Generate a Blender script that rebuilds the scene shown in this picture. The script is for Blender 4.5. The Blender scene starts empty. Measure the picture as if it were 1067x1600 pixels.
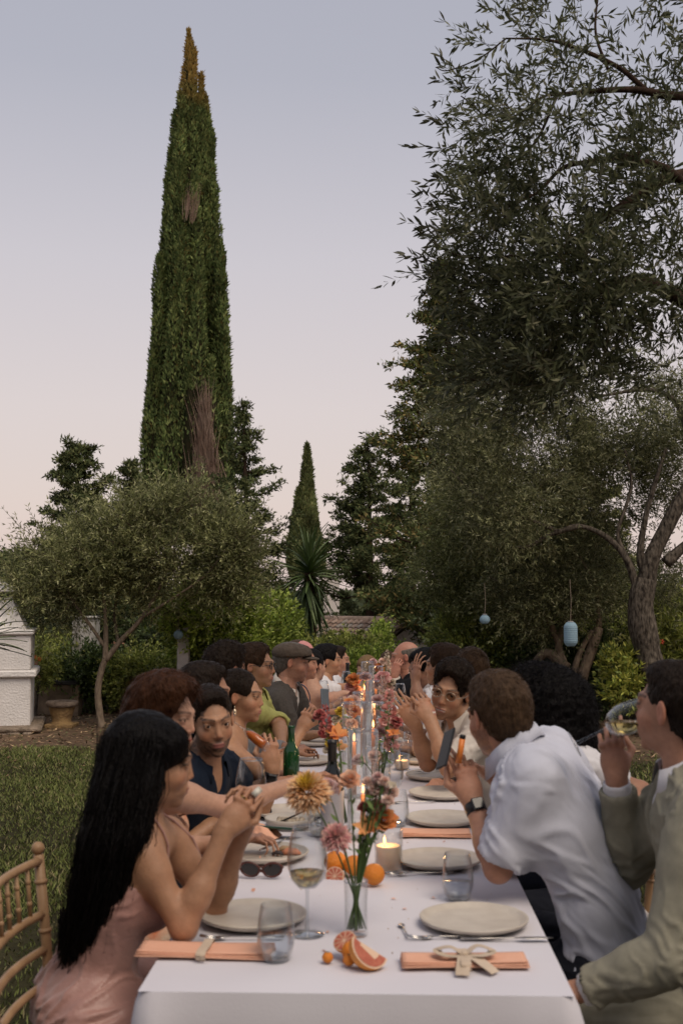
import bpy, bmesh, math, random
import numpy as np
from mathutils import Vector, Matrix, Euler
R = math.radians
PI = math.pi
rng = np.random.default_rng(7)
random.seed(7)
SC = bpy.context.scene
COL = SC.collection

# ---------------------------------------------------------------- camera
CAM = np.array([0.055, 0.0, 1.57])
YAW, PITCH, FPX = R(1.94), R(4.13), 1800.0
cam_d = bpy.data.cameras.new('camera')
cam_o = bpy.data.objects.new('camera', cam_d)
COL.objects.link(cam_o)
SC.camera = cam_o
cam_o.location = CAM
cam_o.rotation_euler = (R(90) + PITCH, 0, YAW)
cam_d.sensor_fit = 'VERTICAL'
cam_d.sensor_height = 36.0
cam_d.lens = 36.0 * FPX / 1600.0
cam_d.clip_start = 0.05
cam_d.clip_end = 3000
cam_d.dof.use_dof = True
cam_d.dof.focus_distance = 8.5
cam_d.dof.aperture_fstop = 5.0
SC.render.resolution_x, SC.render.resolution_y = 682, 1024
_M = np.array(Euler((R(90) + PITCH, 0, YAW)).to_matrix())

def W(px, py, D):
    """world point at distance D along +Y that shows at pixel (px, py) of the 1067x1600 photograph"""
    v = _M @ np.array([(px - 533.5) / FPX, (800 - py) / FPX, -1.0])
    return CAM + v * (D / v[1])

def PX(p):
    """the reverse: photograph pixel of a world point (used to check placements)"""
    q = _M.T @ (np.asarray(p, float) - CAM)
    return 533.5 - FPX * q[0] / q[2], 800 + FPX * q[1] / q[2]

def WZ(px, py, z):
    v = _M @ np.array([(px - 533.5) / FPX, (800 - py) / FPX, -1.0])
    return CAM + v * ((z - CAM[2]) / v[2])

# ---------------------------------------------------------------- sky, sun, exposure
SUN_EL, SUN_AZ = R(3.0), R(150.0)     # the sun has just set behind the camera
wd = bpy.data.worlds.new('World')
SC.world = wd
wd.use_nodes = True
nt = wd.node_tree
nt.nodes.clear()
def N(t, typ, **k):
    n = t.nodes.new(typ)
    for a, b in k.items():
        if a.startswith('i_'):
            n.inputs[a[2:].replace('_', ' ')].default_value = b
        else:
            setattr(n, a, b)
    return n
out = N(nt, 'ShaderNodeOutputWorld')
tc = N(nt, 'ShaderNodeTexCoord')
sep = N(nt, 'ShaderNodeSeparateXYZ')
nt.links.new(tc.outputs['Generated'], sep.inputs[0])
ramp = N(nt, 'ShaderNodeValToRGB')
nt.links.new(sep.outputs['Z'], ramp.inputs[0])
cr = ramp.color_ramp
SKY = [(0.0, (.69, .57, .54)), (.06, (.73, .61, .60)), (.16, (.71, .62, .63)), (.28, (.62, .575, .62)),
       (.42, (.465, .46, .53)), (.60, (.40, .41, .49)), (1.0, (.36, .38, .47))]
while len(cr.elements) < len(SKY):
    cr.elements.new(0.5)
for e, (p, c) in zip(cr.elements, SKY):
    e.position = p
    e.color = (*c, 1)
bg1 = N(nt, 'ShaderNodeBackground', i_Strength=1.0)
nt.links.new(ramp.outputs[0], bg1.inputs[0])
sky = N(nt, 'ShaderNodeTexSky', sky_type='NISHITA', sun_disc=False, sun_elevation=SUN_EL, sun_rotation=SUN_AZ)
bg2 = N(nt, 'ShaderNodeBackground', i_Strength=0.03)
nt.links.new(sky.outputs[0], bg2.inputs[0])
addn = N(nt, 'ShaderNodeAddShader')
nt.links.new(bg1.outputs[0], addn.inputs[0])
nt.links.new(bg2.outputs[0], addn.inputs[1])
nt.links.new(addn.outputs[0], out.inputs[0])

sun_d = bpy.data.lights.new('sun', 'SUN')
sun_d.energy = 2.6
sun_d.angle = R(38)
sun_d.color = (1.0, .85, .69)
sun_o = bpy.data.objects.new('sun', sun_d)
COL.objects.link(sun_o)
sun_o.rotation_euler = (R(34), 0, R(38))     # afterglow from behind the camera, on its right
SC.view_settings.view_transform = 'Standard'
SC.view_settings.look = 'None'
SC.view_settings.exposure = -0.12
SC.view_settings.gamma = 1
SC.view_settings.use_curve_mapping = False
SC.cycles.use_denoising = True
SC.cycles.max_bounces = 8
SC.cycles.transparent_max_bounces = 48
SC.cycles.transmission_bounces = 8
SC.cycles.glossy_bounces = 4
SC.cycles.diffuse_bounces = 3
SC.cycles.caustics_reflective = False
SC.cycles.caustics_refractive = False
SC.cycles.sample_clamp_indirect = 4

# ---------------------------------------------------------------- materials
MATS = {}
def mat(name, color, rough=0.7, var=0.0, vscale=20.0, bump=0.0, bscale=60.0, color2=None, attr=False,
        metallic=0.0, spec=0.5, trans=0.0, ior=1.45, sheen=0.0, stretch=(1, 1, 1), emit=None, estr=0.0,
        transl=0.0, detail=4.0, wave=None, distort=0.0, alpha=None):
    if name in MATS:
        return MATS[name]
    m = bpy.data.materials.new(name)
    MATS[name] = m
    m.use_nodes = True
    t = m.node_tree
    b = t.nodes['Principled BSDF']
    b.inputs['Base Color'].default_value = (*color, 1)
    b.inputs['Roughness'].default_value = rough
    b.inputs['Metallic'].default_value = metallic
    b.inputs['IOR'].default_value = ior
    b.inputs['Specular IOR Level'].default_value = spec
    b.inputs['Transmission Weight'].default_value = trans
    if sheen:
        b.inputs['Sheen Weight'].default_value = sheen
    if emit:
        b.inputs['Emission Color'].default_value = (*emit, 1)
        b.inputs['Emission Strength'].default_value = estr
    csock = None
    co = N(t, 'ShaderNodeTexCoord')
    mp = N(t, 'ShaderNodeMapping')
    mp.inputs['Scale'].default_value = stretch
    t.links.new(co.outputs['Object'], mp.inputs[0])
    if attr:
        at = N(t, 'ShaderNodeAttribute', attribute_name='Col')
        csock = at.outputs['Color']
    if var > 0 or color2:
        nz = N(t, 'ShaderNodeTexNoise')
        nz.inputs['Scale'].default_value = vscale
        nz.inputs['Detail'].default_value = detail
        nz.inputs['Distortion'].default_value = distort
        t.links.new(mp.outputs[0], nz.inputs['Vector'])
        rp = N(t, 'ShaderNodeMapRange')
        rp.inputs[1].default_value = .3
        rp.inputs[2].default_value = .7
        t.links.new(nz.outputs[0], rp.inputs[0])
        mx = N(t, 'ShaderNodeMix', data_type='RGBA')
        t.links.new(rp.outputs[0], mx.inputs[0])
        if attr:
            mx.blend_type = 'MIX'
            lo = N(t, 'ShaderNodeMix', data_type='RGBA', blend_type='MULTIPLY')
            lo.inputs[0].default_value = 1
            t.links.new(csock, lo.inputs[6])
            lo.inputs[7].default_value = (1 - var, 1 - var, 1 - var, 1)
            t.links.new(lo.outputs[2], mx.inputs[6])
            t.links.new(csock, mx.inputs[7])
        else:
            c2 = color2 or tuple(c * (1 - var) for c in color)
            mx.inputs[6].default_value = (*c2, 1)
            mx.inputs[7].default_value = (*color, 1)
        csock = mx.outputs[2]
    if csock is not None:
        t.links.new(csock, b.inputs['Base Color'])
    if bump > 0:
        if wave:
            n2 = N(t, 'ShaderNodeTexWave', wave_type='BANDS', bands_direction=wave)
            n2.inputs['Scale'].default_value = bscale
            n2.inputs['Distortion'].default_value = 2.0
            n2.inputs['Detail'].default_value = 2
        else:
            n2 = N(t, 'ShaderNodeTexNoise')
            n2.inputs['Scale'].default_value = bscale
            n2.inputs['Detail'].default_value = 6
        t.links.new(mp.outputs[0], n2.inputs['Vector'])
        bp = N(t, 'ShaderNodeBump')
        bp.inputs['Strength'].default_value = min(1, bump)
        bp.inputs['Distance'].default_value = 0.01 * max(1, bump)
        t.links.new(n2.outputs[0], bp.inputs['Height'])
        t.links.new(bp.outputs[0], b.inputs['Normal'])
    if transl > 0:
        tr = N(t, 'ShaderNodeBsdfTranslucent')
        if csock is not None:
            t.links.new(csock, tr.inputs[0])
        else:
            tr.inputs[0].default_value = (*color, 1)
        ms = N(t, 'ShaderNodeMixShader')
        ms.inputs[0].default_value = transl
        t.links.new(b.outputs[0], ms.inputs[1])
        t.links.new(tr.outputs[0], ms.inputs[2])
        t.links.new(ms.outputs[0], t.nodes['Material Output'].inputs[0])
    return m

# ---------------------------------------------------------------- object helpers
def link(o):
    COL.objects.link(o)
    return o

def tagp(o, label=None, cat=None, group=None, kind=None):
    if label: o['label'] = label
    if cat: o['category'] = cat
    if group: o['group'] = group
    if kind: o['kind'] = kind
    return o

def thing(name, label, cat, loc=(0, 0, 0), rotz=0.0, group=None):
    o = bpy.data.objects.new(name, None)
    o.empty_display_size = .1
    link(o)
    o.location = loc
    o.rotation_euler = (0, 0, rotz)
    return tagp(o, label, cat, group)

def mesh(name, V, F, smooth=True, col=None, mats=None, midx=None):
    me = bpy.data.meshes.new(name)
    V = np.ascontiguousarray(V, dtype=np.float32)
    if isinstance(F, np.ndarray):
        n, k = F.shape
        me.vertices.add(len(V)); me.vertices.foreach_set('co', V.ravel())
        me.loops.add(n * k); me.loops.foreach_set('vertex_index', F.astype(np.int32).ravel())
        me.polygons.add(n)
        me.polygons.foreach_set('loop_start', np.arange(0, n * k, k, dtype=np.int32))
        me.polygons.foreach_set('loop_total', np.full(n, k, dtype=np.int32))
        me.update(calc_edges=True)
    else:
        me.from_pydata([tuple(v) for v in V.tolist()], [], F)
        me.update()
    if smooth:
        me.polygons.foreach_set('use_smooth', np.ones(len(me.polygons), dtype=bool))
    if col is not None:
        a = me.color_attributes.new('Col', 'FLOAT_COLOR', 'POINT')
        c = np.ones((len(V), 4), dtype=np.float32)
        c[:, :3] = col
        a.data.foreach_set('color', c.ravel())
    for m in (mats or []):
        me.materials.append(m)
    if midx is not None:
        me.polygons.foreach_set('material_index', np.asarray(midx, dtype=np.int32))
    return me

def obj(name, me, parent=None, loc=None, rot=None, label=None, cat=None, group=None, kind=None, world=False):
    o = bpy.data.objects.new(name, me)
    link(o)
    if parent is not None:
        o.parent = parent
        if world:       # vertices are in world space already
            o.matrix_parent_inverse = parent_inv(parent)
    if loc is not None: o.location = loc
    if rot is not None: o.rotation_euler = rot
    return tagp(o, label, cat, group, kind)

def parent_inv(p):
    def mw(q):
        m = Matrix.Translation(q.location) @ q.rotation_euler.to_matrix().to_4x4() @ Matrix.Diagonal((*q.scale, 1))
        if q.parent is not None:
            return mw(q.parent) @ q.matrix_parent_inverse @ m
        return m
    return mw(p).inverted()

class MB:
    """collects shapes and links them as one mesh object"""
    def __init__(s):
        s.V = []; s.F = []; s.n = 0; s.M = []; s.C = []; s.cur = 0; s.col = (1, 1, 1)
    def add(s, V, F):
        V = np.asarray(V, float)
        s.V.append(V)
        s.F += [tuple(i + s.n for i in f) for f in F]
        s.M += [s.cur] * len(F)
        s.C.append(np.tile(np.array(s.col, float), (len(V), 1)))
        s.n += len(V)
        return s
    def box(s, c, size, rz=0.0, bev=0.0, M=None):
        x, y, z = [a / 2 for a in size]
        if bev > 0:
            b = min(bev, x * .9, y * .9, z * .9)
            vs = []
            for sx in (-1, 1):
                for sy in (-1, 1):
                    for sz in (-1, 1):
                        vs += [(sx * x, sy * (y - b), sz * (z - b)), (sx * (x - b), sy * y, sz * (z - b)), (sx * (x - b), sy * (y - b), sz * z)]
            bm = bmesh.new()
            for v in vs: bm.verts.new(v)
            bmesh.ops.convex_hull(bm, input=bm.verts)
            bm.verts.index_update()
            V = np.array([v.co[:] for v in bm.verts]); F = [[v.index for v in f.verts] for f in bm.faces]
            bm.free()
        else:
            V = np.array([(i * x, j * y, k * z) for i in (-1, 1) for j in (-1, 1) for k in (-1, 1)])
            F = [(0, 1, 3, 2), (4, 6, 7, 5), (0, 4, 5, 1), (2, 3, 7, 6), (0, 2, 6, 4), (1, 5, 7, 3)]
        if M is not None: V = V @ np.array(M).T
        c_, s_ = math.cos(rz), math.sin(rz)
        V = V @ np.array([[c_, s_, 0], [-s_, c_, 0], [0, 0, 1]]) + np.array(c)
        return s.add(V, F)
    def tube(s, pts, rad, n=8, cap=True, flat=None):
        pts = np.asarray(pts, float)
        if np.isscalar(rad): rad = [rad] * len(pts)
        V = []; F = []
        T = np.gradient(pts, axis=0)
        T /= np.linalg.norm(T, axis=1)[:, None] + 1e-9
        u = np.cross(T[0], (0, 0, 1) if abs(T[0][2]) < .9 else (1, 0, 0))
        for i, p in enumerate(pts):
            u = u - T[i] * (u @ T[i]); u /= np.linalg.norm(u) + 1e-9
            w = np.cross(T[i], u)
            for k in range(n):
                a = 2 * PI * k / n
                f2 = flat if flat else 1
                V.append(p + rad[i] * (math.cos(a) * u + math.sin(a) * w * f2))
        m = len(pts)
        for i in range(m - 1):
            for k in range(n):
                F.append((i * n + k, i * n + (k + 1) % n, (i + 1) * n + (k + 1) % n, (i + 1) * n + k))
        if cap:
            F.append(tuple(range(n))[::-1]); F.append(tuple((m - 1) * n + k for k in range(n)))
        return s.add(V, F)
    def lathe(s, prof, n=24, c=(0, 0, 0), M=None, close=False):
        V = []; F = []
        for r, z in prof:
            for k in range(n):
                a = 2 * PI * k / n
                V.append((r * math.cos(a), r * math.sin(a), z))
        m = len(prof)
        for i in range(m - 1 if not close else m):
            j = (i + 1) % m
            for k in range(n):
                F.append((i * n + k, i * n + (k + 1) % n, j * n + (k + 1) % n, j * n + k))
        V = np.array(V)
        if M is not None: V = V @ np.array(M).T
        return s.add(V + np.array(c), F)
    def build(s, name, material, parent=None, smooth=False, world=False, attr=False, **k):
        V = np.vstack(s.V)
        mats = material if isinstance(material, (list, tuple)) else [material]
        me = mesh(name, V, s.F, smooth, mats=mats, midx=s.M if len(mats) > 1 else None, col=np.vstack(s.C) if attr else None)
        return obj(name, me, parent, world=world, **k)

def sphere_mb(mb, c, r, n=20, sq=1.0, M=None):
    mb.lathe([(max(.0001, r * math.sin(a)), r * sq * math.cos(a)) for a in np.linspace(PI, 0, n // 2 + 1)], n, c, M)
def auto_smooth(o, ang=40):
    me = o.data
    bm = bmesh.new(); bm.from_mesh(me)
    for e in bm.edges:
        e.smooth = not (len(e.link_faces) == 2 and e.calc_face_angle(0) > R(ang))
    for f in bm.faces: f.smooth = True
    bm.to_mesh(me); bm.free()
    return o

def dup(o, loc=None, rotz=None, label=None, group=None):
    """a thing and its parts, sharing mesh data"""
    def cp(a, par):
        c = a.copy(); COL.objects.link(c)
        if par is not None: c.parent = par
        for ch in KIDS(a): cp(ch, c)
        return c
    c = cp(o, None)
    if loc is not None: c.location = loc
    if rotz is not None: c.rotation_euler = (0, 0, rotz)
    if label: c['label'] = label
    if group: c['group'] = group
    return c

def KIDS(a):
    return [x for x in bpy.data.objects if x.parent is a] if a.name not in KCACHE else [bpy.data.objects[n] for n in KCACHE[a.name]]
KCACHE = {}

def vnoise(P, seed=0, octs=3, f=1.0):
    """cheap smooth noise from warped sines, about -1..1"""
    r = np.random.default_rng(seed)
    out = np.zeros(len(P)); amp = 1.0; tot = 0
    Q = np.asarray(P, float) * f
    for o in range(octs):
        acc = np.zeros(len(P))
        for i in range(4):
            d = r.normal(size=3); d /= np.linalg.norm(d)
            e = r.normal(size=3); e /= np.linalg.norm(e)
            acc += np.sin(Q @ d * 1.7 + r.uniform(0, 6.28) + 1.3 * np.sin(Q @ e * 1.1 + r.uniform(0, 6.28)))
        out += amp * acc / 2.6; tot += amp; amp *= .5; Q = Q * 2.03
    return out / tot
# ---------------------------------------------------------------- signed distance modelling of people
def nrm(v):
    v = np.asarray(v, float)
    return v / (np.linalg.norm(v) + 1e-12)

def smin(a, b, k):
    if k <= 0: return np.minimum(a, b)
    h = np.maximum(k - np.abs(a - b), 0) / k
    return np.minimum(a, b) - h * h * k * .25

class Fld:
    def __init__(s): s.ops = []
    def _a(s, op, fn, c, r, k): s.ops.append((op, fn, np.asarray(c, float), r, k)); return s
    def cone(s, a, b, ra, rb, k=.02, op='u', sq=None):
        """round cone; sq=(axis, factor) squashes space along an axis (factor>1 = thinner)"""
        a = np.asarray(a, float); b = np.asarray(b, float)
        ba = b - a; L2 = float(ba @ ba + 1e-12)
        a4, b4 = a.astype(np.float32), ba.astype(np.float32)
        def fn(P):
            P = P.astype(np.float32, copy=False)
            pa = P - a4
            if sq is not None:
                ax = sq[0]; t = np.clip((pa @ b4) / L2, 0, 1)
                q = pa - t[:, None] * b4
                ax = np.asarray(ax, np.float32); c_ = q @ ax
                q = q + np.outer(c_ * (sq[1] - 1), ax)
                d = np.sqrt((q * q).sum(1)) - (ra + (rb - ra) * t)
                return d / (1 + .5 * (sq[1] - 1)) if sq[1] > 1 else d
            t = np.clip((pa @ b4) / L2, 0, 1)
            q = pa - t[:, None] * b4
            return np.sqrt((q * q).sum(1)) - (ra + (rb - ra) * t)
        return s._a(op, fn, (a + b) / 2, math.sqrt(L2) / 2 + max(ra, rb), k)
    def ell(s, c, r, M=None, k=.02, op='u'):
        c = np.asarray(c, float); r = np.asarray(r, float)
        Mi = np.eye(3) if M is None else np.asarray(M, float).T
        c4 = c.astype(np.float32); MT = Mi.T.astype(np.float32); r_ = r; 
        def fn(P, r=r.astype(np.float32)):
            q = (P.astype(np.float32, copy=False) - c4) @ MT
            k0 = np.sqrt(((q / r) ** 2).sum(1)); k1 = np.sqrt(((q / (r * r)) ** 2).sum(1)) + 1e-9
            return k0 * (k0 - 1) / k1
        return s._a(op, fn, c, float(r.max()), k)
    def plane(s, p, n, op='i', k=0.0):
        p = np.asarray(p, float); n = nrm(n)
        return s._a(op, lambda P: (P - p) @ n, p, 1e9, k)
    def fn(s, f, c, r, k=0.0, op='u'):
        return s._a(op, f, c, r, k)
    def eval(s, P, m=None):
        d = np.full(len(P), 1.0)
        for op, fn, c, r, k in s.ops:
            if m is not None and r < 50:
                w = P - c
                idx = np.nonzero((w * w).sum(1) < (r + k + m) ** 2)[0]
                if len(idx) == 0: continue
                v = fn(P[idx]); dd = d[idx]
            else:
                idx = slice(None); v = fn(P); dd = d
            if op == 'u': d[idx] = smin(dd, v, k)
            elif op == 's': d[idx] = -smin(-dd, v, k)
            else: d[idx] = -smin(-dd, -v, k) if k else np.maximum(dd, v)
        return d
    def mesh(s, h, disp=None):
        us = [(c, r) for op, fn, c, r, k in s.ops if op == 'u' and r < 50]
        lo = np.min([c - r for c, r in us], 0) - .02; hi = np.max([c + r for c, r in us], 0) + .02
        B = 8; bs = B * h
        nb = np.ceil((hi - lo) / bs).astype(int) + 1
        g = np.stack(np.meshgrid(*[np.arange(n) for n in nb], indexing='ij'), -1).reshape(-1, 3)
        C = lo + (g + .5) * bs
        d = s.eval(C, m=bs * 2.2)
        keep = np.abs(d) < bs * 1.15 + .012
        g = g[keep]
        if len(g) == 0: return np.zeros((0, 3)), np.zeros((0, 4), int)
        loc = np.stack(np.meshgrid(*[np.arange(B + 1)] * 3, indexing='ij'), -1).reshape(-1, 3)
        nbk = len(g)
        G = (g[:, None, :] * B + loc[None]).reshape(-1, 3)
        P = lo + G * h
        P = P.astype(np.float32).reshape(nbk, -1, 3)
        D = np.full(P.shape[:2], 1.0, np.float32)
        bc = lo + (g + .5) * bs; br = bs * .9
        for op, fn, c, r, k in s.ops:
            if r < 50:
                w = bc - c
                bi = np.nonzero((w * w).sum(1) < (r + k + .012 + br) ** 2)[0]
                if len(bi) == 0: continue
            else: bi = np.arange(nbk)
            v = fn(P[bi].reshape(-1, 3)).reshape(len(bi), -1).astype(np.float32); dd = D[bi]
            if op == 'u': D[bi] = smin(dd, v, k)
            elif op == 's': D[bi] = -smin(-dd, v, k)
            else: D[bi] = -smin(-dd, -v, k) if k else np.maximum(dd, v)
        D = D.reshape(nbk, B + 1, B + 1, B + 1)
        D = np.where(D == 0, 1e-7, D)
        # active cells
        acc = np.zeros((nbk, B, B, B, 3)); cnt = np.zeros((nbk, B, B, B))
        corners = [(i, j, k) for i in (0, 1) for j in (0, 1) for k in (0, 1)]
        def sub(c): return D[:, c[0]:c[0] + B, c[1]:c[1] + B, c[2]:c[2] + B]
        for a in corners:
            for ax in range(3):
                if a[ax] == 1: continue
                b = list(a); b[ax] = 1
                da, db = sub(a), sub(b)
                cr_ = (da < 0) != (db < 0)
                t = np.where(cr_, da / np.where(cr_, da - db, 1), 0)
                for q in range(3):
                    acc[..., q] += cr_ * (a[q] + (t if q == ax else 0))
                cnt += cr_
        act = np.nonzero(cnt > 0)
        if len(act[0]) == 0: return np.zeros((0, 3)), np.zeros((0, 4), int)
        cell = g[act[0]] * B + np.stack(act[1:], -1)
        V = lo + (cell + acc[act] / cnt[act][:, None]) * h
        S = nb * B + 2
        key = lambda c: (c[:, 0].astype(np.int64) * S[1] + c[:, 1]) * S[2] + c[:, 2]
        ck = key(cell); order = np.argsort(ck); cks = ck[order]
        Fs = []
        for ax in range(3):
            e = [slice(0, B)] * 3
            e2 = list(e); e2[ax] = slice(1, B + 1)
            da = D[(slice(None), *e)]; db = D[(slice(None), *e2)]
            cr_ = np.nonzero((da < 0) != (db < 0))
            if len(cr_[0]) == 0: continue
            sgn = da[cr_] < 0
            pt = g[cr_[0]] * B + np.stack(cr_[1:], -1)
            o1, o2 = [(1, 2), (2, 0), (0, 1)][ax]
            ids = []; ok = np.ones(len(pt), bool)
            for (u, v) in ((0, 0), (1, 0), (1, 1), (0, 1)):
                c = pt.copy(); c[:, o1] -= u; c[:, o2] -= v
                kk = key(c); i = np.searchsorted(cks, kk); i = np.minimum(i, len(cks) - 1)
                ok &= cks[i] == kk
                ids.append(order[i])
            q = np.stack(ids, 1)
            q[sgn] = q[sgn]
            q[~sgn] = q[~sgn][:, ::-1]
            Fs.append(q[ok])
        return V, np.vstack(Fs)
    def normals(s, V, e=.002):
        n = np.zeros_like(V)
        for i in range(3):
            d = np.zeros(3); d[i] = e
            n[:, i] = s.eval(V + d, m=.03) - s.eval(V - d, m=.03)
        return n / (np.linalg.norm(n, axis=1)[:, None] + 1e-9)

def frame(az, pitch=0.0, roll=0.0):
    """columns right, forward, up; az 0 = +Y, positive towards +X"""
    M = Euler((0, 0, -R(az))).to_matrix() @ Euler((R(pitch), 0, 0)).to_matrix() @ Euler((0, R(roll), 0)).to_matrix()
    return np.array(M)

def head_field(F, H, M, male=True, s=1.0, jaw=1.0, nose=1.0, ears=True, eyes=True, smile=0.0):
    T = lambda x, y, z: H + M @ (np.array([x, y, z]) * s)
    e = lambda c, r, k=.015, op='u', m=None: F.ell(T(*c), np.array(r) * s, M if m is None else m, k, op)
    e((0, -.022, .036), (.0695, .092, .086), .02)
    e((0, .030, -.012), (.054, .066, .086), .03)
    e((0, .030, -.066), (.042 * jaw, .048, .034), .03)
    F.ell(T(0, .072, -.094), np.array([.018 * jaw, .016, .014]) * s, M, .02)
    for q in (-1, 1):
        e((q * .039, .052, -.026), (.018, .026, .022), .02)
        F.cone(T(q * .012, .091, .029), T(q * .044, .074, .027), .0085 * s if male else .006 * s, .006 * s, .014)
        F.ell(T(q * .031, .102, .008), np.array([.0170, .016, .0115]) * s, M, .012, 's')
        if eyes:
            F.ell(T(q * .031, .0765, .0080), np.array([.0152, .0136, .0138]) * s, M, .003)
            F.ell(T(q * .031, .0935, .0080), np.array([.0132, .0100, .0050]) * s, M, .0, 's')
        if ears:
            Me = M @ np.array(Euler((R(-8), 0, R(q * 24))).to_matrix())
            F.ell(T(q * .0745, -.008, .002), np.array([.0075, .017, .031]) * s, Me, .006)
            F.ell(T(q * .0835, -.004, .004), np.array([.006, .010, .019]) * s, Me, .004, 's')
    F.cone(T(0, .085, .020), T(0, .0985 + .003 * nose, -.024), .0066 * s, .0088 * s * (nose * .5 + .5), .010)
    for q in (-1, 1):
        F.ell(T(q * .0098, .091, -.030), np.array([.0068, .009, .0060]) * s, M, .006)
        F.ell(T(q * .0065, .098, -.0370), np.array([.004, .006, .004]) * s, M, .002, 's')
    F.ell(T(0, .081, -.060), np.array([.025, .014, .019]) * s, M, .012)
    F.ell(T(0, .0945, -.0545), np.array([.020 + .006 * smile, .0060, .0042]) * s, M, .004)
    F.ell(T(0, .0925, -.0652), np.array([.017 + .006 * smile, .0065, .0052]) * s, M, .004)
    F.ell(T(0, .1025, -.0600 + .001 * smile), np.array([.024 + .007 * smile, .009, .0012 + .0016 * smile]) * s, M, .001, 's')
    F.ell(T(0, .098, -.076), np.array([.014, .006, .004]) * s, M, .006, 's')

def march(F, p, d, off=.004, n=24, dmax=.2):
    """walk from p along d until the surface is off away"""
    p = np.array(p, float); d = nrm(d)
    for _ in range(n):
        v = float(F.eval(p[None])[0]) - off
        if abs(v) < 3e-4: break
        p = p + d * v * .8
    return p

def head_cols(P, H, M, s, base, lip=(.42, .12, .10), brow=(.03, .02, .015), smile=0, beard=0.0, stub=(.05, .035, .025), blush=.5, browon=True, scalp=None):
    L = (P - H) @ M / s
    x, y, z = L.T
    ax = np.abs(x)
    C = np.tile(np.array(base, float), (len(P), 1))
    C *= (1 + .07 * vnoise(L, 3, 3, 45))[:, None]
    def blend(w, c): 
        nonlocal C
        w = np.clip(w, 0, 1)[:, None]; C = C * (1 - w) + np.array(c) * w
    fr = y > .03
    red = np.array(base) * np.array([1.12, .78, .74])
    blend(blush * np.exp(-(((ax - .042) / .02) ** 2 + ((z + .028) / .02) ** 2)) * fr, red)
    blend(blush * np.exp(-((ax / .014) ** 2 + ((z + .028) / .014) ** 2)) * (y > .09), red)
    blend(blush * (ax > .072) * (np.abs(z) < .04) * (y < .03), red)
    blend(.35 * np.exp(-(((ax - .031) / .02) ** 2 + ((z - .006) / .012) ** 2)) * fr, np.array(base) * .55)
    if beard > 0:
        w = ((z < -.048 + .35 * np.clip(ax - .03, 0, .05)) & (y > -.02)).astype(float)
        w = np.maximum(w, (z < -.03) & (ax > .045) & (y < .055) & (y > -.01))
        w = np.maximum(w, np.exp(-((ax / .026) ** 4 + ((z + .044) / .006) ** 4)) * (y > .08))
        w *= (z > -.125)
        blend(beard * w * (.7 + .3 * vnoise(L, 5, 2, 260)), stub)
    if browon:
        zb = .0285 + .0045 * np.sin(np.clip((ax - .010) / .042, 0, 1) * 2.4)
        blend((.80 + .25 * vnoise(L, 8, 2, 300)) * np.exp(-((z - zb) / .0040) ** 4) * (ax > .010) * (ax < .052) * (y > .05), brow)
    blend(.85 * np.exp(-((ax / (.020)) ** 6 + ((z + .0595) / .0088) ** 6)) * (y > .080), lip)
    if smile: blend(.95 * smile * ((np.abs(z + .0600) < .0024) & (ax < .020) & (y > .07)), (.62, .58, .52))
    # short hair thins out into the skin at the hairline
    if scalp is not None:
        dl = np.sqrt((x / .064) ** 2 + ((y - .122) / .072) ** 2 + ((z - .040) / .072) ** 2) + .10 * vnoise(L, 17, 2, 160)
        blend(np.clip((dl - .96) / .14, 0, 1) * (z > .040) * .85, scalp)
    # lash line round the eye slit
    r = np.sqrt(((ax - .031) / .0150) ** 2 + ((z - .0092) / .0062) ** 2)
    blend(.85 * np.exp(-((r - 1.0) / .20) ** 2) * (z > .007) * (y > .07), (.02, .015, .012))
    return C

FING = [(-.026, .083, .042, .0068), (-.009, .088, .048, .0073), (.009, .087, .045, .0071), (.026, .082, .035, .0062)]
def hand_field(F, Wp, d, n, side, curl=(.5, .5, .5, .5), thumb=.4, s=1.0, spread=.06, k=.006, fat=1.0):
    """Wp wrist, d pointing to the fingers, n normal out of the back of the hand; side +1 right hand, -1 left"""
    d = nrm(d); n = nrm(n - d * (n @ d)); w = np.cross(d, n) * side      # w towards the thumb side
    M = np.stack([w, d, n], 1)
    T = lambda x, y, z: Wp + M @ (np.array([x, y, z]) * s)
    F.ell(T(0.0, .045, .0), np.array([.0345, .050, .0135]) * s * fat, M, .012)
    F.cone(T(0, -.01, 0), T(0, .03, 0), .024 * s * fat, .026 * s * fat, .02, sq=(n, 1.45))
    F.cone(T(.018, .02, -.004), T(.030, .05, -.006), .017 * s, .012 * s, .012)
    for i, (x, y, L, r) in enumerate(FING):
        x = -x
        c = curl[i]; p = T(x, y, 0); ang = 0.0
        sp = spread * (1.5 - i) * 1.0
        segs = [(L, .95), (L * .68, 1.05), (L * .52, .75)]
        a0 = c * .95
        rr = r * s * fat
        F.ell(p, np.array([.0095, .0095, .0095]) * s * fat, M, .006)
        for j, (l, q) in enumerate(segs):
            ang += c * 1.45 * q * (.75 if j == 0 else 1)
            dv = M @ np.array([math.sin(sp) * math.cos(ang), math.cos(sp) * math.cos(ang), -math.sin(ang)])
            p2 = p + dv * l * s
            F.cone(p, p2, rr, rr * .90, k if j == 0 else .003)
            p = p2; rr *= .90
    t0 = T(.026, .030, -.006); t1 = T(.026 + .030 * (1 - thumb * .3), .062, -.016 - .02 * thumb)
    t2 = T(.056 - .028 * thumb, .092 - .006 * thumb, -.022 - .030 * thumb)
    t3 = T(.058 - .050 * thumb, .116 - .006 * thumb, -.024 - .034 * thumb)
    F.cone(t0, t1, .0125 * s * fat, .0105 * s * fat, .008); F.cone(t1, t2, .0100 * s * fat, .0092 * s * fat, .003); F.cone(t2, t3, .0092 * s * fat, .0072 * s * fat, .003)
    return M

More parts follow.
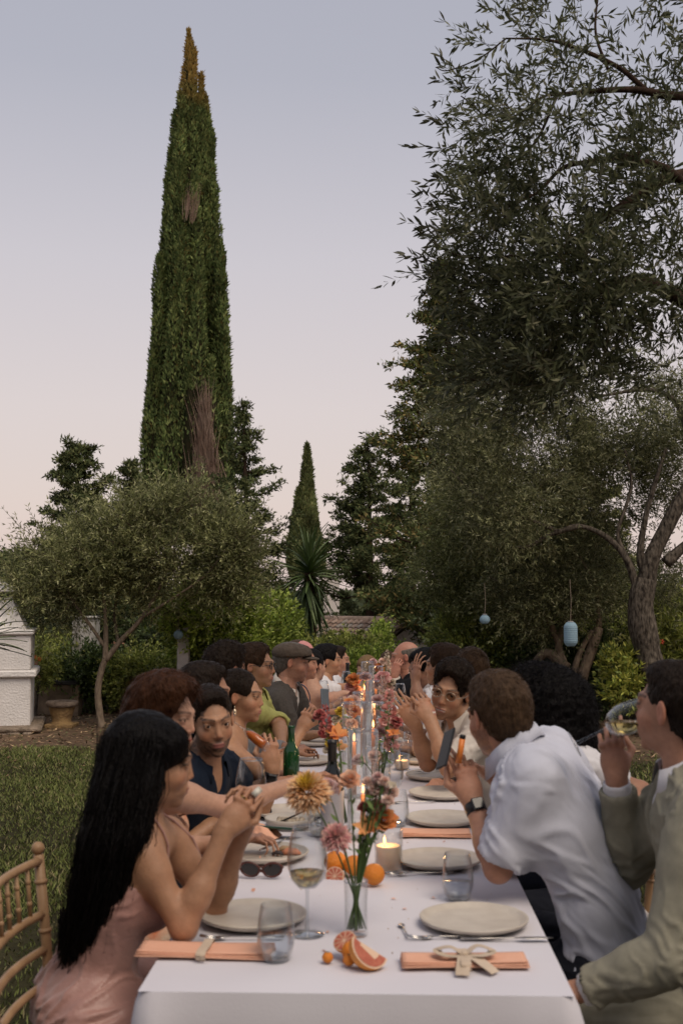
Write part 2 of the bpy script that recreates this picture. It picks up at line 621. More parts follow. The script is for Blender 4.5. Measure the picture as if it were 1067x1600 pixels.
def ik(S, Wr, La, Lf, pole):
    v = Wr - S; L = np.linalg.norm(v); L = min(L, (La + Lf) * .995)
    u = nrm(v)
    a = (La * La + L * L - Lf * Lf) / (2 * L)
    hgt = math.sqrt(max(La * La - a * a, 0))
    p = np.asarray(pole, float); p = nrm(p - u * (p @ u))
    return S + u * a + p * hgt

def split_mesh(F, h, h2, p, n):
    """one surface at two resolutions, fine (h2) beyond the plane p, n"""
    n = nrm(n); p = np.asarray(p, float); ops = list(F.ops)
    F.ops = ops + []; F.plane(p + n * .005, n); V1, Q1 = F.mesh(h)
    F.ops = ops + []; F.plane(p - n * .005, -n); V2, Q2 = F.mesh(h2)
    F.ops = ops
    def trim(V, Q, hh):      # drop the flat cap left by the cut
        q = V[Q]; nn = np.cross(q[:, 2] - q[:, 0], q[:, 3] - q[:, 1]); nn /= np.linalg.norm(nn, axis=1)[:, None] + 1e-12
        dd = np.abs((q.mean(1) - p) @ n)
        return Q[~((dd < .005 + .75 * hh) & (np.abs(nn @ n) > .96))]
    Q1, Q2 = trim(V1, Q1, h), trim(V2, Q2, h2)
    return np.vstack([V1, V2]), np.vstack([Q1, Q2 + len(V1)])

def blob_mesh(F, h, name, mats, parent, colf=None, dispf=None, label=None, split=None):
    V, Q = F.mesh(h) if split is None else split_mesh(F, h, *split)
    if len(V) == 0: return None
    if dispf is not None:
        n = F.normals(V)
        V = V + n * dispf(V, n)[:, None]
    c = colf(V) if colf else None
    me = mesh(name, V, Q, True, c, mats)
    return obj(name, me, parent, world=True, label=label)
# ---------------------------------------------------------------- people
SKIN = mat('skin', (.5, .3, .2), rough=.46, attr=True, var=.16, vscale=70, bump=.22, bscale=300, spec=.45)
EYEW = mat('eye_white', (.62, .60, .58), rough=.2)
EYED = mat('eye_iris', (.03, .018, .012), rough=.12)
def cloth(name, col, var=.12, rough=.85, bump=.14, bscale=420, vs=30, **k):
    return mat(name, col, rough=rough, var=var, vscale=vs, bump=bump, bscale=bscale, sheen=.02, spec=.15, **k)

def torso(F, B, off=0.0, parts='pwrsb', k=.05, neck=False):
    P, Nk, u, r, f, L, male, sh = B['P'], B['Nk'], B['u'], B['r'], B['f'], B['L'], B['male'], B['sh']
    M = np.stack([r, f, u], 1)
    g = B.get('girth', 1.0)
    cv = lambda t: P + u * L * t + f * B.get('bow', -.02) * math.sin(PI * min(1, max(0, t)))
    w = (1, .90)[not male]
    if 'p' in parts: F.ell(cv(.03), np.array([.165 * (1 if male else 1.03), .120, .125]) * g + off, M, k)
    if 'w' in parts: F.ell(cv(.30), np.array([.138 if male else .118, .100 if male else .088, .15]) * g + off, M, k)
    if 'r' in parts: F.ell(cv(.66), np.array([.158 * w, .112 * w, .185]) * g + off, M, k)
    if 's' in parts:
        F.cone(sh[0] + r * .02 - u * .015, sh[1] - r * .02 - u * .015, .046 * w + off, .050 * w + off, k)
        F.ell(cv(.84), np.array([.130 * w, .078 * w, .085]) + off, M, k)
        for q in (0, 1): F.cone(Nk + u * .035 - f * .012, sh[q] * .55 + Nk * .45 - f * .01, .034 * w + off, .036 * w + off, .04)
    if 'b' in parts and not male:
        for q in (-1, 1): F.ell(cv(.63) + r * q * .070 + f * .088, np.array([.055, .046, .056]) + off, M, .03)
    B['cv'] = cv; B['M'] = M
    return F

def arm(F, A, off=0.0, t_end=1.0, male=True, k=.03, upper_only=False, fore=True):
    S, E, Wr = A['S'], A['E'], A['W']
    m = 1.0 if male else .84
    F.cone(S, S + (E - S) * .35, .049 * m + off, .046 * m + off, k)
    F.cone(S + (E - S) * .2, E, .045 * m + off, .036 * m + off, k)
    if fore:
        te = t_end
        F.cone(E, E + (Wr - E) * .4 * te, .036 * m + off, (.038 * m + off), .02)
        F.cone(E + (Wr - E) * .3 * te, E + (Wr - E) * te, .038 * m + off, (.038 + (.0245 - .038) * te) * m + off, .02)
    return F

def folds(seed, amp, f=14.0, ridge=True, stretch=(1, 1, 1), fine=.25, long=None):
    st = np.array(stretch, float)
    def fn(V, n):
        Q = V * st
        f_ = f * 2.3
        wz = V + .05 * np.stack([vnoise(V, seed + 3, 1, 9), vnoise(V, seed + 4, 1, 9), vnoise(V, seed + 5, 1, 9)], 1)
        if long is not None:
            ld = nrm(long); wz = wz * 1.15 - np.outer(wz @ ld, ld) * .85
        a = vnoise(wz * st, seed, 2, f_)
        a = np.exp(-(a / .24) ** 2) * 1.6 - .5 if ridge else a
        b = vnoise(wz * st[[1, 2, 0]], seed + 9, 2, f_ * 2.1)
        m = np.clip(.6 + .8 * vnoise(V, seed + 6, 1, 12), .1, 1.4)
        return amp * m * (a * .6 + fine * b)
    return fn

def hair_field(F, H, M, s, style, t):
    T = lambda x, y, z: H + M @ (np.array([x, y, z]) * s)
    e = lambda c, r, k=.012, op='u': F.ell(T(*c), np.array(r) * s, M, k, op)
    if style in ('short', 'curly', 'bun', 'long', 'updo', 'bob', 'wavy', 'thinning', 'bald'):
        e((0, -.026, .036), (.0705 + t, .093 + t, .087 + t))
        e((0, -.058, -.012), (.054 + t, .050 + t, .060 + t), .02)
    if style in ('curly', 'wavy'):
        e((0, .02, .085), (.066 + t * .6, .072 + t * .6, .045 + t), .03)
    if style == 'short':
        e((0, .020, .088), (.056, .060, .032 + t), .02)
    if style == 'bun':
        e((0, -.095, .075), (.030, .030, .028), .006)
    if style == 'updo':
        e((0, -.095, .000), (.040, .036, .045), .012)
    if style == 'bob':
        e((0, -.05, -.06), (.080 + t, .055 + t, .09), .03)
        for q in (-1, 1): e((q * .062, -.02, -.05), (.026 + t, .045, .085), .02)
    if style == 'bald':
        e((0, .02, .105), (.085, .13, .055), .01, 's')
    # the face, the forehead and the ears stay free
    e((0, .112, -.030), (.068, .072, .104), .012, 's')
    e((0, .122, .040), (.064, .070, .070), .012, 's')
    if style in ('bob', 'wavy', 'long'):
        for q in (-1, 1): e((q * .075, .075, -.035), (.034, .052, .075), .012, 's')
    if style not in ('long', 'bob', 'wavy'):
        for q in (-1, 1):
            e((q * .081, .012, -.022), (.040, .036, .044), .010, 's')
        F.ell(T(0, .03, -.125), np.array([.12, .11, .075]) * s, M, .012, 's')
        F.ell(T(0, -.06, -.145), np.array([.12, .09, .065]) * s, M, .012, 's')
    return F

def ribbons(name, roots, dirs, length, width, material, parent, segs=4, grav=.0, curl=0.0, seed=1, side=None, colvar=None, taper=True, world=True):
    """thin strands as narrow bent strips"""
    r = np.random.default_rng(seed)
    n = len(roots)
    P = roots.copy(); D = dirs / (np.linalg.norm(dirs, axis=1)[:, None] + 1e-9)
    L = length * r.uniform(.6, 1.25, n)
    rnd = r.normal(size=(n, 3))
    rows = []
    sd = np.cross(D, rnd); sd /= np.linalg.norm(sd, axis=1)[:, None] + 1e-9
    ph = r.uniform(0, 6.28, n)
    for i in range(segs + 1):
        wd_ = width * (1 - (i / segs) ** 2 * .85 if taper else 1)
        rows.append(P - sd * wd_ / 2); rows.append(P + sd * wd_ / 2)
        D = D + np.array([0, 0, -grav]) / segs
        if curl:
            D = D + curl * (np.cos(ph + i * 2.2)[:, None] * sd + np.sin(ph + i * 2.2)[:, None] * np.cross(D, sd))
        D /= np.linalg.norm(D, axis=1)[:, None] + 1e-9
        P = P + D * (L / segs)[:, None]
    V = np.stack(rows, 1).reshape(-1, 3)
    k = 2 * (segs + 1)
    base = (np.arange(n) * k)[:, None]
    F = np.concatenate([np.stack([base[:, 0] + 2 * i, base[:, 0] + 2 * i + 1, base[:, 0] + 2 * i + 3, base[:, 0] + 2 * i + 2], 1) for i in range(segs)])
    me = mesh(name, V, F, True, mats=[material])
    o = obj(name, me, parent, world=world)
    o['kind'] = 'stuff'
    return o

HAIRC = {'black': (.006, .005, .005), 'dark': (.020, .013, .009), 'brown': (.040, .022, .012), 'auburn': (.055, .022, .010),
         'light': (.075, .045, .026), 'grey': (.16, .14, .12), 'blond': (.22, .14, .07)}
def hair_mat(c):
    return mat('hair_' + c, HAIRC[c], rough=.42, var=.45, vscale=60, bump=.8, bscale=140, stretch=(1, 1, .35), spec=.10)

def person(sp):
    D = sp['head'][2]
    male = sp.get('male', True)
    s = sp.get('s', 1.0 if male else .94)
    H = W(*sp['head'])
    az = sp['az']; taz = sp.get('taz', az)
    M = frame(az, sp.get('pitch', 0), sp.get('roll', 0))
    h = sp['h']
    root = thing('person', sp['label'], 'person', (sp['hip'][0], sp['hip'][1], 0), 0, sp.get('group', 'guests seated along the long table'))
    P = np.array([sp['hip'][0], sp['hip'][1], sp.get('hz', .56)])
    Nk = W(*sp['neck']) if 'neck' in sp else H + M @ np.array([0, -.026, -.136]) * s - np.array([0, 0, .016]) + nrm(P - H) * .0
    r0 = np.array([math.cos(R(taz)), -math.sin(R(taz)), 0])
    u = nrm(Nk - P); r = nrm(r0 - u * (r0 @ u)); f = np.cross(u, r)
    L = np.linalg.norm(Nk - P)
    shw = sp.get('shw', .165 if male else .140)
    S = {}
    for q, nme in ((1, 'R'), (-1, 'L')):
        A = sp.get(nme) or {}
        S[nme] = W(*A['sh']) if 'sh' in A else Nk - u * .045 + r * q * shw
    B = dict(P=P, Nk=Nk, u=u, r=r, f=f, L=L, male=male, sh=(S['L'], S['R']), girth=sp.get('girth', 1.0), bow=sp.get('bow', -.02))
    La, Lf = (.285, .255) if male else (.265, .235)
    arms = {}
    for q, nme in ((1, 'R'), (-1, 'L')):
        A = dict(sp.get(nme) or {})
        A['S'] = S[nme]
        fa = np.array([math.sin(R(taz)), math.cos(R(taz)), 0])
        if 'wr' in A: A['W'] = W(*A['wr']) if len(A['wr']) == 3 else np.array(A['wr'][:3])
        else:   # resting on the table edge
            A['W'] = A['S'] + fa * .33 + r * (-q) * .06; A['W'][2] = .80
        if 'el' in A: A['E'] = W(*A['el'])
        else: A['E'] = ik(A['S'], A['W'], La, Lf, A.get('pole', r * q * .5 - np.array([0, 0, 1.0]) - fa * .2))
        A['d'] = np.asarray(A.get('d', nrm(A['W'] - A['E']) + fa * .3), float)
        A['n'] = np.asarray(A.get('n', (0, 0, 1)), float)
        arms[nme] = A
    # body: one continuous surface
    F = Fld()
    torso(F, B)
    nr = .054 if male else .043
    F.cone(Nk - u * .02, H + M @ np.array([0, -.022, -.055]) * s, nr * 1.08, nr * .97, .03)
    head_field(F, H, M, male, s, sp.get('jaw', 1.0 if male else .86), sp.get('nose', 1.1 if male else .85), smile=sp.get('smile', 0))
    for q, nme in ((1, 'R'), (-1, 'L')):
        A = arms[nme]
        arm(F, A, 0, 1, male)
        if not A.get('nohand'):
            hand_field(F, A['W'], A['d'], A['n'], q, A.get('curl', (.45, .5, .55, .6)), A.get('thumb', .4), 1.02 if male else .92, spread=A.get('spread', .06), fat=1.0 if male else .93)
    hipj = [P + r * q * .088 - u * .01 for q in (-1, 1)]
    fh = nrm(np.array([math.sin(R(sp.get('laz', taz))), math.cos(R(sp.get('laz', taz))), 0]))
    knees = [hipj[i] * np.array([1, 1, 0]) + fh * .43 + r * q * .05 + np.array([0, 0, .53]) for i, q in enumerate((-1, 1))]
    ank = [k_ + fh * (.03 - .08 * i) + np.array([0, 0, -.44]) for i, k_ in enumerate(knees)]
    legs_skin = sp.get('legs', 'trousers') != 'trousers'
    if legs_skin:
        for i in range(2):
            F.cone(hipj[i], knees[i], .080, .055, .04); F.cone(knees[i], ank[i], .052, .034, .02)
            F.cone(ank[i] + np.array([0, 0, -.02]), ank[i] + fh * .15 - np.array([0, 0, .055]), .034, .024, .02)
    if 'bodyfn' in sp: sp['bodyfn'](F, locals())
    B['F'] = F
    base = sp.get('skin', (.42, .235, .155))
    def bc(V):
        C = np.tile(np.array(base), (len(V), 1)) * (1 + .06 * vnoise(V, 11, 3, 22))[:, None]
        for nme in ('R', 'L'):      # redder knuckles and elbows
            A = arms[nme]
            for pt, rad in ((A['E'], .05), (A['W'] + nrm(A['d']) * .09, .045)):
                w = .35 * np.exp(-((V - pt) ** 2).sum(1) / rad ** 2)[:, None]
                C = C * (1 - w) + C * np.array([1.08, .80, .76]) * w
        lh = ((V - H) ** 2).sum(1) < (.165 * s) ** 2
        hc = head_cols(V[lh], H, M, s, base, sp.get('lip', (.36, .13, .11)), HAIRC[sp.get('haircol', 'dark')], sp.get('smile', 0), sp.get('beard', 0), sp.get('beardcol', HAIRC['dark']), scalp=HAIRC[sp.get('haircol', 'dark')] if sp.get('hair', 'short') in ('short', 'curly') else None)
        zz = ((V[lh] - H) @ M)[:, 2] / s
        w = np.clip((zz + .135) / .03, 0, 1)[:, None]
        C[lh] = C[lh] * (1 - w) + hc * w
        return C
    hd = sp.get('hh', min(h, max(.0032, D * .0009)))
    blob_mesh(F, h, 'body', [SKIN], root, bc, split=(hd, H * .45 + Nk * .55, nrm(H - Nk)) if hd < h else None)
    # eyes
    if D < 9 and not sp.get('noeyes'):
        gz = sp.get('gaze', (0, 0))
        for q in (-1, 1):
            mb = MB()
            c = H + M @ np.array([q * .031, .0748, .0082]) * s
            Mg = M @ np.array((Euler((0, 0, -R(gz[0]))).to_matrix() @ Euler((R(gz[1]), 0, 0)).to_matrix()))
            prof = [(.0132 * s * math.sin(a), .0132 * s * math.cos(a)) for a in np.linspace(0, PI, 9)]
            Mz = Mg @ np.array([[1, 0, 0], [0, 0, 1], [0, -1, 0]])
            mb.lathe(prof, 12, c, Mz)
            e_ = mb.build('eye', [EYEW], root, True, world=True)
            mb2 = MB()
            prof = [(.0001, .01365 * s), (.003 * s, .01335 * s), (.0064 * s, .0122 * s), (.0068 * s, .0113 * s)]
            mb2.lathe(prof, 12, c, Mz)
            i_ = mb2.build('iris', [EYED], e_, True, world=True)
    # legs clothing
    lt = sp.get('legmat')
    if sp.get('legs', 'trousers') == 'trousers':
        F = Fld()
        torso(F, B, .008, 'pw')
        for i in range(2):
            F.cone(hipj[i], knees[i], .092, .070, .04); F.cone(knees[i], ank[i] + np.array([0, 0, .01]), .068, .052, .03)
        F.plane(P + u * .13, u)
        blob_mesh(F, max(h, .008), 'trousers', [lt], root, None, folds(5, .006, 10))
        for i in range(2):
            mb = MB(); a = ank[i]
            sh_ = a + fh * .07 - np.array([0, 0, .045]); sh_[2] = .045
            pts = [sh_ - fh * .13, sh_ - fh * .08 + np.array([0, 0, .01]), sh_ + fh * .02, sh_ + fh * .13 - np.array([0, 0, .01]), sh_ + fh * .17 - np.array([0, 0, .015])]
            mb.tube(pts, [.025, .044, .044, .036, .018], 10)
            mb.build('shoe', [mat('shoe_leather', (.03, .02, .015), rough=.4)], root, True, world=True)
    # top garment
    if 'top' in sp: sp['top'](sp, B, arms, root, H, M, s, h, hipj, knees, fh)
    # hair
    st = sp.get('hair', 'short')
    if st:
        hm = hair_mat(sp.get('haircol', 'dark'))
        F = Fld()
        t = sp.get('ht', {'short': .007, 'curly': .020, 'bun': .012, 'long': .014, 'updo': .012, 'bob': .016, 'wavy': .018, 'thinning': .006, 'bald': .003}[st])
        hair_field(F, H, M, s, st, t)
        if 'hairfn' in sp: sp['hairfn'](F, H, M, s, locals())
        am = {'short': .0030, 'curly': .0085, 'bald': .001, 'thinning': .002, 'wavy': .005}.get(st, .0022)
        fr = {'curly': 190, 'wavy': 110}.get(st, 170)
        ho = blob_mesh(F, max(h, .0032), 'hair', [hm], root, None, lambda V, n: am * vnoise((V - H) @ M * np.array([1, .5, .5]) if st in ('long', 'bob') else V - H, 21, 3, fr))
        ns = sp.get('strands', 0)
        if ns and ho:
            Vs = np.array([v.co[:] for v in ho.data.vertices]); 
            r_ = np.random.default_rng(3)
            nn = F.normals(Vs)
            loc = (Vs - H) @ M / s
            okm = np.ones(len(Vs), bool)
            if st == 'long': okm = loc[:, 2] > -.02
            ii = r_.choice(np.nonzero(okm)[0], ns)
            crown = H + M @ np.array([0.0, -.04, .125]) * s
            dv = Vs[ii] - crown
            if st in ('short', 'thinning', 'bald', 'bun', 'updo'):
                dv = dv + M @ np.array([.3, .6, 0]) * .03
            if st in ('bun', 'updo'):
                tgt = H + M @ (np.array([0, -.095, .075]) if st == 'bun' else np.array([0, -.1, 0])) * s
                dv = tgt - Vs[ii]
            dv = dv - nn[ii] * (dv * nn[ii]).sum(1)[:, None]
            dv /= np.linalg.norm(dv, axis=1)[:, None] + 1e-9
            lift = {'short': .16, 'curly': .7, 'wavy': .07, 'bun': .04, 'updo': .05, 'long': .03, 'bob': .08, 'thinning': .25, 'bald': .2}[st]
            dv = dv + nn[ii] * lift + r_.normal(size=dv.shape) * (.10 if st in ('wavy', 'long', 'bob', 'bun', 'updo') else (.18 if st != 'curly' else .7))
            ln = sp.get('slen', {'short': .022, 'curly': .026, 'bald': .012, 'thinning': .016}.get(st, .035)) * s
            so = ribbons('strands', Vs[ii] - nn[ii] * .003, dv, ln, .0010 * max(1, D / 3), hm, ho, 4, curl=.8 if st == 'curly' else (.16 if st == 'wavy' else .05))
    for fn_ in sp.get('extra', []): fn_(sp, B, arms, root, H, M, s)
    return dict(root=root, H=H, M=M, s=s, arms=arms, B=B)

# ---- garments
def shirt(material, off=.009, sleeve=1.0, hem=.02, neck=.062, amp=.006, open_front=.0, collar=True, collar_mat=None, fold_f=13, name='shirt', cuff=None, seed=1, loose=0.0, fold_dir=None, long=None):
    def make(sp, B, arms, root, H, M, s, h, hipj, knees, fh):
        F = Fld(); male = B['male']
        torso(F, B, off, k=.06)
        if loose:
            F.ell(B['cv'](.25), np.array([.15 + loose, .115 + loose, .2]), B['M'], .06)
        for nme in ('R', 'L'):
            A = arms[nme]
            if sleeve >= 1:
                arm(F, A, off + .004, t_end=min(1, sleeve - 1) if sleeve < 2 else .93, male=male, fore=sleeve > 1.01)
            elif sleeve > 0:
                A2 = dict(A); A2['E'] = A['S'] + (A['E'] - A['S']) * sleeve
                m = 1 if male else .84
                F.cone(A['S'], A2['E'], .055 * m + off, .056 * m + off, .07)
        # openings
        Nk, u, f, r = B['Nk'], B['u'], B['f'], B['r']
        F.cone(Nk - u * .01, Nk + u * .3, neck, neck * 1.2, .008, 's')
        if open_front > 0:
            F.cone(Nk + f * .06 + u * .02, Nk + f * .12 - u * open_front, .045, .008, .01, 's')
        F.plane(B['P'] + u * (-.02 + hem), -u, 'i')
        for nme in ('R', 'L'):
            A = arms[nme]
            if 1 <= sleeve < 2:
                t = sleeve - 1; c = A['E'] + (A['W'] - A['E']) * t; dd = nrm(A['W'] - A['E'])
            elif sleeve >= 2: c = A['E'] + (A['W'] - A['E']) * .93; dd = nrm(A['W'] - A['E'])
            else: c = A['S'] + (A['E'] - A['S']) * sleeve; dd = nrm(A['E'] - A['S'])
            F.cone(c + dd * .055, c + dd * .12, .058, .058, .004, 's')
            if 1 <= sleeve < 2:   # rolled cuff
                if t > .05: pass
        fd = folds(seed, amp, fold_f, stretch=fold_dir or (1, 1, 1), long=long)
        o = blob_mesh(F, h * 1.15, name, [material], root, None, fd)
        if cuff:
            for nme in ('R', 'L'):
                A = arms[nme]
                t = min(sleeve - 1, .93) if sleeve > 1 else 0
                if sleeve >= 1:
                    c = A['E'] + (A['W'] - A['E']) * max(t, 0.02); dd = nrm(A['W'] - A['E'])
                else:
                    c = A['S'] + (A['E'] - A['S']) * sleeve; dd = nrm(A['E'] - A['S'])
                mb = MB(); rr = cuff
                pts = [c - dd * .028, c - dd * .02, c + dd * .02, c + dd * .027, c + dd * .02, c - dd * .02]
                mb.tube(pts, [rr * .96, rr, rr * 1.02, rr * .98, rr * .93, rr * .9], 16, cap=False)
                mb.build('cuff', [material], o, True, world=True)
        if collar:
            cm = collar_mat or material
            collar_part(B, H, M, s, o, cm, neck)
        return o
    return make

def collar_part(B, H, M, s, parent, cm, neck=.062, hgt=.045, spread=.35, name='collar', gap=35):
    Nk, u, f, r = B['Nk'], B['u'], B['f'], B['r']
    V = []; Fc = []
    n = 28
    up = nrm(u + (H - Nk) * 1.0)
    for i in range(n + 1):
        a = R(gap + (360 - 2 * gap) * i / n)     # from the front round the back
        dirv = math.cos(a) * f + math.sin(a) * r
        fr = (1 + math.cos(a)) / 2
        c0 = Nk + u * (.030 - .050 * fr)
        c = march(B['F'], c0 + dirv * .16, -dirv, .006)
        if np.linalg.norm(c - c0) > .085: c = c0 + dirv * .075
        t0 = c; t1 = c + up * hgt * (1 - .15 * fr) + dirv * .001
        t2 = t1 + dirv * .007 + up * .001
        t3 = c + dirv * (.018 + .016 * fr) + up * .004 - up * .02 * fr
        V += [t0, t1, t2, t3, t3 - dirv * .003 - up * .002]
    for i in range(n):
        for j in range(4):
            Fc.append((i * 5 + j, i * 5 + j + 1, (i + 1) * 5 + j + 1, (i + 1) * 5 + j))
    me = mesh(name, np.array(V), Fc, True, mats=[cm])
    return obj(name, me, parent, world=True)

def dress(material, topt=.70, hemk=1.0, off=.004, amp=.003, straps=True, name='dress', strapmat=None, fold_f=16, oneshoulder=False, seed=2, skirt=True, stretch=(1, 1, 1), long=None):
    def make(sp, B, arms, root, H, M, s, h, hipj, knees, fh):
        F = Fld()
        torso(F, B, off, 'pwrb', k=.045)
        if skirt:
            for i in range(2):
                F.cone(hipj[i], knees[i], .094, .072, .06)
                F.cone(knees[i], knees[i] + np.array([0, 0, -.28]), .075, .085, .05)
            F.cone(hipj[0], hipj[1], .11, .11, .05)
        cv = B['cv']
        nvec = nrm(B['u'] - B['f'] * (-.12))
        F.plane(cv(topt), nvec, 'i')
        o = blob_mesh(F, h * 1.1, name, [material], root, None, folds(seed, amp, fold_f, stretch=stretch, long=long))
        if straps:
            for q in (-1, 1):
                mb = MB()
                if oneshoulder and q == oneshoulder: continue
                sh = B['Nk'] - B['u'] * .0 + B['r'] * q * .085 + B['u'] * .028
                fr = cv(topt) + B['r'] * q * .075 + B['f'] * .118
                bk = cv(topt) + B['r'] * q * .07 - B['f'] * .098
                ts = np.linspace(0, 1, 12)[:, None]
                ctrl = [fr, fr * .4 + sh * .6 + B['f'] * .028 + B['u'] * .03, sh * .4 + bk * .6 - B['f'] * .02 + B['u'] * .04, bk]
                fr = cv(topt) + B['r'] * q * .070; bk = fr
                sh = B['Nk'] + B['r'] * q * .075
                pts = []
                for a in np.linspace(-.15, 1.15, 16):
                    th = PI * a
                    c0 = cv(topt - .02) * (1 - math.sin(min(PI, max(0, th)))) + cv(.93) * math.sin(min(PI, max(0, th))) + B['r'] * q * .072
                    dd = B['f'] * math.cos(th) + B['u'] * max(0, math.sin(th))
                    pts.append(march(B['F'], c0 + nrm(dd) * (.16 if abs(math.cos(th)) > .6 else .085), -dd, .003))
                pts = np.array(pts)
                _ = 0 * (1 - ts) ** 3 * ctrl[0] + 3 * (1 - ts) ** 2 * ts * ctrl[1] + 3 * (1 - ts) * ts ** 2 * ctrl[2] + ts ** 3 * ctrl[3]
                mb.tube(pts, .0035, 6)
                mb.build('strap', [strapmat or material], o, True, world=True)
        return o
    return make

def glasses(framec, lens=(.03, .03, .03), lensalpha=.4, round_=True, dark=False):
    def make(sp, B, arms, root, H, M, s):
        g = thing_part('glasses', root)
        T = lambda x, y, z: H + M @ (np.array([x, y, z]) * s)
        fm = mat('glasses_frame_' + framec, {'metal': (.35, .30, .24), 'black': (.02, .02, .02)}[framec], rough=.3, metallic=.8 if framec == 'metal' else 0)
        mb = MB()
        for q in (-1, 1):
            pts = [T(q * .031 + .021 * math.cos(a), .101 - .004 * abs(math.cos(a)), .008 + .0175 * math.sin(a)) for a in np.linspace(0, 2 * PI, 19)]
            mb.tube(pts, .0014 if framec == 'metal' else .0022, 6, cap=False)
            mb.tube([T(q * .058, .102, .010), T(q * .078, .06, .010), T(q * .081, -.005, .012), T(q * .082, -.03, -.005)], .0014, 6)
        mb.tube([T(-.010, .106, .006), T(0, .109, .009), T(.010, .106, .006)], .0014, 6)
        fo = mb.build('glasses', [fm], root, True, world=True)
        for q in (-1, 1):
            V = [T(q * .031, .1005, .008)] + [T(q * .031 + .0205 * math.cos(a), .1005 - .003 * abs(math.cos(a)), .008 + .017 * math.sin(a)) for a in np.linspace(0, 2 * PI, 19)[:-1]]
            Fc = [(0, 1 + i, 1 + (i + 1) % 18) for i in range(18)]
            lm = glassmat('lens_dark' if dark else 'lens_clear', (.68, .63, .58) if dark else (.85, .85, .85), thin=True)
            obj('lens', mesh('lens', np.array(V), Fc, True, mats=[lm]), fo, world=True)
    return make

def thing_part(name, root): return None

def glassmat(name, col=(.93, .95, .95), thin=True, rough=.02, refl=.12):
    """clear glass: mostly see-through with fresnel reflections; light passes it"""
    if name in MATS: return MATS[name]
    m = bpy.data.materials.new(name); MATS[name] = m; m.use_nodes = True
    t = m.node_tree; t.nodes.clear()
    o = N(t, 'ShaderNodeOutputMaterial'); tr = N(t, 'ShaderNodeBsdfTransparent'); gl = N(t, 'ShaderNodeBsdfGlossy')
    tr.inputs[0].default_value = (*col, 1); gl.inputs['Roughness'].default_value = rough
    fr = N(t, 'ShaderNodeLayerWeight'); fr.inputs[0].default_value = refl * 2
    mr = N(t, 'ShaderNodeMapRange'); mr.inputs[3].default_value = .04; mr.inputs[4].default_value = .85
    t.links.new(fr.outputs['Facing'], mr.inputs[0])
    pw = N(t, 'ShaderNodeMath', operation='POWER'); pw.inputs[1].default_value = 1.9
    t.links.new(mr.outputs[0], pw.inputs[0])
    mx = N(t, 'ShaderNodeMixShader'); t.links.new(pw.outputs[0], mx.inputs[0]); t.links.new(tr.outputs[0], mx.inputs[1]); t.links.new(gl.outputs[0], mx.inputs[2])
    t.links.new(mx.outputs[0], o.inputs[0])
    return m
# ---------------------------------------------------------------- ground
def ground_z(x, y):
    x = np.asarray(x, float); y = np.asarray(y, float)
    t = np.clip((y - 17.5) / 6.5, 0, 1); t = t * t * (3 - 2 * t)
    P = np.stack([x, y, np.zeros_like(x)], -1).reshape(-1, 3)
    n = vnoise(P, 31, 3, .9).reshape(x.shape)
    return -2.2 * t + .018 * n * np.clip((y - 1) / 3, 0, 1) + .04 * np.clip((y - 11) / 4, 0, 1) * vnoise(P, 33, 2, 2.0).reshape(x.shape)

def soil_mask(x, y):
    P = np.stack([x, y, np.zeros_like(x)], -1)
    return np.clip((y - 10.7 + .9 * vnoise(P, 41, 3, 1.1)) / 1.0, 0, 1)

def build_ground():
    ys = np.concatenate([np.linspace(-8, 0, 9)[:-1], np.arange(0, 26, .16), np.geomspace(26, 2500, 36)])
    xs0 = np.arange(-14, 14.01, .18)
    xs = np.concatenate([-np.geomspace(2500, 15, 26), xs0, np.geomspace(15, 2500, 26)])
    X, Y = np.meshgrid(xs, ys, indexing='ij')
    Z = ground_z(X, Y)
    V = np.stack([X, Y, Z], -1).reshape(-1, 3)
    nx, ny = X.shape
    i, j = np.meshgrid(np.arange(nx - 1), np.arange(ny - 1), indexing='ij')
    a = (i * ny + j).ravel()
    F = np.stack([a, a + ny, a + ny + 1, a + 1], 1)
    sm = soil_mask(V[:, 0], V[:, 1])[:, None]
    g = np.array([.055, .050, .024]); d = np.array([.20, .135, .088])
    n = (.85 + .3 * vnoise(V, 44, 4, 2.6))[:, None]
    C = (g * (1 - sm) + d * sm) * n
    m = mat('ground_soil', (.06, .05, .03), rough=.95, attr=True, var=.5, vscale=9, bump=2.5, bscale=26, spec=.1, detail=8)
    return obj('ground', mesh('ground', V, F, True, C, [m]), kind='structure')
build_ground()

def quads(name, base, d, side, L, Wd, col, material, parent=None, kind='stuff', tipw=.0, mid=.45, up=None, curl=0.0, world=False):
    """one small leaf (a rhombus) per row; base, d, side are (n,3)"""
    n = len(base)
    L = np.broadcast_to(L, n)[:, None]; Wd = np.broadcast_to(Wd, n)[:, None]
    nr = np.cross(d, side)
    V = np.stack([base, base + d * L * mid + side * Wd / 2 + nr * L * curl * .3, base + d * L + nr * L * curl * -.3, base + d * L * mid - side * Wd / 2 + nr * L * curl * .3], 1).reshape(-1, 3)
    F = np.arange(4 * n).reshape(-1, 4)
    me = mesh(name, V, F, False, np.repeat(col, 4, axis=0) if col is not None else None, [material])
    return obj(name, me, parent, kind=kind, world=world)

def runit(n, r=rng):
    v = r.normal(size=(n, 3))
    return v / np.linalg.norm(v, axis=1)[:, None]
def unit(v): return v / (np.linalg.norm(v, axis=1)[:, None] + 1e-9)

FOL = 2.5
def jitter_cols(n, cols, amt=.25, r=rng, w=None):
    cols = np.asarray(cols, float)
    c = cols[r.choice(len(cols), n, p=w)]
    return FOL * c * r.uniform(1 - amt, 1 + amt, (n, 1))

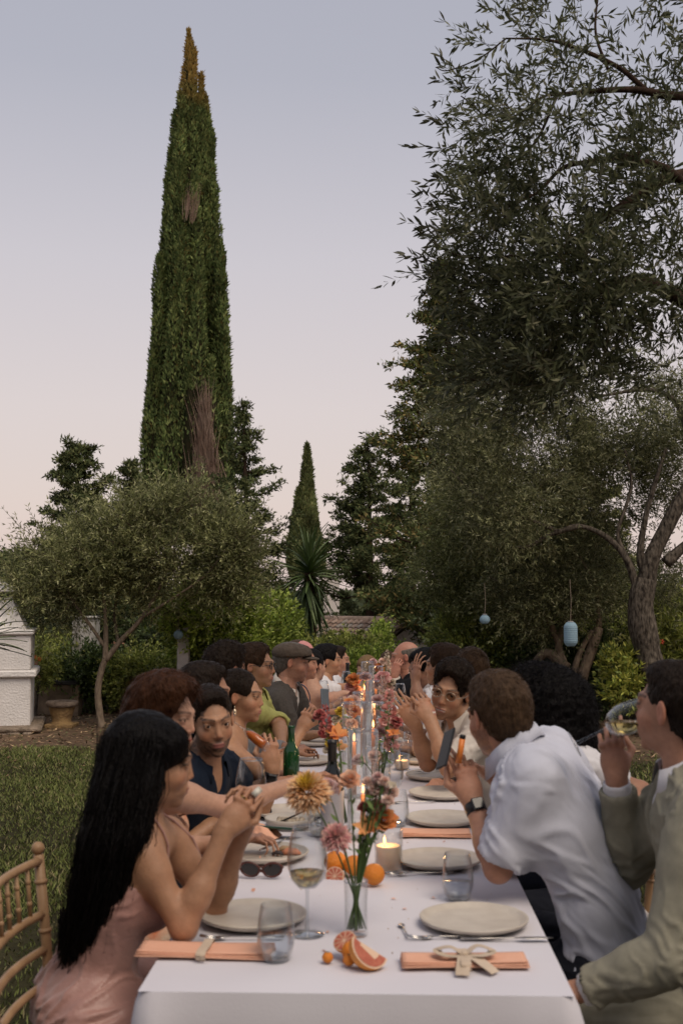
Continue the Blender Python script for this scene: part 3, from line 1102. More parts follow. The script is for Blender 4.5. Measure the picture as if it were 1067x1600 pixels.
# grass: blades where the picture shows lawn
def build_grass():
    n = 150000
    y = 3.2 + (11.8 - 3.2) * rng.power(1.3, n)
    side = rng.random(n) < .72
    x = np.where(side, rng.uniform(-4.6, -.75, n), rng.uniform(.8, 4.2, n))
    x = np.where(side, np.maximum(x, -.3 * y - 1.2), np.minimum(x, .3 * y + .4))
    keep = rng.random(n) > soil_mask(x, y) * .9
    x, y = x[keep], y[keep]; n = len(x)
    P = np.stack([x, y, ground_z(x, y) - .004], 1)
    dn = vnoise(P, 51, 3, 1.6)
    keep = rng.random(n) < .75 + .5 * dn
    P = P[keep]; n = len(P); dn = dn[keep]
    d = unit(runit(n) * np.array([.75, .75, .2]) + np.array([0, 0, .8]))
    s = unit(np.cross(d, runit(n)))
    col = jitter_cols(n, [(.046, .055, .016), (.064, .070, .023), (.090, .078, .040), (.032, .040, .013)], .3, w=[.4, .3, .12, .18]) * (1 + .35 * dn)[:, None]
    m = mat('grass_blades', (.06, .07, .02), rough=.75, attr=True, spec=.2)
    quads('grass', P, d, s, rng.uniform(.02, .052, n) * (1 + .5 * dn), .0042 + .0006 * P[:, 1], col, m)
build_grass()

def build_litter():
    n = 26000
    y = rng.uniform(9.8, 17.5, n); x = rng.uniform(-6.5, 6.5, n)
    keep = rng.random(n) < .15 + .85 * soil_mask(x, y); x, y = x[keep], y[keep]; n = len(x)
    P = np.stack([x, y, ground_z(x, y) + .006], 1)
    d = unit(runit(n) * np.array([1, 1, .25])); s = unit(np.cross(d, np.array([[0, 0, 1.0]]) + .4 * runit(n)))
    col = jitter_cols(n, [(.12, .08, .048), (.08, .048, .03), (.17, .12, .07), (.04, .032, .018), (.05, .052, .025)], .3)
    quads('fallen_leaves', P, d, s, rng.uniform(.03, .09, n), rng.uniform(.012, .03, n), col, mat('leaf_litter', (.1, .07, .04), rough=.9, attr=True, spec=.1))
build_litter()

# ---------------------------------------------------------------- trees
BARK = mat('olive_bark', (.155, .132, .105), rough=.95, color2=(.014, .011, .009), vscale=38, bump=3, bscale=34, stretch=(1, 1, .35), spec=.1, detail=8)
BARKD = mat('conifer_bark', (.07, .045, .032), rough=.95, color2=(.03, .02, .015), vscale=20, bump=2, bscale=30, stretch=(1, 1, .3), spec=.1)
BARKP = mat('pale_bark', (.26, .205, .15), rough=.95, color2=(.12, .09, .065), vscale=30, bump=1.5, bscale=40, stretch=(1, 1, .4), spec=.1)
LEAFM = mat('leaf_olive', (.05, .06, .03), rough=.55, attr=True, transl=.38, spec=.35)
NEEDLE = mat('leaf_conifer', (.02, .03, .01), rough=.8, attr=True, transl=.12, spec=.15)
LEAFG = mat('leaf_shrub', (.05, .1, .02), rough=.45, attr=True, transl=.3, spec=.4)

def bez(pts, n=12):
    """smooth line through the points"""
    pts = np.asarray(pts, float)
    P = np.vstack([2 * pts[0] - pts[1], pts, 2 * pts[-1] - pts[-2]])
    out = []
    for i in range(1, len(P) - 2):
        t = np.linspace(0, 1, n, endpoint=False)[:, None]
        a, b, c, d = P[i - 1], P[i], P[i + 1], P[i + 2]
        out.append(.5 * ((2 * b) + (c - a) * t + (2 * a - 5 * b + 4 * c - d) * t ** 2 + (3 * b - a - 3 * c + d) * t ** 3))
    return np.vstack(out + [pts[-1][None]])

def limb(mb, pts, r0, r1, n=8, rough=.12, seg=8):
    P = bez(pts, seg)
    m = len(P)
    rr = np.linspace(r0, r1, m) * (1 + rough * vnoise(P, 61, 2, 7))
    L = np.linspace(0, 1, m)[:, None]
    P = P + .35 * np.array([r0]) * vnoise(P * 1.0, 62, 2, 3)[:, None] * np.array([1, .6, .2]) * L * (1 - L)
    mb.tube(P, rr, n)
    return P

def sprigs(bases, dirs, tl, nl, ll, lw, r=rng, droop=.15, opp=True, spread=.9, upturn=0.0):
    """leaves set in pairs along twigs; returns base, dir, side arrays and twig lines"""
    n = len(bases)
    TL = tl * r.uniform(.6, 1.3, n)
    B = []; D = []
    side0 = unit(np.cross(dirs, runit(n, r)))
    nor0 = np.cross(dirs, side0)
    tw = [bases]
    p = bases.copy(); d = dirs.copy()
    for j in range(nl):
        t = (j + .5) / nl
        p = p + d * (TL / nl)[:, None]
        d = unit(d + np.array([0, 0, -droop + upturn]) / nl + .12 * r.normal(size=(n, 3)))
        a = (j % 2) * PI / 2 + r.normal(0, .3, n)
        w = side0 * np.cos(a)[:, None] + nor0 * np.sin(a)[:, None]
        for q in ((-1, 1) if opp else (1 if j % 2 else -1,)):
            B.append(p); D.append(unit(d + w * q * spread + .15 * r.normal(size=(n, 3))))
        tw.append(p)
    B.append(p); D.append(d)
    B = np.vstack(B); D = np.vstack(D)
    S = unit(np.cross(D, runit(len(B), r)))
    return B, D, S, np.stack(tw, 1)

def twig_mesh(name, lines, w, material, parent):
    """thin twigs as crossed strips"""
    n, m, _ = lines.shape
    d = unit(lines[:, -1] - lines[:, 0]); s = unit(np.cross(d, runit(n)))
    ww = np.linspace(1, .3, m)[None, :, None] * w / 2
    V = np.stack([lines - s[:, None] * ww, lines + s[:, None] * ww], 2).reshape(-1, 3)
    base = (np.arange(n) * m * 2)[:, None]
    F = np.concatenate([np.stack([base[:, 0] + 2 * i, base[:, 0] + 2 * i + 1, base[:, 0] + 2 * i + 3, base[:, 0] + 2 * i + 2], 1) for i in range(m - 1)])
    return obj(name, mesh(name, V, F, False, None, [material]), parent, kind='stuff')

def vol_points(vols, n, r=rng, shell=.55):
    """points in a set of ellipsoids (c, r, weight), thicker toward the surface"""
    w = np.array([v[2] if len(v) > 2 else np.prod(v[1]) ** .7 for v in vols], float); w /= w.sum()
    k = r.choice(len(vols), n, p=w)
    C = np.array([v[0] for v in vols])[k]; Rr = np.array([np.broadcast_to(v[1], 3) for v in vols])[k]
    u = runit(n, r); q = r.random(n) ** (1 / 3) * (1 - shell) + shell * r.random(n) ** .35
    return C + u * Rr * q[:, None], u, k

def crown(parent, vols, nclump, ntw, tl, nl, ll, lw, cols, material, name='crown', cs=.18, seed=1, droop=.15, upturn=0.0, outw=.8, opp=True, spread=.9, amt=.3, twigs=0, centre=None, shell=.55, parts=0, colw=None, upz=.25):
    r = np.random.default_rng(seed)
    cp, cu, ck = vol_points(vols, nclump, r, shell)
    k = r.choice(nclump, ntw)
    b = cp[k] + r.normal(size=(ntw, 3)) * cs
    d = unit(cu[k] * outw + runit(ntw, r) * .8 + np.array([0, 0, upz]))
    B, D, S, lines = sprigs(b, d, tl, nl, ll, lw, r, droop, opp, spread, upturn)
    n = len(B)
    L = ll * r.uniform(.7, 1.2, n); Wd = lw * r.uniform(.75, 1.2, n)
    bright = r.uniform(.55, 1.5, nclump)
    kk = np.tile(k, n // ntw)
    C = jitter_cols(n, cols, amt, r, colw) * bright[kk][:, None]
    if parts:       # the largest leaves, standing clear at the outline, are parts of their own
        px = np.array([PX(p) for p in B[:0]]) if 0 else None
        sc = np.argsort(np.abs(B[:, 0] - (B[:, 0].min() + .55)))[:0]
    o = quads(name, B, D, S, L, Wd, C, material, parent)
    if twigs:
        twig_mesh('twigs', lines[:twigs], .004 if tl < .3 else .008, BARKD, parent)
    return o

def tree(label, cat, px, D, group=None, name='olive_tree', z=None):
    p = W(px, 930, D)
    zz = float(ground_z(np.array(p[0]), np.array(D)))
    return thing(name, label, cat, (p[0], D, zz), 0, group)

def rel(root, p): return np.asarray(p, float) - np.array(root.location)

OLV = [(.078, .084, .032), (.120, .124, .056), (.040, .046, .018), (.17, .168, .092)]
OLVD = [(.052, .056, .024), (.076, .080, .038), (.030, .034, .015), (.11, .11, .062)]

# --- great cypress
def cypress(label, px, D, top, cols_, seed, width, nq, lobes, dead=False, gold=True, size=.15):
    """lobes: (px centre, py top, radius, depth offset)"""
    r = np.random.default_rng(seed)
    t = tree(label, 'cypress tree', px, D, name='cypress_tree')
    base = np.array(t.location)
    mb = MB(); B = []; NN = []; CI = []
    for i, (lx, lt, rad, dy, bot) in enumerate(lobes):
        ptop = W(lx[1], lt, D + dy) - base; pb = W(lx[0], bot, D + dy) - base
        m = 26
        ts = np.linspace(0, 1, m)
        prof = rad * np.clip(np.minimum(1, (1 - ts) ** .72 * 1.35), 0, 1) * (1 - .25 * np.clip(.15 - ts, 0, 1) / .15)
        P = pb + (ptop - pb) * ts[:, None]
        P[:, :2] += .05 * rad * np.stack([vnoise(P, 5 + i, 2, .8), vnoise(P, 15 + i, 2, .8)], 1)
        rr = np.maximum(prof * .86, .015)
        mb.tube(P, rr, 12)
        n = int(nq * (rad * np.linalg.norm(ptop - pb)) / sum(l[2] * abs(l[1] - l[4]) / 50 for l in lobes))
        tt = r.random(n) ** 1.05; a = r.uniform(0, 2 * PI, n)
        c = np.stack([np.interp(tt, ts, P[:, j]) for j in range(3)], 1); q = np.interp(tt, ts, prof)
        out_ = np.stack([np.cos(a), np.sin(a), np.zeros(n)], 1)
        pos = c + out_ * q[:, None] * .90
        bump = .5 + .5 * vnoise(pos * np.array([1, 1, .4]), 70 + i, 3, 6.5)
        pos += out_ * (rad * .30 * (bump - .5))[:, None] + np.array([0, 0, 1.0]) * r.normal(0, .04, n)[:, None]
        B.append(pos); NN.append(out_); CI.append(bump)
    B = np.vstack(B); NN = np.vstack(NN); CI = np.concatenate(CI); n = len(B)
    d = unit(NN * .45 + np.array([0, 0, 1.0]) + .35 * r.normal(size=(n, 3)))
    s = unit(np.cross(d, NN) + .5 * r.normal(size=(n, 3)))
    C = jitter_cols(n, cols_, .35, r) * (.95 + .55 * vnoise(B * np.array([1, 1, .6]), 88, 3, 5.5))[:, None].clip(.35, 2)
    zt = base[2] + B[:, 2]
    topz = W(px, top, D)[2]
    if gold:
        w = np.clip((zt - topz + 2.3 + .5 * vnoise(B, 3, 2, 3)) / 1.3, 0, 1)[:, None] * .8
        C = C * (1 - w) + np.array([.36, .23, .065]) * r.uniform(.6, 1.2, (n, 1)) * w
        sp = (r.random(n) < .035)[:, None]; C = np.where(sp, np.array([.13, .11, .035]), C)
    if dead:
        wpx = W(300, 330, D)[2], W(300, 360, D)[2]
        X = B[:, 0] + base[0]
        for (ax, ay, bx, by, rx) in ((298, 330, 292, 352, 5), (312, 622, 325, 800, 24)):
            za, zb = W(ax, ay, D)[2], W(bx, by, D)[2]
            tt = np.clip((za - zt) / (za - zb), -.2, 1.2)
            xc = W(ax, 500, D)[0] + (W(bx, 500, D)[0] - W(ax, 500, D)[0]) * tt
            w = ((tt > 0) & (tt < 1.15) & (np.abs(X - xc) < rx / 51.4 * (.5 + .8 * tt)) & (NN[:, 1] < .2))
            w &= r.random(n) < .9
            B[w] += np.array([0, .28, 0])
            C[w] = np.array([.12, .075, .05]) * r.uniform(.5, 1.3, (w.sum(), 1))
    quads('crown', B, d, s, size * r.uniform(.7, 1.3, n), size * .42 * r.uniform(.6, 1.2, n), C, NEEDLE, t)
    mb.build('shade_core', mat('dark_core', (.012, .017, .008), rough=1, color2=(.022, .018, .010), vscale=6, spec=.05), t, True)  # opaque core, coloured dark to deepen the shade between the lobes
    mb = MB(); limb(mb, [(0, 0, -.3), (0, 0, 2), (.1, 0, 5)], .35, .22); mb.build('trunk', BARKD, t, True)
    if dead:
        r2 = np.random.default_rng(5); n = 700
        ty = r2.random(n)
        gx = r2.normal(0, 1, n); vv = r2.random(n) ** 1.3
        b = np.stack([W(321 + g_ * (17 - 13 * v_), 812 - 150 * v_, D - 1.32 - .1 * r2.random()) for g_, v_ in zip(gx, vv)]) - base
        dd = unit(np.stack([-.07 * gx + r2.normal(-.04, .13, n), r2.normal(-.06, .1, n), np.ones(n)], 1))
        ribbons('dead_branches', b, dd, 1.35, .020, mat('dead_twig', (.17, .11, .08), rough=.9, color2=(.27, .20, .155), vscale=3), t, segs=4, seed=4, world=False)
        n = 60
        b = np.stack([W(297 + 6 * r2.normal(), 350 - 30 * v_, D - 1.15) for v_ in r2.random(n)]) - base
        dd = unit(np.stack([r2.normal(.12, .16, n), r2.normal(-.1, .1, n), np.ones(n)], 1))
        ribbons('dead_branches', b, dd, .7, .018, mat('dead_twig', (.17, .11, .08)), t, segs=3, seed=5, world=False)
    return t

CYP = [(.044, .064, .022), (.062, .084, .029), (.028, .042, .015), (.086, .104, .038)]
cypress('very tall columnar cypress with golden tip and dead brown twigs low on its front', 292, 35, 55, CYP, 3, 2.7, 150000,
        [((290, 297), 50, .80, .5, 840), ((264, 275), 175, .52, .4, 845), ((322, 322), 150, .52, .6, 845), ((272, 283), 150, .60, .1, 845), ((312, 315), 118, .56, .5, 845), ((255, 268), 235, .58, .3, 850),
         ((332, 331), 205, .54, .5, 850), ((289, 287), 360, .46, -.75, 850), ((246, 250), 400, .46, -.3, 850), ((342, 346), 380, .44, -.1, 850),
         ((268, 272), 450, .40, -.85, 850), ((346, 352), 520, .36, -.5, 850), ((306, 309), 420, .32, -.95, 640), ((238, 241), 540, .40, -.55, 850),
         ((312, 305), 270, .40, -.3, 850), ((328, 330), 560, .34, -.9, 700), ((254, 256), 640, .36, -1.0, 850), ((285, 283), 260, .40, -.1, 850), ((300, 296), 560, .32, -1.15, 850)], dead=True)
cypress('slim green cypress rising behind the spiky yucca', 481, 42, 698, [(.07, .085, .035), (.09, .10, .045), (.045, .058, .022)], 8, .9, 26000,
        [((480, 480), 698, .38, 0, 900), ((474, 480), 750, .55, .2, 900), ((466, 468), 765, .42, 0, 900), ((490, 487), 790, .42, 0, 900)], gold=False, size=.17)

# --- open conifers
def conifer(label, px, D, top, bot, halfw, seed, nb=70, nq=16000, size=.16, cols_=None, lean=0, gap=0.0, prof=None, twigd=True, side=None, flat=.25, upt=.35):
    r = np.random.default_rng(seed)
    t = tree(label, 'conifer', px, D, name='conifer_tree')
    base = np.array(t.location)
    ptop = W(px + lean, top, D) - base
    zb = W(px, bot, D)[2] - base[2]
    H_ = ptop[2]
    mb = MB(); limb(mb, [(0, 0, -.3), ptop * .5 + np.array([.05, 0, 0]), ptop], .028 * H_ * .8, .015, 8)
    mb.build('trunk', BARKD, t, True)
    mb = MB(); Bs = []; Ds = []; Wt = []
    for i in range(nb):
        f_ = (i + r.random()) / nb
        z = zb + (H_ - zb) * f_ ** .9
        a = r.uniform(0, 2 * PI)
        hw = halfw * (prof(f_) if prof else (1 - f_) ** .9 * 1.05 + .03) * (r.uniform(.35, 1.25) if prof is None else r.uniform(.4, 1.2))
        if side is not None and math.cos(a) * side < 0: hw *= .8
        dv = np.array([math.cos(a), math.sin(a) * .8, 0])
        c = ptop * (z / H_); c[2] = z
        e = c + dv * hw + np.array([0, 0, hw * r.uniform(-.05, upt)])
        m_ = c + dv * hw * .5 + np.array([0, 0, -hw * .04])
        P = bez([c, m_, e], 5)
        if hw > .2: mb.tube(P, np.linspace(.012 + .014 * hw, .006, len(P)), 5, cap=False)
        k = max(2, int(hw / .13))
        for j in range(k):
            tt = (.25 + .75 * (j + r.random()) / k)
            pp = np.array([np.interp(tt * (len(P) - 1), np.arange(len(P)), P[:, q]) for q in range(3)])
            Bs.append(pp + r.normal(size=3) * np.array([.09, .09, .05]) * (.5 + hw * .35)); Ds.append(dv); Wt.append(1.0)
    Bs = np.array(Bs); Ds = np.array(Ds)
    k = r.choice(len(Bs), nq)
    cs = .045 + .018 * halfw
    b = Bs[k] + r.normal(size=(nq, 3)) * cs * np.array([1, 1, .55])
    d = unit(Ds[k] * .5 + runit(nq, r) * .8 + np.array([0, 0, upt]))
    s = unit(np.cross(d, runit(nq, r)))
    cb = r.uniform(.65, 1.3, len(Bs))[k][:, None]
    C = jitter_cols(nq, cols_ or [(.030, .040, .016), (.046, .055, .022), (.019, .026, .011), (.065, .070, .030)], .3, r) * cb
    quads('crown', b, d, s, size * r.uniform(.6, 1.3, nq), size * .4 * r.uniform(.6, 1.2, nq), C, NEEDLE, t)
    if mb.n: mb.build('branches', BARKD, t, True)
    return t

GRN = [(.022, .031, .014), (.034, .045, .019), (.014, .020, .009), (.05, .055, .024)]
conifer('dark conifer with layered upswept branches close right of the tall cypress', 390, 28, 632, 960, 1.7, 11, nb=78, nq=24000, size=.11, lean=-10)
conifer('wide dark conifer in the middle right of the slim cypress', 575, 27, 690, 985, 1.6, 12, nb=84, nq=25000, size=.11, lean=0,
        prof=lambda f: .12 + .95 * (1 - f) ** .8)
conifer('dark conifer partly behind the tall pointed conifer on the right', 640, 30, 700, 985, 1.4, 13, nb=64, nq=14000, size=.12,
        prof=lambda f: .15 + .8 * (1 - f))
conifer('massive tall conifer with ragged left outline behind the olive branches', 722, 22, 405, 1000, 1.75, 14, nb=190, nq=62000, size=.11, lean=-28,
        cols_=[(.040, .050, .018), (.058, .070, .026), (.023, .031, .011), (.095, .076, .030)], upt=.25,
        prof=lambda f: .62 + .38 * (1 - f) if f < .45 else .72 * ((1 - f) / .55) ** .75 + .05)
conifer('dark conifer on the left with a broad notched top', 122, 26, 696, 940, 1.25, 15, nb=90, nq=25000, size=.11, lean=0,
        prof=lambda f: 1.0 - .62 * f)
conifer('smaller dark conifer between the left conifer and the tall cypress', 200, 26, 722, 940, .95, 16, nb=50, nq=11000, size=.11, lean=4,
        prof=lambda f: 1.0 - .9 * f)
conifer('low dark conifer behind the white outdoor oven', 50, 24, 862, 985, 1.9, 17, nb=60, nq=12000, size=.12, lean=-4, prof=lambda f: .9 - .5 * f, upt=.1)
conifer('yellowish pointed conifer seen through the olive leaves on the right', 912, 24, 655, 1000, 1.3, 18, nb=70, nq=14000, size=.14, cols_=[(.08, .085, .03), (.11, .11, .045), (.05, .06, .02)])

# --- left olive in front
def olive_left():
    D = 13.6
    t = tree('young olive tree with slender forked trunk on the bare soil at left', 'olive tree', 158, D)
    b = np.array(t.location)
    T = lambda x, y, dy=0: W(x, y, D + dy) - b
    mb = MB()
    limb(mb, [T(160, 1142), T(153, 1085), T(158, 1050), T(165, 1030)], .046, .036, 9)
    limb(mb, [T(165, 1032), T(166, 990), T(164, 945), T(158, 880)], .038, .015, 7)
    limb(mb, [T(165, 1032), T(190, 1000), T(222, 965), T(255, 905), T(270, 840)], .036, .012, 7)
    limb(mb, [T(164, 1010), T(140, 975), T(112, 935), T(95, 890)], .024, .01, 6)
    limb(mb, [T(185, 1005, .1), T(180, 950, .4), T(200, 880, .5), T(215, 810, .5)], .022, .008, 6)
    limb(mb, [T(222, 965), T(270, 935, -.2), T(320, 900, -.2), T(352, 860, -.3)], .02, .006, 6)
    limb(mb, [T(112, 935), T(80, 915, .2), T(55, 890, .2)], .014, .005, 6)
    mb.build('trunk', BARKP, t, True)
    V = lambda x, y, rx, ry, dy=0, w=None: (T(x, y, dy), np.array([rx, rx * 1.0, ry]) / 1.0, w or rx * ry)
    k = 134.0
    vols = [V(215, 868, 60 / k, 45 / k), V(300, 875, 62 / k, 45 / k), V(130, 900, 60 / k, 50 / k), V(150, 850, 35 / k, 28 / k), V(345, 845, 36 / k, 28 / k), V(245, 795, 36 / k, 24 / k), V(305, 805, 30 / k, 26 / k), V(205, 815, 26 / k, 20 / k), V(380, 885, 26 / k, 30 / k), V(350, 920, 28 / k, 26 / k), V(75, 930, 26 / k, 26 / k), V(85, 860, 34 / k, 30 / k), V(378, 860, 30 / k, 26 / k), V(190, 915, 70 / k, 45 / k, .3), V(265, 840, 55 / k, 38 / k),
            V(75, 925, 50 / k, 55 / k, .1), V(345, 880, 45 / k, 50 / k), V(195, 835, 45 / k, 30 / k), V(270, 925, 60 / k, 35 / k, .5), V(110, 940, 45 / k, 30 / k, .5), V(330, 920, 30 / k, 30 / k)]
    crown(t, vols, 260, 6000, .36, 6, .062, .014, OLV, LEAFM, cs=.10, seed=21, shell=.25, upz=.55, outw=.6, twigs=2500, droop=.1, colw=[.38, .3, .2, .12])
    return t
olive_left()

def trunk_tree(label, D, lines, px, vols, n, cols, seed, ll=.06, lw=.015, bark=None, cs=.12, twigs=1500, tl=.28, nl=5, cat='olive tree', nclump=None, **kw):
    t = tree(label, cat, px, D)
    b = np.array(t.location)
    T = lambda x, y, dy=0: W(x, y, D + dy) - b
    mb = MB()
    for ln, r0, r1 in lines:
        limb(mb, [T(*q) for q in ln], r0, r1, 10 if r0 > .1 else 7)
    mb.build('trunk', bark or BARK, t, True)
    k = 1800 / D
    vv = [(T(x, y, dy), np.array([rx / k, dz, ry / k]), rx * ry) for (x, y, rx, ry, dy, dz) in vols]
    crown(t, vv, nclump or max(40, n // 14), n, tl, nl, ll, lw, cols, LEAFM, cs=cs, seed=seed, twigs=twigs, **kw)
    return t

# big old olive on the right
trunk_tree('old olive tree with thick dark leaning trunk at the right edge', 13.0,
    [([(1035, 1130), (1022, 1070), (1008, 1010), (1000, 950), (1008, 905)], .175, .125), ([(1003, 960), (990, 905), (975, 868), (945, 838), (905, 822), (870, 830)], .052, .022),
     ([(1008, 915), (1018, 870), (1045, 815), (1075, 760), (1120, 690)], .11, .06), ([(1040, 880), (1067, 855), (1100, 830)], .07, .05), ([(1000, 930), (1012, 905), (1000, 870), (1010, 800), (1040, 700)], .07, .02),
     ([(975, 868), (965, 830), (985, 760), (975, 700)], .03, .01), ([(905, 822), (860, 835), (820, 855), (780, 850)], .035, .01), ([(1075, 760), (1067, 650), (1020, 610), (930, 620)], .05, .015),
     ([(870, 830), (800, 800), (740, 770), (700, 730)], .028, .008)],
    1033, [(880, 890, 90, 70, 1.3, .6), (950, 755, 90, 75, 1.2, .7), (800, 790, 95, 75, .3, .8), (1060, 720, 55, 80, .9, .7), (850, 700, 90, 60, .4, .8), (740, 740, 60, 50, 0, .6), (1040, 930, 40, 60, 1.6, .5), (850, 940, 90, 40, 1.4, .6), (770, 650, 95, 70, .5, .6), (1030, 640, 45, 55, .2, .6), (850, 590, 70, 45, .5, .6), (915, 700, 60, 35, .2, .4)],
    11000, OLVD, 31, ll=.062, lw=.015, nclump=420, cs=.13)
# paler olive in the middle right
trunk_tree('grey green olive with pale leaning trunks behind the round blue lantern', 14.5,
    [([(905, 1110), (908, 1060), (925, 1010), (935, 980)], .085, .055), ([(880, 1110), (893, 1060), (905, 1020), (925, 985)], .05, .03), ([(905, 1090), (880, 1040), (872, 1005), (890, 960)], .07, .04),
     ([(885, 1045), (855, 1020), (835, 1035)], .075, .05), ([(872, 1005), (850, 960), (800, 920), (760, 900)], .04, .015), ([(935, 980), (930, 920), (900, 860)], .04, .01)],
    905, [(760, 870, 95, 90, 1.0, .9), (850, 880, 110, 75, 1.3, .8), (740, 790, 70, 60, .8, .7), (705, 905, 45, 45, 1.0, .6), (930, 910, 80, 50, 1.3, .6), (820, 820, 90, 50, 1, .7)],
    9000, OLV, 33, ll=.062, lw=.015, bark=BARKP, nclump=480, cs=.12, colw=[.45, .18, .32, .05])

# near olive boughs, trunk outside the frame on the right
def olive_near():
    D = 5.2
    t = thing('olive_tree', 'large olive whose dark boughs hang into the upper right of the sky', 'olive tree', (2.35, 5.6, 0))
    b = np.array(t.location)
    T = lambda x, y, dy=0: W(x, y, D + dy) - b
    mb = MB()
    limb(mb, [(0, 0, -.1), (.02, 0, .9), (-.05, 0, 1.9), (.0, 0, 2.6)], .22, .13, 12)
    limb(mb, [(.0, 0, 2.5), (-.1, -.1, 3.4), T(1130, 40), T(1100, -120)], .09, .05, 8)
    limb(mb, [(.0, 0, 2.0), T(1120, 330, .3), T(1060, 275, .1), T(960, 330), T(880, 385)], .055, .008, 8)
    limb(mb, [T(1150, 130, .2), T(1067, 150), T(985, 140, -.1), T(900, 145, -.1), T(850, 150)], .026, .005, 7)
    limb(mb, [T(1010, 142), T(965, 105), T(900, 75), T(850, 62, .1), T(790, 60)], .013, .004, 6)
    limb(mb, [T(1000, 240, .2), T(940, 250), T(880, 262, .1), T(840, 300), T(780, 330)], .016, .004, 6)
    limb(mb, [T(1080, 300), T(1030, 260, -.1), T(950, 250)], .03, .012, 6)
    limb(mb, [(.0, 0, 1.7), T(1130, 520, .3), T(1067, 470, .2), T(990, 440), T(900, 470), T(800, 500)], .07, .008, 8)
    limb(mb, [T(850, 150), T(780, 190, .1), T(720, 150)], .007, .003, 5)
    limb(mb, [T(880, 385), T(800, 400), T(720, 400), T(670, 375)], .010, .003, 5)
    limb(mb, [T(950, 110), T(930, 50), T(935, -20)], .008, .004, 5)
    limb(mb, [T(870, 150), T(830, 230, .1), T(760, 270), T(700, 255)], .008, .003, 5)
    limb(mb, [T(790, 60), T(750, 90), T(700, 110), T(680, 105)], .005, .002, 5)
    mb.build('trunk', BARKD, t, True)
    k = 1800 / D
    vols = [(800, 95, 70, 50), (870, 60, 70, 60), (960, 50, 70, 60), (1040, 60, 50, 70), (760, 150, 45, 35), (850, 190, 75, 55), (780, 240, 55, 45), (1010, 150, 70, 60),
            (900, 280, 80, 55), (770, 320, 65, 45), (860, 370, 85, 55), (740, 380, 45, 40), (1000, 330, 80, 70), (800, 440, 85, 50), (920, 460, 90, 60), (1020, 450, 70, 70), (790, 520, 75, 45), (900, 550, 100, 50),
            (1020, 560, 70, 50), (740, 470, 40, 35), (840, 600, 80, 40), (1040, 240, 50, 50), (760, 590, 45, 35), (880, 450, 100, 60), (860, 520, 100, 60)]
    vv = []
    for i, (x, y, rx, ry) in enumerate(vols):
        wgt = rx * ry * (.35 if y < 140 else (.62 if y < 300 else 1.15))
        vv.append((T(x, y, .25 * math.sin(i * 2.1)), np.array([rx / k, .38, ry / k]), wgt))
    r = np.random.default_rng(77)
    ncl = 520; cp, cu, ck = vol_points(vv, ncl, r, .3)
    ntw = 2100; kx = r.choice(ncl, ntw)
    bs = cp[kx] + r.normal(size=(ntw, 3)) * .05
    d = unit(cu[kx] * .5 + runit(ntw, r) * .7 + np.array([-.35, 0, .12]))
    # twigs that stand free against the sky on the left outline
    extra = [(705, 150, -.6, .9, .30), (712, 138, -.9, .4, .22), (735, 262, -1, .25, .30), (725, 275, -.9, .1, .25), (700, 320, -.8, .5, .2), (705, 352, -.9, .1, .22), (700, 430, -1, .1, .26),
             (690, 440, -.7, -.2, .2), (712, 176, -.7, -.2, .22), (700, 250, -.8, .5, .2), (690, 420, -1, .35, .2), (700, 210, -.6, .4, .2), (742, 70, -.9, .4, .2), (760, 30, -.8, .6, .25), (700, 385, -1, .2, .2)]
    eb = np.array([T(x + 22, y, 0) for x, y, *_ in extra]); ed = unit(np.array([(dx, 0, dz) for _, _, dx, dz, _ in extra]))
    B1, D1, S1, L1 = sprigs(bs, d, .17, 6, .055, .012, r, droop=.1, spread=.75)
    B2, D2, S2, L2 = sprigs(eb, ed, .22, 7, .055, .012, r, droop=.1, spread=.6)
    B = np.vstack([B1, B2]); Dd = np.vstack([D1, D2]); S = np.vstack([S1, S2]); n = len(B)
    L = .054 * r.uniform(.65, 1.25, n); Wd = .0125 * r.uniform(.8, 1.2, n)
    C = jitter_cols(n, [(.034, .038, .018), (.050, .053, .027), (.020, .023, .012), (.085, .084, .052)], .3, r, [.42, .28, .22, .08])
    # the 300 leaves that stand clearest on the left outline are single parts
    q = Dd * 0; X = B[:, 0]
    order = np.argsort(X - .06 * B[:, 2])[:300]
    lm = np.zeros(n, bool); lm[order] = True
    quads('leaves', B[~lm], Dd[~lm], S[~lm], L[~lm], Wd[~lm], C[~lm], LEAFM, t)
    lv = np.array([(0, 0, 0), (.0045, .015, .0008), (.0062, .028, .0012), (.004, .043, .0004), (0, .055, -.002), (-.004, .043, .0004), (-.0062, .028, .0012), (-.0045, .015, .0008), (0, .028, -.0006)])
    lf = [(0, 1, 8), (1, 2, 8), (2, 3, 8), (3, 4, 8), (4, 5, 8), (5, 6, 8), (6, 7, 8), (7, 0, 8)]
    lmats = [mat('olive_leaf_%s' % a, c, rough=.5, spec=.35, transl=.2) for a, c in (('dark', (.045, .048, .026)), ('mid', (.07, .072, .04)), ('silver', (.11, .11, .075)))]
    mes = [mesh('leaf', lv, lf, True, None, [m_]) for m_ in lmats]
    for i in order:
        o = bpy.data.objects.new('leaf', mes[int(r.integers(0, 3))]); COL.objects.link(o); o.parent = t
        y_, x_ = Dd[i], S[i]; z_ = np.cross(x_, y_)
        o.matrix_local = Matrix(((x_[0], y_[0], z_[0], B[i][0]), (x_[1], y_[1], z_[1], B[i][1]), (x_[2], y_[2], z_[2], B[i][2]), (0, 0, 0, 1))) @ Matrix.Scale(float(L[i] / .055), 4)
    twig_mesh('twigs', np.vstack([L1[:1500, :6], L2[:, :6]]), .0032, BARKD, t)
olive_near()

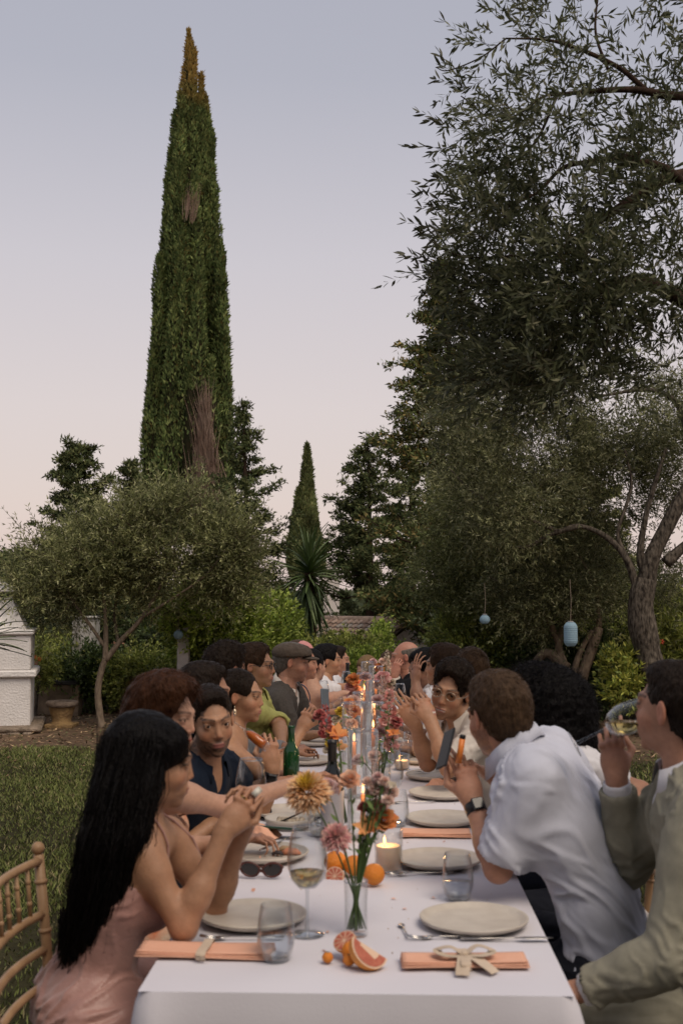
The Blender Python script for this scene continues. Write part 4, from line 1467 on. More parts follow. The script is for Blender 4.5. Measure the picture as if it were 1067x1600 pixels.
# ---------------------------------------------------------------- shrubs
def shrub(label, px, py, D, rx, ry, n, cols, seed, ll=.06, lw=.026, cat='shrub', group=None, dz=None, name='shrub', base_py=None, cs=.09, mat_=None, nclump=None, upt=.4):
    t = tree(label, cat, px, D, group, name=name)
    b = np.array(t.location); k = 1800 / D
    r = np.random.default_rng(seed)
    c = W(px, py, D) - b
    vols = [(c, np.array([rx / k, dz or rx / k * .8, ry / k]), 3.0)]
    for i in range(5):
        a = r.uniform(0, 2 * PI)
        vols.append((c + np.array([math.cos(a) * rx / k * .6, math.sin(a) * .3, r.uniform(-.3, .55) * ry / k]), np.array([rx / k, rx / k, ry / k]) * r.uniform(.35, .55), 1.0))
    crown(t, vols, nclump or max(20, n // 12), n, .16, 4, ll, lw, cols, mat_ or LEAFG, name='foliage', cs=cs, seed=seed, upturn=upt, spread=.8)
    mb = MB()
    for i in range(5):
        e = c + np.array([r.uniform(-.5, .5) * rx / k, r.uniform(-.2, .2), r.uniform(-.2, .5) * ry / k])
        limb(mb, [(r.uniform(-.08, .08), r.uniform(-.08, .08), -.1), e * .45 + r.normal(size=3) * .05, e], .022, .007, 6, seg=5)
    mb.build('stem', BARK, t, True)
    return t
BRG = [(.095, .130, .022), (.14, .175, .032), (.052, .075, .015), (.17, .20, .048)]
MIDG = [(.088, .102, .024), (.122, .138, .034), (.050, .062, .017), (.15, .155, .046)]
DRKG = [(.028, .042, .013), (.042, .058, .018), (.018, .028, .009)]
YLG = [(.13, .14, .025), (.17, .17, .04), (.07, .09, .018)]
shrub('bright green leafy shrub beneath the left olive crown', 335, 962, 15.0, 62, 62, 2600, BRG, 101, ll=.07, lw=.03)
shrub('bright green shrub just left of the yucca skirt', 412, 985, 16.0, 42, 42, 1700, BRG, 102, ll=.07, lw=.03)
shrub('mid green shrub with low spreading leaves at the foot of the yucca', 545, 1030, 17.0, 40, 22, 1300, MIDG, 103, ll=.06, lw=.028)
shrub('green shrub growing against the tiled roof with an upright shoot', 592, 1008, 18.0, 7, 24, 320, BRG, 104, ll=.06, lw=.028, cs=.05)
shrub('rounded green shrub right of the white gable wall', 728, 1005, 16.5, 36, 42, 1600, MIDG, 105, ll=.055, lw=.026)
shrub('green shrub behind the guests with the hair bun', 745, 1015, 15.5, 55, 42, 2200, MIDG, 106, ll=.055, lw=.026)
shrub('dark green shrub behind the curly haired woman', 830, 1045, 15.5, 60, 48, 2000, DRKG, 107, ll=.055, lw=.026)
shrub('dense dark clipped bush behind the yellow green shrub', 955, 1055, 15.0, 58, 62, 3000, DRKG, 108, ll=.05, lw=.022)
shrub('yellow green shrub with upright leafy shoots left of the thick trunk', 983, 1062, 13.2, 28, 50, 420, YLG, 109, ll=.075, lw=.028, cs=.06, nclump=60)
shrub('leafy oleander with a single red flower at the right edge', 1050, 1015, 14.5, 45, 55, 1100, MIDG, 110, ll=.11, lw=.022)
shrub('dark glossy shrub behind the stone urn', 150, 1062, 15.6, 52, 38, 1900, DRKG, 111, ll=.06, lw=.028)
shrub('low green shrub left of the young olive trunk', 95, 1040, 16.2, 42, 36, 1300, MIDG, 112, ll=.06, lw=.026)
shrub('green shrub right of the young olive trunk', 225, 1065, 15.6, 62, 40, 2200, MIDG, 113, ll=.06, lw=.026)
shrub('tall loose green shrub behind the dark haired men at left', 385, 1020, 15.2, 80, 55, 3000, BRG, 114, ll=.065, lw=.028)
shrub('green leafy shrub behind the woman in the strapless dress', 480, 1048, 15.6, 60, 32, 2000, MIDG, 115, ll=.06, lw=.028)
shrub('dense green shrub closing the far end of the table', 575, 1060, 14.6, 60, 24, 2000, BRG, 116, ll=.06, lw=.028)
shrub('mixed green hedge shrub behind the bald man', 672, 1066, 14.2, 60, 24, 2000, MIDG, 117, ll=.055, lw=.026)
shrub('shaded green shrub beneath the leaning olive trunks', 790, 990, 17.0, 62, 45, 1800, DRKG, 118, ll=.055, lw=.024)
shrub('dull green shrub far behind the hanging lantern', 880, 1000, 18.0, 70, 55, 2200, MIDG, 119, ll=.055, lw=.024)
shrub('tall dull shrub behind the old olive trunk', 1020, 985, 17.5, 85, 60, 2400, MIDG, 120, ll=.055, lw=.024)
# row of bushes that closes the garden further back
for i, (px, py, D, rx, ry, lab) in enumerate([(20, 975, 21, 110, 60, 'big dull green bush behind the white outdoor oven'), (180, 990, 20, 100, 55, 'dull green bush behind the white pillar thing'.replace(' thing', '')),
        (300, 1000, 19.5, 90, 50, 'large dusky bush behind the bright shrub at left'), (430, 1015, 20.5, 60, 44, 'dusky bush behind the yucca'),
        (760, 975, 21, 85, 60, 'dusky bush below the massive conifer'), (960, 960, 22, 120, 70, 'dusky bush far behind the old olive'), (1100, 980, 20, 110, 70, 'dusky bush cut by the right edge')]):
    shrub(lab, px, py, D, rx, ry, 1900, [(.024, .034, .013), (.036, .048, .018), (.016, .022, .009)], 140 + i, ll=.085, lw=.036, group='bushes closing the garden', cs=.14)
def far_wood():
    r = np.random.default_rng(90); n = 30000
    x = r.uniform(-60, 60, n); y = 70 + r.normal(0, 3, n)
    top = 1.6 + 1.0 * vnoise(np.stack([x, x * 0, x * 0], 1), 91, 3, .25)
    z = -3 + (top + 3) * r.random(n) ** .7
    P = np.stack([x, y, z], 1); d = unit(runit(n, r) + np.array([0, 0, .6])); s = unit(np.cross(d, runit(n, r)))
    quads('distant_wood', P, d, s, r.uniform(.5, 1.1, n), r.uniform(.3, .6, n), jitter_cols(n, [(.030, .038, .02), (.042, .05, .027)], .3, r), NEEDLE)
far_wood()

# flower on the oleander
def blossom(mb, c, rad, n=6, r=random):
    for k in range(n):
        a = 2 * PI * k / n
        p = np.array(c) + rad * .6 * np.array([math.cos(a), .2 * math.sin(a * 2), math.sin(a)])
        mb.tube([c, p, p + (p - np.array(c)) * .6], [rad * .1, rad * .5, rad * .1], 6, flat=.4)
mb = MB(); blossom(mb, (0, 0, 0), .035)
o = mb.build('red_flower', mat('red_petal', (.5, .07, .03), rough=.6), None, True, loc=tuple(W(1033, 1003, 13.6)))
tagp(o, 'single red flower standing out on the oleander at the right edge', 'flower')

# ---------------------------------------------------------------- yucca (every leaf a part)
def yucca(label, px, py, D, s, nl_up, nl_down, seed, stem=True, px0=None):
    r = np.random.default_rng(seed)
    t = tree(label, 'yucca', px, D, name='yucca_plant')
    b = np.array(t.location); c = W(px, py, D) - b
    def leafmesh(bend):
        V = []; F = []; n = 6
        for i in range(n + 1):
            u_ = i / n; w = .026 * s * (math.sin(min(1, u_ * 3 + .25) * PI / 2) * (1 - u_) ** .6 + .02)
            y = .62 * s * math.sin(bend * u_) / max(bend, .01); z = -.62 * s * (1 - math.cos(bend * u_)) / max(bend, .01)
            V += [(-w, y, z + .010 * s), (0, y, z), (w, y, z + .010 * s)]
        for i in range(n):
            for j in (0, 1):
                F.append((i * 3 + j, i * 3 + j + 1, (i + 1) * 3 + j + 1, (i + 1) * 3 + j))
        return np.array(V), F
    gm = [mat('yucca_green_%d' % i, c_, rough=.45, spec=.4) for i, c_ in enumerate([(.085, .13, .045), (.13, .18, .070), (.050, .080, .028)])]
    dm = mat('yucca_dead', (.20, .15, .09), rough=.9)
    lib = []
    for bend in (.15, .45, .8):
        for m_ in gm:
            V, F = leafmesh(bend); lib.append(mesh('leaf', V, F, True, None, [m_]))
    V, F = leafmesh(.2); dead = mesh('leaf', V, F, True, None, [dm])
    def put(me, loc, az, el, roll, sc, lab=None):
        o = bpy.data.objects.new('leaf', me); COL.objects.link(o); o.parent = t
        o.matrix_local = Matrix.Translation(loc) @ Matrix.Rotation(az, 4, 'Z') @ Matrix.Rotation(el, 4, 'X') @ Matrix.Rotation(roll, 4, 'Y') @ Matrix.Scale(sc, 4)
        if lab: o['label'] = lab
    for i in range(nl_up):
        f_ = i / nl_up
        az = i * 2.399 + r.normal(0, .1); el = R(88 - 105 * f_) + r.normal(0, .10)
        put(lib[int(r.integers(0, 9))], tuple(c + np.array([0, 0, .10 - .22 * f_]) * s), az, el, r.normal(0, .3), r.uniform(.72, 1.05))
    for i in range(nl_down):
        f_ = i / max(1, nl_down)
        az = i * 2.399; el = R(-35 - 45 * min(1, f_ * 1.6)) + r.normal(0, .10)
        put(lib[int(r.integers(0, 9))], tuple(c + np.array([.04 * math.cos(az), .04 * math.sin(az), -.10 - .55 * f_]) * s), az, el, r.normal(0, .3), r.uniform(.75, 1.1))
    if nl_down:
        for i in range(22):
            az = i * 2.399
            put(dead, tuple(c + np.array([0, 0, -.62 - .2 * r.random()]) * s), az, R(-84) + r.normal(0, .05), 0, r.uniform(.8, 1.15), 'dry straw coloured leaf' if i == 0 else None)
        mb = MB(); limb(mb, [(0, 0, -.2), (.03, 0, c[2] * .5), tuple(c)], .09, .07, 10); mb.build('trunk', BARKD, t, True)
    else:
        mb = MB(); limb(mb, [(0, 0, -.1), (0, 0, c[2] * .5), tuple(c)], .05, .04, 8); mb.build('trunk', BARKD, t, True)
    return t
yucca('spiky yucca with a skirt of hanging leaves in the middle background', 483, 893, 16.6, 1.08, 130, 150, 5)
yucca('spiky leaved plant poking in at the left edge before the oven', -26, 995, 10.5, .75, 60, 0, 6)

# added unseen hedge behind the camera, blocking low sky glow from the table
def hedge_blocker():
    t = thing('light_block_hedge', 'unseen hedge added to block low sky glow behind the near table end', 'hedge', (0, -5.2, 0))
    mb = MB(); mb.box((0, 0, 2.3), (22, .9, 4.6), bev=.2); mb.build('blocker_core', mat('dark_core', (.012, .017, .008)), t)
    r = np.random.default_rng(66); n = 9000
    P = np.stack([r.uniform(-11, 11, n), .5 + .15 * r.random(n), r.uniform(0, 4.7, n)], 1)
    d = unit(runit(n, r) + np.array([0, .7, .3])); s_ = unit(np.cross(d, runit(n, r)))
    quads('foliage', P, d, s_, .16, .08, jitter_cols(n, DRKG, .3, r), LEAFG, t)
hedge_blocker()
# ---------------------------------------------------------------- things built in the garden
PLASTER = mat('white_plaster', (.80, .77, .74), rough=.9, color2=(.70, .67, .64), vscale=3.5, bump=1.2, bscale=45, spec=.15, detail=8)
STONE = mat('old_stone', (.33, .26, .20), rough=.95, color2=(.15, .12, .09), vscale=14, bump=3, bscale=30, spec=.1, detail=8)
DARKM = mat('matt_black', (.012, .011, .01), rough=1)
def oven():
    D = 13.3; k = 1800 / D
    c = W(50, 1135, D)
    t = thing('outdoor_oven', 'white plastered outdoor oven with tapering hood at the left edge', 'oven', (c[0], D, 0.0))
    b = np.array(t.location)
    X = lambda px: W(px, 1000, D)[0] - b[0]
    Z = lambda py: W(0, py, D)[2] - b[2]
    xr, xl = X(50), X(50) - 1.45
    def slab(name, xl, xr, z0, z1, dpt=.9, m=PLASTER, bev=.015, y0=0.0, parent=t):
        mb = MB(); mb.box(((xl + xr) / 2, y0 + dpt / 2, (z0 + z1) / 2), (xr - xl, dpt, z1 - z0), bev=bev)
        return mb.build(name, m, parent)
    t.rotation_euler = (0, 0, R(14))
    slab('base_block', xl, xr, 0.06, Z(1058))
    slab('ledge', xl - .05, X(58), Z(1058), Z(1047), 1.0, y0=-.05)
    slab('middle_block', xl, X(49), Z(1047), Z(992))
    slab('ledge', xl - .04, X(53), Z(992), Z(984), .98, y0=-.04)
    # tapering hood
    z0, z1 = Z(984), Z(938)
    V = []
    for z, f_ in ((z0, 0), (z1, 1)):
        a, bb = xl + .06 + f_ * .42, X(41) + (X(19) - X(41)) * f_
        ya, yb = .02 + .20 * f_, .88 - .20 * f_
        V += [(a, ya, z), (bb, ya, z), (bb, yb, z), (a, yb, z)]
    F = [(3, 2, 1, 0), (4, 5, 6, 7), (0, 1, 5, 4), (1, 2, 6, 5), (2, 3, 7, 6), (3, 0, 4, 7)]
    obj('hood', mesh('hood', V, F, False, mats=[PLASTER]), t)
    a, bb = xl + .50, X(18)
    ch = slab('chimney', a, bb, z1, Z(920), .46, y0=.24)
    for q in (-1, 1):
        slab('smoke_slot', (a + bb) / 2 + (.10 if q > 0 else -.34), (a + bb) / 2 + (.34 if q > 0 else -.10), Z(932), Z(926), .02, DARKM, 0, .225)  # thin dark panel laid on the chimney face as the slot
    # hipped cap
    z2, z3 = Z(920), Z(908); e = .04
    V = [(a - e, .2, z2), (bb + e, .2, z2), (bb + e, .74, z2), (a - e, .74, z2), (a + .18, .47, z3 + .05), (bb - .18, .47, z3 + .05),
         (a - e, .2, z2 - .03), (bb + e, .2, z2 - .03), (bb + e, .74, z2 - .03), (a - e, .74, z2 - .03)]
    F = [(0, 1, 5, 4), (1, 2, 5), (2, 3, 4, 5), (3, 0, 4), (6, 7, 1, 0), (7, 8, 2, 1), (8, 9, 3, 2), (9, 6, 0, 3), (9, 8, 7, 6)]
    obj('cap', mesh('cap', V, F, False, mats=[PLASTER]), t)
    # stone plinth slab and rubble course beneath
    mb = MB(); mb.box((xl / 2 + X(62) / 2, .40, .045), (X(62) - xl + .1, 1.25, .06), bev=.02)
    mb.build('plinth_slab', STONE, t)
    for i in range(11):
        w = .12 + .04 * ((i * 7) % 3)
        mb = MB(); mb.box((0, 0, 0), (w, .09, .075), bev=.02)
        mb.build('stone', STONE, t, loc=(X(60) - .09 - i * .155, -.19 + .012 * (i % 3), -.015 + .006 * (i % 2)))
oven()

def urn():
    D = 13.9; k = 1800 / D
    c = W(97, 1132, D)
    t = thing('stone_urn', 'squat stone garden urn with broad mossy rim beside the oven', 'urn', (c[0], D, float(ground_z(np.array(c[0]), np.array(D)))))
    M1 = mat('ochre_stone', (.36, .24, .11), rough=.95, color2=(.20, .13, .07), vscale=12, bump=1.6, bscale=40, spec=.1)
    M2 = mat('mossy_stone', (.13, .10, .08), rough=.95, color2=(.24, .19, .15), vscale=15, bump=2.0, bscale=30, spec=.1)
    mb = MB(); mb.lathe([(0, 0), (.125, 0), (.13, .03), (.11, .045), (.10, .06), (.112, .11), (.133, .18), (.140, .215), (.13, .22)], 28); mb.build('bowl', M1, t, True)
    mb = MB(); mb.box((0, 0, .0), (.30, .30, .07), bev=.008); mb.build('foot_slab', M1, t)
    mb = MB(); mb.lathe([(.12, .205), (.165, .215), (.175, .235), (.172, .262), (.155, .272), (.12, .262), (.10, .235)], 28); mb.build('rim', M2, t, True)
    mb = MB(); mb.lathe([(0, .245), (.06, .25), (.12, .24)], 20); mb.build('soil', mat('pot_soil', (.035, .025, .018), rough=1, bump=2, bscale=60), t, True)
    t.scale = (1.12, 1.12, 1.12)
urn()

def low_wall():
    D = 15.3
    a = W(52, 1060, D)[0]; b = W(86, 1060, D)[0] + .35
    t = thing('low_wall', 'low rendered wall with dark capping stone behind the urn', 'wall', ((a + b) / 2, D, 0))
    z1 = W(0, 1068, D)[2]
    w = b - a
    mb = MB(); mb.box((0, 0, z1 / 2 - .1), (w, .25, z1 + .2), bev=.01); mb.build('wall', mat('ochre_render', (.33, .25, .17), rough=.95, color2=(.13, .10, .07), vscale=6, bump=1, bscale=40), t)
    for i in range(3):
        mb = MB(); mb.box((-w / 2 + w / 6 + i * w / 3, 0, z1 + .02), (w / 3 - .012, .36, .05), bev=.012); mb.build('capping_stone', mat('dark_slab', (.045, .045, .045), rough=.8, bump=1, bscale=50), t)
low_wall()

def pillar(label, x0, x1, y0, y1, D, m, lean=0, cap=False):
    a, b = W(x0, y1, D), W(x1, y1, D); zt = W(x0, y0, D)[2]; w = b[0] - a[0]
    t = thing('pillar', label, 'pillar', ((a[0] + b[0]) / 2, D, float(ground_z(np.array(a[0]), np.array(D)))))
    h = zt - t.location[2]
    mb = MB(); mb.box((0, 0, h / 2 - .1), (w, w * .9, h + .2), bev=.012); mb.build('shaft', m, t)
    mb = MB(); mb.box((0, 0, h + .015), (w * 1.12, w * 1.02, .03), bev=.008); mb.build('cap', m, t)
pillar('narrow white rendered pillar behind the dark haired man', 278, 296, 984, 1040, 14.7, mat('white_render', (.60, .58, .57), rough=.9, color2=(.48, .46, .45), vscale=6, bump=.8, bscale=50))
pillar('weathered whitewashed pillar half hidden by the young olive', 116, 152, 966, 1050, 15.9, mat('flaking_whitewash', (.55, .53, .50), rough=.95, color2=(.16, .15, .12), vscale=9, bump=1.6, bscale=22, stretch=(1, 1, .4), detail=9))

# ochre outbuilding in the far left
def outbuilding():
    D = 24.5
    a, b = W(48, 1000, D)[0], W(118, 1000, D)[0]
    z0 = -2.2; z1 = W(0, 972, D)[2]
    t = thing('outbuilding', 'ochre walled outbuilding glimpsed through leaves behind the oven', 'building', ((a + b) / 2, D + 1.5, z0))
    w = b - a
    mb = MB(); mb.box((0, 0, (z1 - z0) / 2), (w, 3, z1 - z0)); mb.build('wall', mat('ochre_wall', (.50, .27, .12), rough=.9, color2=(.40, .20, .09), vscale=2, bump=.6, bscale=30), t)
    V = [(-w / 2 - .2, -1.7, z1 - z0), (w / 2 + .2, -1.7, z1 - z0), (w / 2 + .2, 1.7, z1 - z0), (-w / 2 - .2, 1.7, z1 - z0), (-w / 2 - .2, 0, z1 - z0 + .5), (w / 2 + .2, 0, z1 - z0 + .5)]
    obj('roof', mesh('roof', V, [(0, 1, 5, 4), (3, 4, 5, 2), (1, 2, 5), (0, 4, 3), (0, 3, 2, 1)], False, mats=[mat('terracotta', (.24, .13, .085), rough=.9)]), t)
    for q in (-.25, .28):
        mb = MB(); mb.box((q * w, -1.503, (z1 - z0) * .62), (.5, .03, .8)); f_ = mb.build('window', mat('shutter_green', (.05, .08, .05), rough=.7), t)
outbuilding()

# house with pantile roof and white gable
TERRA = [mat('pantile_%d' % i, c, rough=.9, color2=tuple(q * .55 for q in c), vscale=9, bump=.8, bscale=50) for i, c in enumerate([(.46, .31, .22), (.56, .40, .29), (.36, .24, .17), (.50, .42, .33)])]
def tiled_house():
    D = 23.0
    R0, R1 = W(505, 979, D + 1.2), W(640, 974, D)      # ridge ends
    k = 1800 / D
    t = thing('tiled_house', 'low white house with terracotta pantile roof beyond the shrubs', 'house', (R1[0], R1[1], -2.2))
    b = np.array(t.location)
    r0, r1 = R0 - b, R1 - b; r0[2] = r1[2]
    ax = nrm(r1 - r0); L = np.linalg.norm(r1 - r0)
    out_ = nrm(np.cross(ax, (0, 0, 1.0)) ); out_ = out_ if out_[1] < 0 else -out_
    run, drop = 1.55, .62
    e0, e1 = r0 + out_ * run - np.array([0, 0, drop]), r1 + out_ * run - np.array([0, 0, drop])
    g0, g1 = r0 - out_ * run - np.array([0, 0, drop]), r1 - out_ * run - np.array([0, 0, drop])
    ins = .06
    ww = mat('white_wall', (.62, .60, .58), rough=.9, color2=(.5, .48, .46), vscale=5, bump=.6, bscale=40)
    # walls with gable
    dn = lambda p, z: np.array([p[0], p[1], z])
    s1 = r1 - ax * .02; s0 = r0 + ax * .3
    V = [dn(e1 - out_ * .2 - ax * .02, -.3), dn(g1 + out_ * .2 - ax * .02, -.3), (g1 + out_ * .2 - ax * .02) + np.array([0, 0, .0]), s1 - np.array([0, 0, .06]), (e1 - out_ * .2 - ax * .02) + np.array([0, 0, .0]),
         dn(e0 - out_ * .2, -.3), dn(g0 + out_ * .2, -.3), (g0 + out_ * .2), s0 - np.array([0, 0, .06]), (e0 - out_ * .2)]
    F = [(0, 1, 2, 3, 4), (9, 8, 7, 6, 5), (0, 4, 9, 5), (1, 6, 7, 2)]
    obj('wall', mesh('wall', V, F, False, mats=[ww]), t)
    sl = nrm(e0 - r0); nrmv = nrm(np.cross(ax, sl)); nrmv = nrmv if nrmv[2] > 0 else -nrmv
    for sgn, (ra, rb, ea, eb) in ((1, (r0, r1, e0, e1)), (-1, (r0, r1, g0, g1))):
        sv = nrm(ea - ra); nv = nrm(np.cross(ax, sv)); nv = nv if nv[2] > 0 else -nv
        V = [ra, rb, eb, ea, ra + nv * .03, rb + nv * .03, eb + nv * .03, ea + nv * .03]
        obj('roof_board', mesh('roof_board', V, [(0, 1, 2, 3), (7, 6, 5, 4), (0, 4, 5, 1), (1, 5, 6, 2), (2, 6, 7, 3), (3, 7, 4, 0)], False, mats=[STONE]), t)
    # one pantile: half round, tapering
    def tilemesh(m_):
        V = []; F = []; n = 6
        for (y, rad, zz) in ((0, .078, .0), (.40, .092, .018)):
            for i in range(n + 1):
                a = PI * i / n; V.append((rad * .64 * math.cos(a), y * .66, zz + rad * .55 * math.sin(a)))
        for i in range(n): F.append((i, i + 1, n + 2 + i, n + 1 + i))
        return mesh('pantile', np.array(V), F, True, None, [m_])
    lib = [tilemesh(m_) for m_ in TERRA]
    slL = np.linalg.norm(e0 - r0); cols = int(L / .128); rows = 8
    r = np.random.default_rng(4)
    x_, y_, z_ = ax, sl, nrmv
    x_ = np.cross(y_, z_)
    cnt = 0
    for i in range(cols):
        for j in range(rows):
            if cnt >= 298: break
            p = r1 - ax * (.07 + i * .128) + sl * (.0 + j * slL / rows) + nrmv * (.040 + .004 * r.random())
            o = bpy.data.objects.new('pantile', lib[int(r.integers(0, 4))]); COL.objects.link(o); o.parent = t
            j_ = r.normal(0, .012)
            o.matrix_local = Matrix(((x_[0], y_[0], z_[0], p[0]), (x_[1], y_[1], z_[1], p[1]), (x_[2], y_[2], z_[2], p[2]), (0, 0, 0, 1))) @ Matrix.Rotation(j_, 4, 'Z')
            cnt += 1
    mb = MB(); mb.tube([r0 + np.array([0, 0, .05]), r1 + np.array([0, 0, .05])], .085, 10); mb.build('ridge', TERRA[1], t, True)
tiled_house()
# glimpse of a balustrade between slim cypress and conifer
def balustrade():
    D = 44
    a, b = W(506, 876, D), W(530, 876, D)
    t = thing('balustrade', 'pale balustrade glimpsed in the gap right of the slim cypress', 'balustrade', ((a[0] + b[0]) / 2, D, -2.2))
    z = W(0, 880, D)[2] + 2.2; w = b[0] - a[0]
    m = mat('pale_stone', (.6, .57, .54), rough=.9)
    mb = MB(); mb.box((0, 0, z), (w, .2, .12)); mb.build('rail', m, t)
    mb = MB(); mb.box((0, 0, z / 2 - .25), (w, .2, z - .35)); mb.build('wall', m, t)
    for i in range(6):
        mb = MB(); mb.tube([(-w / 2 + w * (i + .5) / 6, 0, z - .45), (-w / 2 + w * (i + .5) / 6, 0, z - .05)], .045, 6); mb.build('baluster', m, t)
balustrade()

# paper lanterns
LANT = mat('blue_paper', (.34, .50, .60), rough=.8, transl=.35, var=.12, vscale=12)
def lantern(label, px, py, D, rad, hgt, string):
    c = W(px, py, D)
    t = thing('paper_lantern', label, 'lantern', tuple(c), 0, 'blue paper lanterns hung in the olive trees')
    n = 11; prof = []
    for i in range(n * 4 + 1):
        u_ = i / (n * 4); z = (u_ - .5) * hgt
        if hgt > rad * 2.2: q = rad * (1 - max(0, abs(u_ - .5) * 2 - .55) ** 2 * 2.2)
        else: q = rad * math.sqrt(max(.12, 1 - (2 * u_ - 1) ** 2 * .9))
        prof.append((q * (1 - .035 * (math.cos(u_ * n * 2 * PI) * .5 + .5)), z))
    mb = MB(); mb.lathe(prof, 26); mb.build('shade', LANT, t, True)
    for z in (-.5, .5):
        mb = MB(); mb.lathe([(rad * .42, z * hgt), (rad * .44, z * hgt + .006), (rad * .42, z * hgt + .012), (rad * .36, z * hgt + .006)], 20, close=True); mb.build('ring', mat('wire', (.3, .3, .3), rough=.5), t, True)
    mb = MB(); mb.tube([(0, 0, hgt / 2), (.01, 0, hgt / 2 + string * .5), (.0, 0, hgt / 2 + string)], .003, 5); mb.build('string', mat('twine', (.25, .2, .15), rough=.9), t)
lantern('tall blue barrel shaped paper lantern hanging left of the thick trunk', 891, 991, 12.2, .072, .25, .45)
lantern('small round blue paper lantern hanging behind the bespectacled man', 757, 968, 12.8, .058, .098, .35)
lantern('tiny round blue paper lantern low between the leaning trunks', 890, 1003, 17.0, .06, .10, .5)
lantern('blue paper lantern half hidden beside the white pillar', 279, 992, 14.4, .06, .11, .5)

# orange and pink potted flowers by the oven
def flower_bush():
    c = W(57, 1030, 15.0)
    t = thing('flowering_plant', 'orange and pink flowering plant growing right behind the oven', 'plant', (c[0], 15.0, 0))
    b = np.array(t.location)
    r = np.random.default_rng(8)
    vols = [(W(62, 1040, 15.0) - b, np.array([.16, .16, .30]), 1)]
    crown(t, vols, 40, 260, .12, 4, .055, .024, MIDG, LEAFG, name='foliage', cs=.05, seed=8)
    for (px, py, m_) in ((55, 1026, 'orange'), (57, 1036, 'pink'), (62, 1030, 'orange'), (60, 1058, 'pink')):
        mb = MB(); blossom(mb, (0, 0, 0), .035)
        mb.build('blossom', mat('petal_' + m_, {'orange': (.65, .18, .04), 'pink': (.6, .28, .28)}[m_], rough=.7), t, True, loc=tuple(W(px, py, 14.8) - b))
    mb = MB(); mb.tube([(0, 0, -.1), tuple(vols[0][0])], .02, 6); mb.build('stem', BARK, t)
flower_bush()

# sun lounger with cushions far left
def lounger():
    D = 18.4
    c = W(203, 1055, D)
    t = thing('sun_lounger', 'white cushioned sun lounger among the bushes at far left', 'lounger', (c[0], D, float(ground_z(np.array(c[0]), np.array(D)))), R(4))
    g = float(t.location[2])
    wc = mat('white_cushion', (.68, .66, .64), rough=.9, bump=.3, bscale=60)
    fr = mat('lounger_wood', (.16, .10, .06), rough=.8)
    for z in (.28,):
        mb = MB(); mb.box((0, 0, .30 - 0), (.62, 1.5, .05), bev=.01); mb.build('frame', fr, t)
    mb = MB(); mb.box((0, 0, .37), (.60, 1.45, .09), bev=.03); mb.build('cushion', wc, t)
    for a in (-1, 1):
        for q in (-1, 1):
            mb = MB(); mb.box((a * .27, q * .6, .14), (.05, .05, .29)); mb.build('leg', fr, t)
    t.rotation_euler = (0, 0, R(80))
lounger()
# ---------------------------------------------------------------- the long table
TZ, HW, Y0, Y1 = .75, .45, 2.44, 10.15
CLOTH = mat('white_linen', (.64, .625, .665), rough=.95, color2=(.60, .58, .62), vscale=3, bump=.08, bscale=240, spec=.15)
def table():
    tb = thing('dining_table', 'long banquet table hidden under the white tablecloth', 'table', (0, (Y0 + Y1) / 2, 0))
    L = Y1 - Y0
    wood = mat('trestle_wood', (.25, .16, .09), rough=.7)
    mb = MB(); mb.box((0, 0, TZ - .025), (HW * 2 - .03, L - .03, .035)); mb.build('tabletop', wood, tb)
    for y in np.linspace(-L / 2 + .3, L / 2 - .3, 6):
        for x in (-.36, .36):
            mb = MB(); mb.box((x, y, (TZ - .043) / 2), (.05, .05, TZ - .043)); mb.build('leg', wood, tb)
table()

